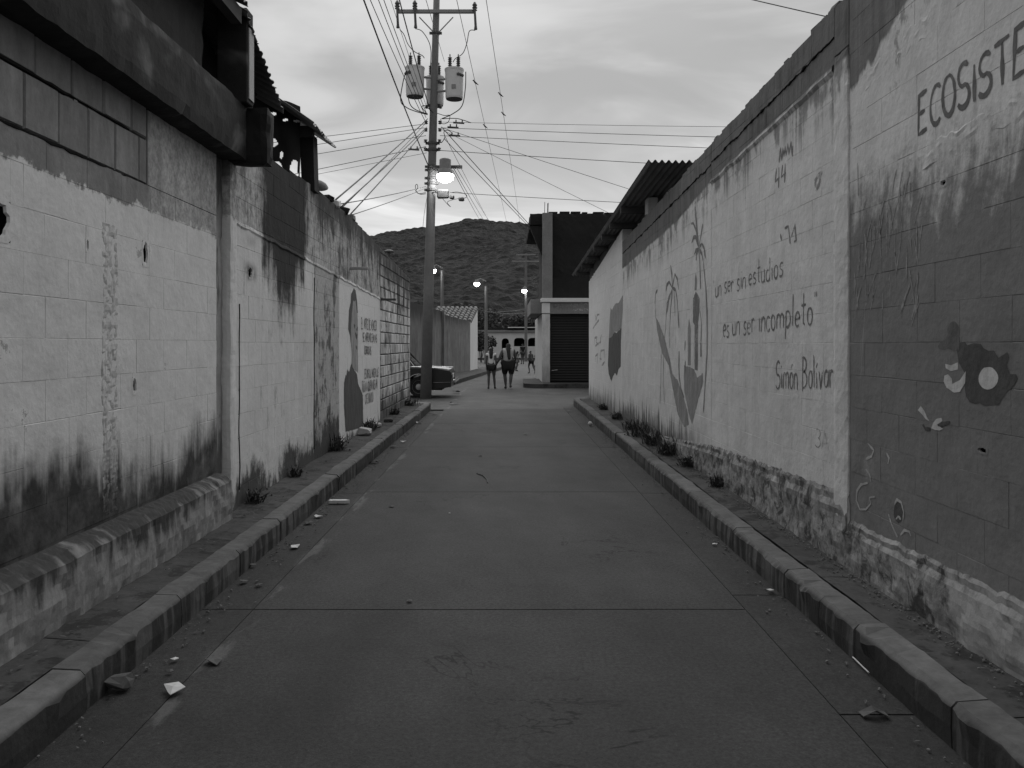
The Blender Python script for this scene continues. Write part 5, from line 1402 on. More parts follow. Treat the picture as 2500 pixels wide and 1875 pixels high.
# ================================================================== PARKED CAR
def car():
    t = thing('parked_car', 'old dark sedan with chrome trim parked behind the utility pole', 'car', (-1.60, 24.85, 0.0))
    # local: x = 0 at the tail, negative to the front; y = -0.8 nearest us; z up
    Wd = 0.80; xr, xf, wr_ = -0.97, -3.45, 0.30
    def archp(cx): return [(cx + 0.37 * math.cos(R(a)), 0.30 + 0.37 * math.sin(R(a))) for a in range(-12, 193, 15)]
    low = [(-0.02, 0.30), (-0.02, 0.42), (0.0, 0.70)]
    top = [(-0.06, 0.765), (-0.45, 0.83), (-1.05, 0.85), (-2.85, 0.85), (-3.5, 0.82), (-4.12, 0.76)]
    front = [(-4.2, 0.68), (-4.2, 0.40), (-4.15, 0.28)]
    bottom = [(x, z) for x, z in archp(xf)[::-1]] + [(-2.9, 0.22), (-1.5, 0.22)] + [(x, z) for x, z in archp(xr)[::-1]]
    prof = low + top + front + bottom
    nlow, ntop = len(low), len(top)
    n = len(prof); m = MB()
    def ring(y, lift, ins):
        out = []
        for i, (x, z) in enumerate(prof):
            istop = nlow <= i < nlow + ntop
            out.append((x + (ins if x < -4.0 else -ins if x > -0.1 else 0), y, z + (lift if istop else 0)))
        return out
    rings = [ring(-Wd, 0, 0), ring(-Wd + 0.05, 0.045, 0.02), ring(Wd - 0.05, 0.045, 0.02), ring(Wd, 0, 0)]
    for r_ in rings: m.v += [Vector(p) for p in r_]
    for q in range(3):
        for i in range(n): m.f.append((q * n + i, q * n + (i + 1) % n, (q + 1) * n + (i + 1) % n, (q + 1) * n + i))
    m.f.append(tuple(range(n))); m.f.append(tuple(3 * n + i for i in range(n))[::-1])
    body = m.build('body', M['carpaint'], t, world=False)
    bm = bmesh.new(); bm.from_mesh(body.data); bmesh.ops.triangulate(bm, faces=[f for f in bm.faces if len(f.verts) > 4]); bm.to_mesh(body.data); bm.free()
    # cabin: roof, pillars, glass
    base = [(-1.02, 0.89), (-3.00, 0.89)]; roof = [(-1.48, 1.36), (-2.55, 1.36)]
    m = MB(); m.cbox(-2.58, -1.42, -0.60, 0.60, 1.345, 1.385, 0.015); m.build('roof', M['carpaint'], t, world=False)
    def bar(a, b, r, name, mat): m = MB(); m.tube([a, b], r, 6); return m.build(name, mat, t, world=False)
    for s_ in (-1, 1):
        bar((-1.05, s_ * 0.70, 0.88), (-1.46, s_ * 0.58, 1.36), 0.035, 'rear_pillar', M['carpaint'])
        bar((-2.98, s_ * 0.70, 0.88), (-2.55, s_ * 0.58, 1.36), 0.03, 'front_pillar', M['carpaint'])
        bar((-2.0, s_ * 0.72, 0.88), (-2.0, s_ * 0.59, 1.36), 0.03, 'door_pillar', M['carpaint'])
        for (x0, x1, x2, x3) in ((-1.10, -1.96, -1.96, -1.47), (-2.04, -2.92, -2.56, -2.04)):
            m = MB(); m.add([(x0, s_ * 0.70, 0.89), (x1, s_ * 0.70, 0.89), (x2, s_ * 0.585, 1.345), (x3, s_ * 0.585, 1.345)], [(0, 1, 2, 3)]); m.build('side_window', M['glass'], t, world=False, recalc=False)
        bar((-1.10, s_ * 0.735, 0.90), (-1.50, s_ * 0.61, 1.37), 0.010, 'window_trim', M['chrome'])
        bar((-1.13, s_ * 0.73, 0.905), (-3.0, s_ * 0.73, 0.905), 0.010, 'window_trim', M['chrome'])
        bar((-0.06, s_ * 0.790, 0.842), (-1.05, s_ * 0.778, 0.896), 0.007, 'belt_trim', M['chrome']); bar((-1.05, s_ * 0.778, 0.896), (-4.0, s_ * 0.775, 0.87), 0.007, 'belt_trim', M['chrome'])
        bar((-0.05, s_ * 0.808, 0.44), (-0.60, s_ * 0.808, 0.435), 0.008, 'sill_trim', M['chrome']); bar((-1.36, s_ * 0.808, 0.40), (-3.05, s_ * 0.808, 0.40), 0.008, 'sill_trim', M['chrome'])
        for cx in (xr, xf):
            m = MB(); m.tube([(cx + 0.385 * math.cos(R(a)), s_ * 0.808, 0.30 + 0.385 * math.sin(R(a))) for a in range(0, 181, 12)], 0.014, 6); m.build('arch_trim', M['chrome'], t, world=False)
        m = MB(); m.cbox(-1.42, -1.22, s_ * 0.825 - 0.012, s_ * 0.825 + 0.012, 0.755, 0.785, 0.006); m.build('door_handle', M['chrome'], t, world=False)
        m = MB(); m.cbox(-0.012, 0.02, s_ * 0.62 - 0.13, s_ * 0.62 + 0.13, 0.52, 0.68, 0.008); m.build('tail_light', M['lamp_red'], t, world=False)
        m = MB(); m.lathe((-4.21, s_ * 0.58, 0.58), [(0.085, -0.02), (0.09, 0.0), (0.06, 0.02)], 14, 'x'); m.build('headlight', M['chrome'], t, world=False)
    m = MB(); m.add([(-1.04, -0.66, 0.90), (-1.04, 0.66, 0.90), (-1.47, 0.56, 1.345), (-1.47, -0.56, 1.345)], [(0, 1, 2, 3)]); m.build('rear_window', M['glass'], t, world=False, recalc=False)
    m = MB(); m.add([(-3.0, -0.66, 0.90), (-3.0, 0.66, 0.90), (-2.57, 0.56, 1.345), (-2.57, -0.56, 1.345)], [(0, 1, 2, 3)]); m.build('windscreen', M['glass'], t, world=False, recalc=False)
    for x0 in (0.0, -4.2):
        d = 0.075 if x0 == 0 else -0.075
        m = MB(); m.cbox(min(x0 + d * 0.3, x0 + d * 1.6), max(x0 + d * 0.3, x0 + d * 1.6), -0.82, 0.82, 0.43, 0.53, 0.02); m.build('bumper', M['chrome'], t, world=False)
    m = MB(); m.box(-0.02, 0.004, -0.22, 0.22, 0.56, 0.68); m.build('number_plate', M['paper'], t, world=False)
    for cx in (xr, xf):
        for s_ in (-1, 1):
            y = s_ * 0.68
            m = MB(); m.lathe((cx, y, 0.30), [(0.20, -0.09), (0.285, -0.085), (0.30, -0.05), (0.30, 0.05), (0.285, 0.085), (0.20, 0.09)], 28, 'y'); wh = m.build('wheel', M['rubber'], t, world=False)
            m = MB(); yo = y + s_ * 0.088
            m.lathe((cx, yo, 0.30), [(0.20, -0.012 if s_ > 0 else 0.012), (0.195, s_ * 0.004), (0.15, s_ * -0.02), (0.10, s_ * -0.012), (0.085, s_ * 0.02), (0.02, s_ * 0.028)], 24, 'y'); m.build('rim', M['hubcap'], wh, world=False)
            m = MB()
            for k in range(8):
                a = 2 * math.pi * k / 8; m.lathe((cx + 0.15 * math.cos(a), yo + s_ * -0.012, 0.30 + 0.15 * math.sin(a)), [(0.024, -0.006), (0.024, 0.006)], 8, 'y')
            m.build('vent_holes', M['rubber'], wh, world=False)
    m = MB(); m.box(-3.9, -0.3, -0.6, 0.6, 0.2, 0.5); m.build('underbody', M['rubber'], t, world=False)
car()

# ================================================================== PEOPLE
def skin_obj(name, joints, bones, mat, parent, root=None, sub=2):
    """continuous body surface grown over a skeleton. joints: {name: (x,y,z,r)}"""
    used = []
    for a, b in bones:
        for q in (a, b):
            if q not in used: used.append(q)
    idx = {q: i for i, q in enumerate(used)}
    me = bpy.data.meshes.new(name)
    me.from_pydata([joints[q][:3] for q in used], [(idx[a], idx[b]) for a, b in bones], [])
    o = bpy.data.objects.new(name, me); COL.objects.link(o); o.parent = parent
    sk = o.modifiers.new('skin', 'SKIN'); sk.use_smooth_shade = True
    lay = me.skin_vertices[0].data if me.skin_vertices else None
    for q in used:
        r = joints[q][3]; rr = r if isinstance(r, tuple) else (r, r)
        lay[idx[q]].radius = rr; lay[idx[q]].use_root = (q == (root or used[0]))
    sb = o.modifiers.new('sub', 'SUBSURF'); sb.levels = sub; sb.render_levels = sub
    me.materials.append(mat)
    ORG[o.name] = Vector((0, 0, 0))
    return o

def person(label, loc, rz, h, pose, look):
    """pose: hip/knee/ankle/shoulder/elbow/hand offsets; look: materials, girth, hair"""
    t = thing('person', label, 'person', loc, rz, look.get('group'))
    k = h / 1.65; g_ = look.get('girth', 1.0); hip = look.get('hip', 1.0)
    J = {}
    def put(n, x, y, z, r): J[n] = (x * k, y * k, z * k, (r[0] * k, r[1] * k) if isinstance(r, tuple) else r * k)
    lean = pose.get('lean', 0.0)
    def L(z): return lean * max(z - 0.9, 0)
    put('pelvis', 0, 0, 0.88, 0.125 * hip); put('waist', 0, L(1.05), 1.05, 0.11 * g_); put('chest', 0, L(1.25), 1.25, 0.125 * g_)
    put('neckb', 0, L(1.38), 1.38, 0.07 * (0.5 + g_ / 2)); put('neck', 0, L(1.43) + 0.01, 1.44, 0.05); put('head', 0, L(1.5) + 0.02, 1.50, 0.075); put('crown', 0, L(1.58) + 0.015, 1.585, 0.07)
    put('nose', 0, L(1.5) + 0.10, 1.495, 0.018)
    put('earl', -0.082, L(1.5), 1.51, 0.02); put('earr', 0.082, L(1.5), 1.51, 0.02)
    B = [('pelvis', 'waist'), ('waist', 'chest'), ('chest', 'neckb'), ('neckb', 'neck'), ('neck', 'head'), ('head', 'crown'), ('head', 'nose'), ('head', 'earl'), ('head', 'earr')]
    hy = 0.085 * hip
    for s_, sd in ((-1, 'l'), (1, 'r')):
        p = pose.get(sd, {})
        kn = p.get('knee', (0.0, 0.0, 0.47)); an = p.get('ankle', (0.0, 0.0, 0.07)); el = p.get('elbow', (0.10, -0.02, 1.07)); ha = p.get('hand', (0.12, 0.02, 0.82))
        put('hip' + sd, s_ * hy, 0, 0.84, 0.105 * hip); put('thigh' + sd, s_ * (hy + kn[0]) * 0.98, kn[1] * 0.5, (0.84 + kn[2]) / 2, 0.085 * (0.3 + 0.7 * hip))
        put('knee' + sd, s_ * (hy * 0.95 + kn[0]), kn[1], kn[2], 0.055 * (0.6 + 0.4 * hip)); put('calf' + sd, s_ * (hy * 0.95 + kn[0] * 0.5 + an[0] * 0.5), (kn[1] + an[1]) / 2 - 0.02, (kn[2] + an[2]) / 2 + 0.06, 0.056 * (0.6 + 0.4 * hip))
        put('ankle' + sd, s_ * (hy * 0.95 + an[0]), an[1], an[2] + 0.02, 0.036); put('heel' + sd, s_ * (hy * 0.95 + an[0]), an[1] - 0.03, an[2] - 0.025, 0.035); put('ball' + sd, s_ * (hy * 0.95 + an[0] + 0.015), an[1] + 0.12, max(an[2] - 0.035, 0.032) if an[2] < 0.12 else an[2] - 0.10, 0.036); put('toe' + sd, s_ * (hy * 0.95 + an[0] + 0.02), an[1] + 0.18, max(an[2] - 0.042, 0.024) if an[2] < 0.12 else an[2] - 0.13, 0.024)
        sx = 0.155 * (0.55 + 0.45 * g_)
        put('sho' + sd, s_ * sx, L(1.34), 1.345, 0.058 * (0.4 + 0.6 * g_)); put('elb' + sd, s_ * (sx + el[0]), el[1] + L(1.1), el[2], 0.042 * (0.5 + 0.5 * g_)); put('wri' + sd, s_ * (sx + ha[0]), ha[1] + L(1.1), ha[2], 0.027)
        e, w_ = Vector(J['elb' + sd][:3]), Vector(J['wri' + sd][:3]); d = (w_ - e).normalized()
        side_ = d.cross(Vector((1, 0, 0))).normalized() if abs(d.x) < 0.9 else Vector((0, 1, 0))
        pa = w_ + d * 0.07 * k; J['palm' + sd] = (*pa, (0.030 * k, 0.020 * k))
        B += [('pelvis', 'hip' + sd), ('hip' + sd, 'thigh' + sd), ('thigh' + sd, 'knee' + sd), ('knee' + sd, 'calf' + sd), ('calf' + sd, 'ankle' + sd), ('ankle' + sd, 'heel' + sd), ('heel' + sd, 'ball' + sd), ('ball' + sd, 'toe' + sd),
              ('neckb', 'sho' + sd), ('sho' + sd, 'elb' + sd), ('elb' + sd, 'wri' + sd), ('wri' + sd, 'palm' + sd)]
        for q, (off, ln) in enumerate(((-0.030, 0.060), (-0.010, 0.075), (0.010, 0.080), (0.030, 0.070))):
            f1 = pa + d * 0.035 * k + side_ * off * k; f2 = f1 + d * ln * 0.5 * k + Vector((-s_ * 0.006 * k, 0, 0)); f3 = f2 + d * ln * 0.5 * k + Vector((-s_ * 0.018 * k, 0, 0))
            J['fa%d' % q + sd] = (*f1, 0.0095 * k); J['fb%d' % q + sd] = (*f2, 0.009 * k); J['fc%d' % q + sd] = (*f3, 0.0075 * k)
            B += [('palm' + sd, 'fa%d' % q + sd), ('fa%d' % q + sd, 'fb%d' % q + sd), ('fb%d' % q + sd, 'fc%d' % q + sd)]
        th = w_ + d * 0.03 * k + side_ * 0.045 * k; th2 = th + d * 0.035 * k + side_ * 0.018 * k
        J['ta' + sd] = (*th, 0.0105 * k); J['tb' + sd] = (*th2, 0.0085 * k); B += [('wri' + sd, 'ta' + sd), ('ta' + sd, 'tb' + sd)]
    skin_obj('body', J, B, M['skin'], t, 'pelvis')
    def grow(names, add, scale=1.0):
        return {n: (*J[n][:3], J[n][3][0] * scale + add if isinstance(J[n][3], tuple) else J[n][3] * scale + add) for n in names}
    # shirt
    G = grow(['pelvis', 'waist', 'chest', 'neckb'], 0.016 * k)
    G['pelvis'] = (J['pelvis'][0], J['pelvis'][1], J['pelvis'][2] + 0.06 * k, G['pelvis'][3] * 0.98)
    Bs = [('pelvis', 'waist'), ('waist', 'chest'), ('chest', 'neckb')]
    sl = look.get('sleeve', 0.45)
    for sd in 'lr':
        s0, e0 = Vector(J['sho' + sd][:3]), Vector(J['elb' + sd][:3])
        G['sho' + sd] = (*s0, J['sho' + sd][3] + 0.018 * k); G['slv' + sd] = (*s0.lerp(e0, sl), 0.058 * k * (0.5 + 0.5 * g_) + look.get('puff', 0.0) * k)
        Bs += [('neckb', 'sho' + sd)] + ([('sho' + sd, 'slv' + sd)] if sl > 0.05 else [])
    skin_obj('shirt', G, Bs, look['shirt'], t, 'pelvis')
    # shorts or trousers
    G = grow(['pelvis'], 0.018 * k); Bs = []
    for sd in 'lr':
        G['hip' + sd] = (*J['hip' + sd][:3], J['hip' + sd][3] + 0.016 * k); a, b = Vector(J['hip' + sd][:3]), Vector(J['thigh' + sd][:3])
        G['thigh' + sd] = (*b, J['thigh' + sd][3] + 0.016 * k); Bs += [('pelvis', 'hip' + sd), ('hip' + sd, 'thigh' + sd)]
        if look.get('long'):
            G['knee' + sd] = (*J['knee' + sd][:3], J['knee' + sd][3] + 0.02 * k); Bs += [('thigh' + sd, 'knee' + sd)]
    skin_obj('shorts', G, Bs, look['shorts'], t, 'pelvis')
    # hair
    hl = look.get('hair', 0.0)
    c = Vector(J['crown'][:3]); hd = Vector(J['head'][:3])
    G = {'a': (c.x, c.y - 0.012 * k, c.z + 0.008 * k, 0.082 * k), 'b': (hd.x, hd.y - 0.045 * k, hd.z + 0.02 * k, 0.083 * k)}
    Bs = [('a', 'b')]
    if hl:
        G['c'] = (hd.x, hd.y - (0.05 + 0.055 * g_) * k, hd.z - 0.12 * k, 0.085 * k); G['d'] = (hd.x + look.get('swing', 0.0) * k, hd.y - (0.03 + 0.125 * g_) * k, hd.z - hl * k, 0.055 * k); Bs += [('b', 'c'), ('c', 'd')]
    skin_obj('hair', G, Bs, M['hair'], t, 'a')
    # shoes
    for sd in 'lr':
        G = {q: (*J[q + sd][:3], J[q + sd][3] + 0.010 * k) for q in ('heel', 'ball', 'toe')}
        skin_obj('shoe', G, [('heel', 'ball'), ('ball', 'toe')], M['shoe'], t, 'heel')
    return t
arm = lambda s1=0.05, s2=0.07, y1=-0.03, y2=0.03: {'elbow': (s1, y1, 1.08), 'hand': (s2, y2, 0.84)}
g0 = GP(1199, 947.5)
person('slim woman in white puff-sleeved top and dark shorts walking away', (g0.x, g0.y, -0.02), 0.0, 1.50,
       {'l': {**arm(0.035, 0.03), 'knee': (0.01, 0.02, 0.47), 'ankle': (0.015, -0.02, 0.07)}, 'r': {**arm(0.04, 0.04, -0.05, 0.02), 'knee': (0.03, 0.05, 0.47), 'ankle': (0.06, 0.06, 0.07)}},
       {'shirt': M['cloth_white'], 'shorts': M['cloth_dark'], 'hair': 0.34, 'sleeve': 0.28, 'puff': 0.025, 'girth': 0.95, 'hip': 1.0})
g0 = GP(1241, 947.5)
person('heavy woman in pale tank top and dark knee shorts with long hair walking away', (g0.x, g0.y, -0.02), 0.0, 1.66,
       {'l': {'elbow': (0.12, -0.02, 1.07), 'hand': (0.24, 0.05, 0.84), 'knee': (0.0, 0.06, 0.47), 'ankle': (-0.03, 0.05, 0.07)}, 'r': {'elbow': (0.07, 0.04, 1.08), 'hand': (0.05, 0.20, 0.93), 'knee': (-0.02, -0.02, 0.47), 'ankle': (-0.05, -0.10, 0.11)}},
       {'shirt': M['cloth_grey'], 'shorts': M['cloth_dark'], 'hair': 0.48, 'sleeve': 0.0, 'girth': 1.5, 'hip': 1.5, 'long': True, 'swing': 0.04})
g0 = GP(1276, 888)
person('man in dark shirt and shorts standing far down the street', (g0.x, g0.y, -0.02), 0.3, 1.66,
       {'l': arm(), 'r': {**arm(), 'knee': (0.0, 0.12, 0.48), 'ankle': (0.0, 0.02, 0.07)}}, {'shirt': M['cloth_dark'], 'shorts': M['shoe'], 'girth': 1.1, 'sleeve': 0.5})
g0 = GP(1262, 905)
person('child in pale vest half hidden behind the heavy woman', (g0.x, g0.y, -0.02), -0.9, 1.22,
       {'lean': 0.12, 'l': {**arm(0.05, 0.02, 0.08, 0.26), 'knee': (0.0, 0.14, 0.48), 'ankle': (0.0, 0.02, 0.07)}, 'r': {**arm(0.08, 0.05, -0.12, -0.05), 'knee': (0.0, -0.06, 0.47), 'ankle': (0.0, -0.24, 0.10)}}, {'shirt': M['cloth_white'], 'shorts': M['cloth_grey'], 'hair': 0.2, 'sleeve': 0.0})
g0 = GP(1297, 911)
person('bare-chested boy in dark shorts running beside the shop', (g0.x, g0.y, -0.02), 0.5, 1.26,
       {'lean': 0.18, 'l': {'elbow': (0.10, -0.12, 1.10), 'hand': (0.06, 0.08, 1.06), 'knee': (0.03, 0.18, 0.50), 'ankle': (0.06, 0.02, 0.09)}, 'r': {'elbow': (0.10, 0.12, 1.12), 'hand': (0.04, 0.30, 1.14), 'knee': (0.05, -0.05, 0.47), 'ankle': (0.12, -0.22, 0.09)}}, {'shirt': M['skin'], 'shorts': M['cloth_dark'], 'sleeve': 0.0, 'girth': 0.9})
g0 = GP(1312, 903)
person('girl in dark printed top with flying hair running near the shop column', (g0.x, g0.y, -0.02), -2.2, 1.28,
       {'lean': 0.15, 'l': {'elbow': (0.13, 0.10, 1.14), 'hand': (0.10, 0.30, 1.10), 'knee': (0.03, 0.12, 0.49), 'ankle': (0.04, 0.10, 0.07)}, 'r': {'elbow': (0.14, -0.10, 1.12), 'hand': (0.16, -0.02, 0.94), 'knee': (0.04, -0.04, 0.47), 'ankle': (0.06, -0.22, 0.10)}}, {'shirt': M['shoe'], 'shorts': M['cloth_dark'], 'hair': 0.22, 'swing': 0.12, 'sleeve': 0.3})

# ================================================================== SHOP ACROSS THE STREET
sy = 30.5
def stn(g, x, y, z, p):
    bl = g.lin(g.noise(g.vec(x * 5.0, y * 2.0, z * 1.3), 1.0, 6.0, 0.7), 0.3, 0.7, 0.0, 1.0)
    v = 0.50 * ((bl - 0.5) * 0.5 + 1.0)
    return g.mix(v, 0.12, g.sm(1.2, 0.1, z - (bl - 0.5) * 1.2) * 0.6)
M['stained'] = wall_mat('stained_render', stn)
sp = thing('corner_shop', 'corner shop with dark roller shutter, pale column and unfinished upper floor', 'shop', (1.4, sy, 0.0))
def pv(v, Y=sy): return H - (v - CY) / FPX * Y
def pu(u, Y=sy): return (u - CX) / FPX * Y
c0, c1 = pu(1323.5), pu(1343)
m = MB(); m.rough_box(c0, c1, sy, sy + 0.32, 0.12, pv(766), 0.07, 0.006); m.build('column', M['stained'], sp)
m = MB(); m.box(c0 + 0.01, 7.0, sy + 0.02, sy + 0.3, pv(766) + 0.002, pv(738)); m.build('fascia', M['grey_concrete'], sp)
m = MB(); m.cbox(c0 - 0.004, c1 - 0.003, sy - 0.03, sy + 0.34, pv(765) + 0.002, pv(739), 0.01); m.build('column_head', M['white_wall'], sp)
m = MB(); m.cbox(c0 - 0.05, 7.0, sy - 0.12, sy + 2.0, pv(738) + 0.002, pv(728), 0.012); m.build('cornice', M['white_wall'], sp)
m = MB(); m.cbox(pu(1296), c0 - 0.01, sy + 0.3, sy + 5.0, pv(765), pv(729) - 0.01, 0.01); m.build('side_fascia', M['grey_concrete'], sp)
m = MB(); m.box(c0 + 0.02, c0 + 0.2, sy + 0.33, sy + 8.0, 0.0, pv(766)); m.build('side_wall', M['cream'], sp)
m = MB(); m.box(c1 + 0.003, 7.0, sy + 0.30, sy + 0.34, 0.12, pv(766)); m.build('shutter_back', M['black'], sp)
zb, zt_ = 0.16, pv(766)
ns = 26
for i in range(ns):
    a = zb + (zt_ - zb) * i / ns; b = zb + (zt_ - zb) * (i + 1) / ns
    m = MB(); d = 0.010
    m.add([(c1 + 0.02, sy + 0.25, a + 0.004), (6.0, sy + 0.25, a + 0.004), (6.0, sy + 0.25 - d, (a + b) / 2), (c1 + 0.02, sy + 0.25 - d, (a + b) / 2), (6.0, sy + 0.25, b - 0.004), (c1 + 0.02, sy + 0.25, b - 0.004)], [(0, 1, 2, 3), (3, 2, 4, 5)])
    m.build('shutter_slat', M['shutter'], sp)
m = MB(); m.tube([(pu(1347), sy + 0.16, pv(905)), (pu(1362), sy + 0.16, pv(903))], 0.012, 6); m.build('shutter_handle', M['chrome'], sp)
# lettering on the fascia
m = MB(); x = 0.0
word = 'PANADERIA'; kx = 0.27
for ch in word:
    wl0, ss = LET[ch]
    for s_ in ss:
        ribbon(m, [((x + a) * kx * 1.05, b * 0.26) for a, b in s_], 0.045, lambda a, b, lift: (pu(1352) + a, sy + 0.018 - lift, pv(761) + b + 0.05))
    x += wl0 + 0.17
m.build('painted_lettering', M['p_letter'], sp, recalc=False)
# unfinished upper floor
zs = pv(728)
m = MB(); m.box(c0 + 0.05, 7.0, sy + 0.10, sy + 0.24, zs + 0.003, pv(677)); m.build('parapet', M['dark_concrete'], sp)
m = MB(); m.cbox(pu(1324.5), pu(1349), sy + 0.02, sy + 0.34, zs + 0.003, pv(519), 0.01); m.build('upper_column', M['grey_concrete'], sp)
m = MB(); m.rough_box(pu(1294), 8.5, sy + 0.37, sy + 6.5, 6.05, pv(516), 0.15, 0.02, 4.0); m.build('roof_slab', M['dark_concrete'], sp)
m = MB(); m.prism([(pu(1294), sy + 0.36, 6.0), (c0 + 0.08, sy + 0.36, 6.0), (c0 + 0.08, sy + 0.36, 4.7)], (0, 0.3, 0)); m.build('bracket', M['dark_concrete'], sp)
m = MB(); m.rough_box(c0 + 0.10, 8.0, sy + 0.28, sy + 0.7, zs, pv(517), 0.15, 0.02); m.build('upper_shade_front', M['dark_concrete'], sp)  # dark front stands in for the shade of the open floor
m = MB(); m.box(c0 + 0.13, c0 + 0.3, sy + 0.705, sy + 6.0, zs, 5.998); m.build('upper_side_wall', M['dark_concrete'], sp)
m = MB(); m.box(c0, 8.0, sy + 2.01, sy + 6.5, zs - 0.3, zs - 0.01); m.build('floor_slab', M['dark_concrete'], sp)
for (u0, v0) in ((1330, 491), (1337, 494), (1338.5, 493)):
    m = MB(); m.tube([(pu(u0), sy + 0.2, 6.4), (pu(u0) + 0.01, sy + 0.2, pv(v0))], 0.012, 5); m.build('rebar', M['iron'], sp)
m = MB()
rr_ = random.Random(5)
for k in range(9):
    a = 1.6 + k * 0.42; b = a + rr_.uniform(0.2, 0.42); m.cbox(a, b, sy + 0.42, sy + 0.65, pv(516) + 0.001, pv(516) + rr_.uniform(0.02, 0.07), 0.01)
    m.build('ragged_edge', M['dark_concrete'], sp); m = MB()
# its pavement
pv_ = MB()
corner = [(0.62 + 0.55 * (1 - math.cos(R(a))), 29.4 + 0.75 - 0.75 * math.sin(R(a))) for a in range(0, 91, 15)]
poly = [(x, y, -0.05) for x, y in [(0.70, 34.0), (0.64, 30.8)] + corner + [(9.0, 29.4), (9.0, 34.0)]]
tag(pv_.prism(poly, (0, 0, 0.18)).build('shop_pavement', M['pave']), kind='structure')

# ================================================================== LEFT SIDE BEYOND THE CROSSING
fw = thing('boundary_wall', 'long stained wall beyond the crossing on the left, behind the car', 'wall', (-4.0, 33.0, 0.0))
def fl(g, x, y, z, p):
    n2 = g.noise(p, 2.5, 5.0, 0.65); s1 = g.noise(g.vec(x * 3.5 + y * 3.0, 0.0, z * 0.4), 1.0, 5.0, 0.65)
    v = 0.20 * ((s1 - 0.5) * 1.6 + 1.0) * ((n2 - 0.5) * 0.8 + 1.0)
    hd = g.sm(1.1, 0.1, (3.3 - z) - (s1 - 0.5) * 2.4)
    return g.mix(g.mx(v, 0.03), 0.04, hd * 0.9)
M['far_wall'] = wall_mat('streaked_render', fl)
def wallseg(a, b, z0, za, zb, name, mat, parent, th=0.18):
    a, b = Vector((a[0], a[1], 0)), Vector((b[0], b[1], 0)); d = (b - a).normalized(); nrm = Vector((-d.y, d.x, 0)) * th
    m = MB(); q = [a, b, b + nrm, a + nrm]; hts = [za, zb, zb, za]
    m.add([(p.x, p.y, z0) for p in q] + [(p.x, p.y, h_) for p, h_ in zip(q, hts)], [(0, 3, 2, 1), (4, 5, 6, 7), (0, 1, 5, 4), (1, 2, 6, 5), (2, 3, 7, 6), (3, 0, 4, 7)])
    return m.build(name, mat, parent)
WA, WB = (-4.55, 31.0), (-3.05, 40.0)
wallseg(WA, WB, 0, 3.45, 3.15, 'wall_panel', M['far_wall'], fw)
for k, (t0, z_) in enumerate(((0.3, 3.3), (0.62, 3.2), (0.97, 3.2))):
    x = WA[0] + (WB[0] - WA[0]) * t0; y = WA[1] + (WB[1] - WA[1]) * t0
    m = MB(); m.cbox(x - 0.02, x + 0.10, y - 0.12, y + 0.12, 0, z_, 0.01); m.build('wall_pier', M['grey_concrete'], fw)
m = MB(); m.box(-20, WA[0], 30.9, 31.1, 0, 3.4); m.build('street_front', M['far_wall'], fw)
m = MB(); m.box(-5.6, -4.35, 30.6, 31.5, 3.52, 3.60); m.build('tin_canopy', M['tin_edge'], fw)
th_ = thing('tiled_house', 'low streaked house with curved clay roof tiles and a white end bay, left', 'house', (-2.6, 43.0, 0.0))
HA, HB = (-3.03, 40.05), (-1.98, 44.4)
wallseg(HA, HB, 0, 3.0, 2.80, 'wall', M['far_wall'], th_)
HC = (-1.68, 48.0)
wallseg((HB[0] + 0.03, HB[1] + 0.03), HC, 0, 2.75, 3.58, 'white_bay', M['white_wall'], th_)
m = MB(); m.box(-9, HA[0] - 0.1, 40.06, 40.2, 0, 3.0); m.build('gable_wall', M['far_wall'], th_)
down = Vector((-0.24, -3.5, -0.9)); top_r = Vector((-1.66, 48.1, 3.68)); ncol, rows = 9, 7
ax = Vector((-1, 0, 0)); nrm_ = down.cross(ax).normalized(); nrm_ = nrm_ if nrm_.z > 0 else -nrm_
tile_me = None
for i in range(ncol):
    for r_ in range(rows):
        if tile_me is None:
            m = MB(); vs = []; fs = []
            for j in (0, 1):
                for q in range(7):
                    a = math.pi * q / 6; rad = 0.115 + 0.02 * j
                    vs.append(ax * (rad * math.cos(a)) + down * (j * 1.12 / rows) + nrm_ * (rad * math.sin(a) + 0.03 * j))
            for q in range(6): fs.append((q, q + 1, 7 + q + 1, 7 + q))
            fs.append(tuple(range(7, 14)))
            o = m.add(vs, fs).build('roof_tile', M['tile'], th_, world=False); tile_me = o.data
        else:
            o = bpy.data.objects.new('roof_tile', tile_me); COL.objects.link(o); o.parent = th_
        o.location = top_r + ax * (0.13 + i * 0.27 + random.uniform(-0.012, 0.012)) + down * (r_ / rows) - org(th_) + nrm_ * random.uniform(0, 0.01)
q = [top_r + ax * 0.0, top_r + ax * 2.5, top_r + ax * 2.5 + down, top_r + down]; m = MB(); m.prism([p - nrm_ * 0.06 for p in q], nrm_ * 0.05); m.build('roof_deck', M['timber'], th_)
# raised pavement there
fp = MB(); poly = [(-14, 29.9), (-2.35, 29.9), (-2.1, 31.0), (-0.95, 44.0), (-0.2, 52.0), (-1.6, 52.0), (-1.66, 48.0), (-1.96, 44.4), (-4.5, 31.0), (-14, 31.0)]
tag(fp.prism([(x, y, -0.05) for x, y in poly], (0, 0, 0.19)).build('far_pavement', M['pave']), kind='structure')

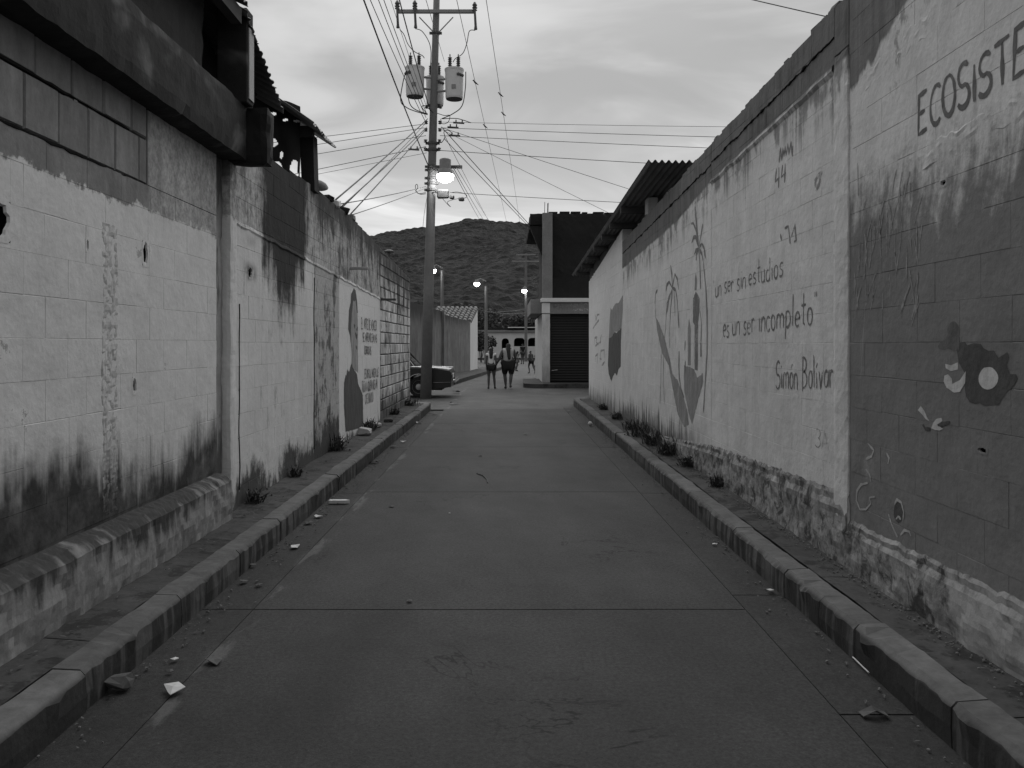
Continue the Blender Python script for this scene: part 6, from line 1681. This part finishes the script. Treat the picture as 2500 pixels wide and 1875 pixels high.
# ================================================================== BUILDING CLOSING THE STREET
fb = thing('arcade_house', 'long white house with dark arched openings closing the far street', 'house', (1.0, 86.0, 0.0))
by = 86.0
def bu(u): return (u - CX) / FPX * by
def bv(v): return H - (v - CY) / FPX * by
ops = [(1225.0, 1242.5, 826, 878), (1255, 1281, 825, 845.5), (1289, 1323, 825, 845.5), (1332, 1358, 825, 845.5), (1196, 1212, 827, 846)]
ops.sort()
xe = [bu(1120)] + [q for o_ in ops for q in (bu(o_[0]), bu(o_[1]))] + [bu(1480)]
ztop_ = bv(812)
for i in range(0, len(xe), 2):
    m = MB(); m.box(xe[i], xe[i + 1], by, by + 0.25, 0, ztop_); m.build('wall_pier', M['cream'], fb)
for (ua, ub, va, vb) in ops:
    a, b = bu(ua), bu(ub); zt2, zb2 = bv(va), bv(vb); n = 10; rad = min(0.35, (b - a) / 2)
    pts = [(a, by, ztop_), (a, by, zt2 - rad)] + [(a + rad - rad * math.cos(R(90 * k / 5)), by, zt2 - rad + rad * math.sin(R(90 * k / 5))) for k in range(1, 6)] + [(b - rad + rad * math.sin(R(90 * k / 5)), by, zt2 - rad + rad * math.cos(R(90 * k / 5))) for k in range(0, 6)] + [(b, by, ztop_)]
    m = MB(); m.prism([(p[0], p[1] + 0.001, p[2]) for p in pts], (0, 0.248, 0)); m.build('arch_head', M['cream'], fb)
    if zb2 > 0.3: m = MB(); m.box(a, b, by + 0.002, by + 0.248, 0, zb2); m.build('window_apron', M['cream'], fb)
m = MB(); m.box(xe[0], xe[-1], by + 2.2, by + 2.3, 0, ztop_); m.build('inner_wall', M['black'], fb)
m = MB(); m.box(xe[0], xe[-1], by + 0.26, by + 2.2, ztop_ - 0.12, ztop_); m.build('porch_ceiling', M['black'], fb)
m = MB(); m.cbox(xe[0], xe[-1], by - 0.25, by + 0.3, bv(812) + 0.002, bv(806), 0.02); m.build('cornice', M['grey_concrete'], fb)
m = MB(); m.box(bu(1240), xe[-1], by - 0.5, by + 4, bv(800.5), bv(798.5)); m.build('roof_slab', M['white_wall'], fb)
m = MB(); m.box(xe[0], xe[-1], by + 0.5, by + 3.0, bv(806) + 0.003, bv(801)); m.build('parapet', M['dark_concrete'], fb)
m = MB(); m.box(bu(1100), xe[-1], by - 1.5, by - 0.02, -0.05, 0.14); m.build('front_step', M['pave'], fb)

# ================================================================== LEAVES
def leafmass(m, c, rad, n, size, rnd, squash=(1, 1, 1), hollow=0.35):
    for _ in range(n):
        d = Vector((rnd.gauss(0, 1), rnd.gauss(0, 1), rnd.gauss(0, 1))).normalized() * (hollow + (1 - hollow) * rnd.random() ** 0.6)
        p = Vector(c) + Vector((d.x * rad * squash[0], d.y * rad * squash[1], d.z * rad * squash[2]))
        a = Vector((rnd.uniform(-1, 1), rnd.uniform(-1, 1), rnd.uniform(-0.4, 0.9))).normalized() * size * rnd.uniform(0.6, 1.3)
        b = a.cross(Vector((rnd.uniform(-1, 1), rnd.uniform(-1, 1), rnd.uniform(-1, 1))).normalized()) * 0.45
        m.add([p, p + a * 0.5 + b, p + a, p + a * 0.5 - b], [(0, 1, 2, 3)])
def shrub(name, label, cat, base, rad, hgt, n, size, seed, group=None, trunk=True):
    rnd = random.Random(seed); b = Vector(base)
    t = thing(name, label, cat, tuple(b), 0, group)
    m = MB()
    for k in range(7):
        cc = b + Vector((rnd.uniform(-0.55, 0.55) * rad, rnd.uniform(-0.5, 0.5) * rad, hgt * rnd.uniform(0.45, 0.85)))
        leafmass(m, cc, rad * rnd.uniform(0.35, 0.65), n // 7, size, rnd, (1, 1, hgt / rad / 2.2))
    m.build('crown' if cat == 'tree' else 'foliage', M['leaf'], t, recalc=False)
    m = MB()
    for k in range(4):
        e = b + Vector((rnd.uniform(-0.5, 0.5) * rad, rnd.uniform(-0.4, 0.4) * rad, hgt * rnd.uniform(0.5, 0.8)))
        m.tube([b + Vector((rnd.uniform(-0.05, 0.05), 0, -0.05)), b.lerp(e, 0.5) + Vector((rnd.uniform(-0.1, 0.1) * rad, 0, hgt * 0.06)), e], [0.06 * hgt / 4, 0.04 * hgt / 4, 0.012 * hgt / 4], 6)
    m.build('trunk' if cat == 'tree' else 'stem', M['timber'], t)
shrub('bush', 'large dark bush at the white house far down the street, left', 'bush', (-2.2, 72, 0), 1.5, 2.6, 2600, 0.22, 11)
for i, (x, y, r_, h_, lb) in enumerate(((-4.5, 104, 4.0, 6.0, 'dark tree behind the far white house, leftmost, beside the tiled roof'), (3.5, 112, 4.5, 5.6, 'dark tree behind the far white house, in the middle'), (9.0, 108, 4.2, 6.6, 'dark tree behind the far white house, rightmost near the shop'))):
    shrub('dark_tree', lb, 'tree', (x, y, 0), r_, h_, 5200, 0.42, 20 + i, 'trees behind the far house')

# far street lamps on poles
def far_lamp(u_pole, v_top, v_lamp, u_lamp, Y, arms, label):
    b = P(u_pole, CY, Y); tz = H - (v_top - CY) / FPX * Y; l = P(u_lamp, v_lamp, Y - 0.5)
    t = thing('street_lamp_pole', label, 'street lamp', (b.x, Y, 0), 0, 'far street lamps')
    m = MB(); m.tube([(b.x, Y, -0.05), (b.x, Y, tz)], [0.15, 0.10], 10); m.build('pole', M['pole'], t)
    m = MB(); m.tube([(b.x, Y, l.z + 0.25), (l.x * 0.6 + b.x * 0.4, Y - 0.4, l.z + 0.42), (l.x, Y - 0.5, l.z + 0.3)], 0.04, 6); m.build('arm', M['galv'], t)
    m = MB(); m.lathe(l, [(0.05, -0.20), (0.19, -0.12), (0.24, 0.0), (0.20, 0.06)], 12); m.build('globe', M['lit_far'], t, smooth=True)
    m = MB(); m.lathe(l + Vector((0, 0, 0.062)), [(0.25, 0), (0.14, 0.16), (0.10, 0.28)], 12); m.build('hood', M['galv'], t)
    for (v_, w_) in arms:
        z = H - (v_ - CY) / FPX * Y; m = MB(); m.box(b.x - w_, b.x + w_, Y - 0.16, Y - 0.08, z - 0.05, z + 0.05); m.build('crossarm', M['galv'], t)
far_lamp(1079.6, 660, 661, 1057, 58, (), 'lit street lamp seen just right of the near utility pole')
far_lamp(1186.6, 699, 693, 1164, 66, (), 'lit street lamp left of the street, above the tiled roof')
far_lamp(1284, 619, 710, 1280, 76, ((622, 0.9), (638, 1.3)), 'lit lamp on the tall far pole with two crossarms')
for (a, b, lb) in ((P(1168, 757, 48), P(1284, 763, 76), 'low cable from the tiled house to the far crossarm pole'), (P(1210, 762, 66), P(1284, 754, 76), 'short cable between the two far lamp poles'), (P(1284, 762, 76), P(1325, 762, 60), 'short cable from the far crossarm pole to the shop')):
    wire([a, b], 0.022, lb, 0.3, 'far cables')

# ================================================================== HILLS
def hill(name, D, pts, depth, step, seed, amp, mat):
    """wooded slope: crest line from measured directions, falling towards us; crowns are real bumps"""
    def crest(x):
        u = x / D * FPX + CX
        if u <= pts[0][0]: v = pts[0][1] + (pts[0][0] - u) * 0.10
        elif u >= pts[-1][0]: v = pts[-1][1] + (u - pts[-1][0]) * 0.04
        else:
            for (a, b), (c, d_) in zip(pts[:-1], pts[1:]):
                if a <= u <= c: t = (u - a) / (c - a); t = t * t * (3 - 2 * t) * 0.6 + t * 0.4; v = b + (d_ - b) * t; break
        return max(H + (CY - v) / FPX * D, 10)
    x0, x1 = -D * 0.42, D * 0.42
    nx = int((x1 - x0) / step); ny = int(depth / step / 1.6)
    m = MB(); vs = []; fs = []
    for j in range(ny + 1):
        t = j / ny; y = D - depth * t
        for i in range(nx + 1):
            x = x0 + (x1 - x0) * i / nx
            hz = crest(x) * (1 - t) ** 1.15
            spur = mnoise.noise(Vector((x * 6.0 / D, y * 3.0 / D, seed))) * 0.06 * crest(x) * 4 * t * (1 - t) * 1.4
            q = Vector((x / (amp * 1.8), y / (amp * 1.8), seed))
            c = 0.0
            ds, _ = mnoise.voronoi(q)
            c = max(0.0, 0.75 - ds[0]) * amp * 0.8 + mnoise.noise(q * 3.1) * amp * 0.12 + mnoise.noise(q * 0.30) * amp * 0.7
            vs.append((x, y, hz + spur + c - (amp * 0.5) - (12 if j == ny else 0)))
    for j in range(ny):
        for i in range(nx): k = j * (nx + 1) + i; fs.append((k, k + 1, k + nx + 2, k + nx + 1))
    o = m.add(vs, fs).build(name, mat, recalc=False)
    tag(o, kind='structure')
    # back side so that it is a solid hill
    return o
def fol(g):
    p = g.pos(); a = g.noise(p, 0.012, 4.0, 0.6); b = g.noise(p, 0.35, 5.0, 0.7); c = g.noise(p, 0.09, 3.0, 0.6)
    return 0.017 * ((a - 0.5) * 1.6 + 1.0) * ((b - 0.5) * 1.4 + 1.0) * ((c - 0.5) * 1.0 + 1.0), b, 1.0, 2.0
M['forest'] = material('hill_forest', fol, 0.9, 0.1)
S_ = 2500 / 2212
hill('far_hill', 1300.0, [(q[0] * S_, q[1] * S_) for q in ((700, 530), (805, 506), (860, 497), (905, 490), (950, 484), (990, 476), (1012, 470), (1035, 470), (1065, 475), (1095, 473), (1120, 479), (1145, 486), (1250, 480), (1400, 500))], 700, 2.6, 1.0, 5.5, M['forest'])
hill('near_hill', 620.0, [(q[0] * S_, q[1] * S_) for q in ((760, 600), (860, 575), (905, 568), (950, 556), (1010, 545), (1050, 532), (1090, 520), (1140, 508), (1250, 500), (1400, 520))], 420, 1.6, 5.0, 4.0, M['forest'])

# ================================================================== WEEDS AND LITTER
def weed(base, r_, h_, n, seed, label, lean=0.0):
    rnd = random.Random(seed); m = MB(); b = Vector(base)
    for k in range(n):
        a = rnd.uniform(0, 2 * math.pi); o = b + Vector((rnd.gauss(0, 0.25) * r_, max(-0.5, min(0.5, rnd.gauss(0, 0.26))) * r_, 0))
        d = Vector((math.cos(a) * rnd.uniform(0.1, 0.8) + lean, math.sin(a) * rnd.uniform(0.1, 0.8), 1.0)).normalized(); L_ = h_ * 0.72 * rnd.uniform(0.2, 1.3) ** 1.5
        w_ = d.cross(Vector((0, 0, 1)));  w_ = (w_.normalized() if w_.length > 1e-3 else Vector((1, 0, 0))) * rnd.uniform(0.004, 0.012)
        mid = o + d * L_ * 0.55; tip = o + d * L_ + Vector((d.x, d.y, -0.35)) * L_ * 0.3
        m.add([o - w_ * 0.5, o + w_ * 0.5, mid + w_, mid - w_], [(0, 1, 2, 3)]); m.add([mid - w_, mid + w_, tip], [(0, 1, 2)])
        if k % 5 == seed % 3: leafmass(m, o + d * L_ * 0.6, 0.06 * rnd.uniform(0.6, 1.4), 4, 0.028, rnd)
    o = m.build('weed', M['leaf'], recalc=False)
    return tag(o, label, 'weed', 'weeds along the wall feet')
wd_r = [(9.3, 0.16, 0.20, 'weed tuft at the right wall under the lettering, by the plinth end'), (10.3, 0.30, 0.30, 'big weed clump at the right wall foot below the painted palms'), (11.3, 0.34, 0.34, 'biggest weed clump at the right wall, just past the painted palms'), (12.4, 0.34, 0.32, 'weed clump at the right wall before the tin-roofed house'), (13.4, 0.26, 0.24, 'low weed patch at the right wall below the roof edge'),
        (15.2, 0.2, 0.2, 'small weed at the foot of the corner house below the painted map shape'), (17.4, 0.2, 0.18, 'small weed at the corner house wall foot near the corner'), (8.0, 0.12, 0.16, 'weed tuft by the rough plinth under the end of the quotation')]
for i, (y, r_, h_, lb) in enumerate(wd_r): weed((XR - 0.08, y, 0.16), r_, h_, int(60 + 300 * r_ * (1 if y > 9 else 0.5)), 40 + i, lb, -0.3)
wd_l = [(7.2, 0.16, 0.16, 'weed at the left wall just past the grey pilaster'), (8.6, 0.11, 0.17, 'weed at the left wall under the black run-off stain'), (10.7, 0.2, 0.28, 'weed clump at the left wall beside the whitewashed bay'), (13.2, 0.25, 0.26, 'weed clump at the feet of the painted figure'), (16.2, 0.2, 0.18, 'weed at the foot of the bare left block wall'), (18.6, 0.3, 0.25, 'weed clump at the left street corner')]
for i, (y, r_, h_, lb) in enumerate(wd_l): weed((XL + (0.08 if y > 6 else 0.2), y, 0.16), r_, h_, int(60 + 260 * r_), 70 + i, lb, 0.3)
# grit washed against the right plinth
m = MB(); rnd = random.Random(9)
for k in range(900):
    sd = rnd.random()
    if sd < 0.6: x, y, z = XR - 0.05 - abs(rnd.gauss(0, 0.05)), rnd.uniform(2.2, 9.0), 0.166
    elif sd < 0.8: x, y, z = -1.77 + abs(rnd.gauss(0, 0.08)), rnd.uniform(2.5, 19), 0.0
    else: x, y, z = 1.70 - abs(rnd.gauss(0, 0.08)), rnd.uniform(2.5, 19), 0.0
    s_ = rnd.uniform(0.0015, 0.006); m.cbox(x - s_, x + s_, y - s_, y + s_, z - 0.004, z + s_, s_ * 0.35, s_ * 0.2)
tag(m.build('grit', M['grit']), 'loose grit and crumbs of plaster along plinth and gutters', 'grit', kind='stuff')

def sheet(pts, base, mat, label, cat, name, th=0.003, grp='litter in the gutters', rz=0.0):
    """thin folded scrap: list of (x, y, z) fan around its middle"""
    m = MB(); c = Vector((sum(p[0] for p in pts) / len(pts), sum(p[1] for p in pts) / len(pts), sum(p[2] for p in pts) / len(pts) + 0.006))
    n = len(pts); m.add([c] + pts, [(0, 1 + i, 1 + (i + 1) % n) for i in range(n)])
    o = m.build(name, mat, world=False, recalc=False); o.location = base; o.rotation_euler = (0, 0, rz)
    mo = o.modifiers.new('thick', 'SOLIDIFY'); mo.thickness = th
    return tag(o, label, cat, grp)
def scrap(r_, n, lift, seed):
    rnd = random.Random(seed); return [(r_ * math.cos(2 * math.pi * k / n) * rnd.uniform(0.6, 1.2), r_ * math.sin(2 * math.pi * k / n) * rnd.uniform(0.6, 1.2), rnd.uniform(0.002, lift)) for k in range(n)]
g1 = GP(420, 1690)
sheet([(-0.055, 0.045, 0.012), (0.01, 0.05, 0.02), (0.06, 0.0, 0.018), (0.015, -0.055, 0.006), (-0.01, -0.02, 0.004)], g1 + Vector((0, 0, 0.004)), M['paper'], 'bright torn white paper in the near left gutter', 'paper', 'paper_scrap')
m = MB(); m.cbox(-0.055, 0.055, -0.04, 0.04, 0, 0.055, 0.018, 0.012); o = m.build('crumpled_bag', M['leaf_dry'], world=False); o.location = GP(292, 1680); tag(o, 'crumpled greyish bag by the near left kerb', 'litter', 'litter in the gutters')
g1 = GP(829, 1228)
m = MB(); m.prism([(-0.10, -0.03, 0), (0.055, -0.03, 0), (0.10, 0.0, 0), (0.055, 0.035, 0), (-0.10, 0.03, 0)], (0, 0, 0.03)); o = m.build('carton', M['paper'], world=False); o.location = g1; tag(o, 'white flattened drink carton in the left gutter', 'carton', 'litter in the gutters')
lit = [((721, 1336), 0.055, 'paper', 'pale long scrap of paper in the left gutter past the first slab joint'), ((778, 1262), 0.04, 'paper', 'small pale scrap left of the white carton'), ((753, 1278), 0.04, 'leaf_dry', 'small dull scrap just nearer than the white carton'), ((425, 1612), 0.022, 'paper', 'tiny pale scrap above the torn white paper'), ((415, 1642), 0.02, 'leaf_dry', 'tiny dull scrap beside the torn white paper'), ((523, 1618), 0.045, 'leaf_dry', 'curled dry leaf right of the torn white paper'), ((617, 1382), 0.03, 'leaf_dry', 'dry leaf by the left kerb above the slab joint'), ((595, 1422), 0.035, 'leaf_dry', 'dark leaf in the left gutter at the slab joint'), ((632, 1430), 0.025, 'leaf_dry', 'small leaf right of the dark leaf at the slab joint'),
       ((912, 1130), 0.07, 'leaf_dry', 'dark leaf by the left kerb level with the painted figure'), ((985, 1080), 0.06, 'paper', 'pale scrap in the far left gutter'), ((960, 1092), 0.05, 'leaf_dry', 'dry leaf in the far left gutter before the pale scrap'), ((1022, 1033), 0.07, 'paper', 'small white scrap by the left kerb near the corner'), ((1060, 1012), 0.09, 'leaf_dry', 'dry leaf at the end of the left kerb'), ((1110, 986), 0.14, 'leaf_dry', 'dark leaf on the crossing in front of the pole'), ((1115, 958), 0.17, 'leaf_dry', 'dark leaf on the crossing behind the pole'), ((1284, 1062), 0.05, 'leaf_dry', 'small leaf on the road ahead, right of the middle'), ((1390, 1005), 0.07, 'leaf_dry', 'dark scrap at the far end of the road, right'),
       ((1172, 1115), 0.03, 'leaf_dry', 'tiny leaf in the middle of the road'), ((1097, 1254), 0.014, 'stone', 'white pebble in the middle of the road'), ((955, 1238), 0.03, 'leaf_dry', 'faint dull scrap on the road near the white carton'), ((1881, 1444), 0.03, 'paper', 'thin white scrap by the right kerb at the gutter joint'), ((1745, 1330), 0.022, 'paper', 'tiny pale scrap in the right gutter'), ((1000, 1470), 0.02, 'leaf_dry', 'tiny speck of leaf on the near road')]
for i, ((u0, v0), r_, mt, lb) in enumerate(lit):
    sheet(scrap(r_, 6, r_ * 0.5, 200 + i), GP(u0, v0) + Vector((0, 0, 0.003)), M[mt], lb, 'litter', 'paper_scrap' if mt == 'paper' else 'pebble' if mt == 'stone' else 'dry_leaf', rz=i * 1.3)
g1 = GP(2135, 1745); sheet([(-0.055, -0.02, 0.002), (0.0, -0.02, 0.028), (0.055, -0.02, 0.0), (0.055, 0.03, 0.0), (0.0, 0.03, 0.026), (-0.055, 0.03, 0.0)], g1, M['leaf_dry'], 'small folded tent of card in the near right gutter', 'litter', 'folded_card')
m = MB(); a, b = GP(2082, 1607), GP(2121, 1645); m.tube([a + Vector((0, 0, 0.006)), b + Vector((0, 0, 0.006))], 0.0035, 6); tag(m.build('straw', M['paper']), 'white drinking straw by the near right kerb', 'straw', 'litter in the gutters')
m = MB(); m.lathe(GP(1441, 1040) + Vector((0, 0, 0.045)), [(0.005, -0.045), (0.03, -0.034), (0.045, 0), (0.03, 0.034), (0.005, 0.045)], 14); tag(m.build('ball', M['paper'], smooth=True), 'small white ball lying by the right kerb', 'ball')
m = MB(); m.tube([GP(1164, 1157) + Vector((0, 0, 0.006)), GP(1180, 1163) + Vector((0, 0, 0.01)), GP(1189, 1172) + Vector((0, 0, 0.006)), GP(1190, 1180) + Vector((0, 0, 0.006))], 0.007, 6); tag(m.build('curved_strip', M['leaf_dry']), 'curved strip lying in the middle of the road', 'litter', 'litter in the gutters')
# dead leaves and dust washed into gutters and along the wall feet
m = MB(); rnd = random.Random(17)
for k in range(1500):
    q = rnd.random()
    if q < 0.36: x, y, z = -1.765 + abs(rnd.gauss(0, 0.09)), 2.4 + 17 * rnd.random() ** 0.8, 0.001
    elif q < 0.60: x, y, z = 1.69 - abs(rnd.gauss(0, 0.08)), 2.4 + 18 * rnd.random() ** 0.8, 0.001
    elif q < 0.80: x, y, z = XR - 0.05 - abs(rnd.gauss(0, 0.08)), 2.2 + 18 * rnd.random(), 0.176
    else: x, y, z = XL + 0.06 + abs(rnd.gauss(0, 0.07)) + 0.12, 2.4 + 16 * rnd.random(), 0.176
    s_ = rnd.uniform(0.005, 0.022); a = rnd.uniform(0, 6.28); ux, uy = math.cos(a) * s_, math.sin(a) * s_
    m.add([(x - ux, y - uy, z), (x + uy * 0.4, y - ux * 0.4, z + s_ * rnd.uniform(0.1, 0.5)), (x + ux, y + uy, z + s_ * rnd.uniform(0, 0.4)), (x - uy * 0.4, y + ux * 0.4, z + s_ * rnd.uniform(0.1, 0.4))], [(0, 1, 2, 3)])
tag(m.build('leaf_litter', M['leaf_dry'], recalc=False), 'fine dead leaves scattered along the gutters and wall feet', 'leaf litter', kind='stuff')
# pale stones at the feet of the painted figure
for i, (x, y, s_, lb) in enumerate(((XL + 0.12, 12.6, 0.10, 'pale broken stone at the feet of the painted figure'), (XL + 0.10, 13.7, 0.08, 'smaller pale stone just past the painted figure'), (XL + 0.2, 14.6, 0.06, 'small grey stone at the left wall before the bare blocks'))):
    m = MB(); m.cbox(-s_, s_, -s_ * 1.3, s_ * 1.3, 0, s_ * 1.1, s_ * 0.3, s_ * 0.14); o = m.build('loose_stone', M['stone'] if i < 2 else M['pave'], world=False); o.location = (x, y, 0.158); o.rotation_euler = (0, 0, i * 0.8)
    tag(o, lb, 'stone', 'loose stones on the left pavement')
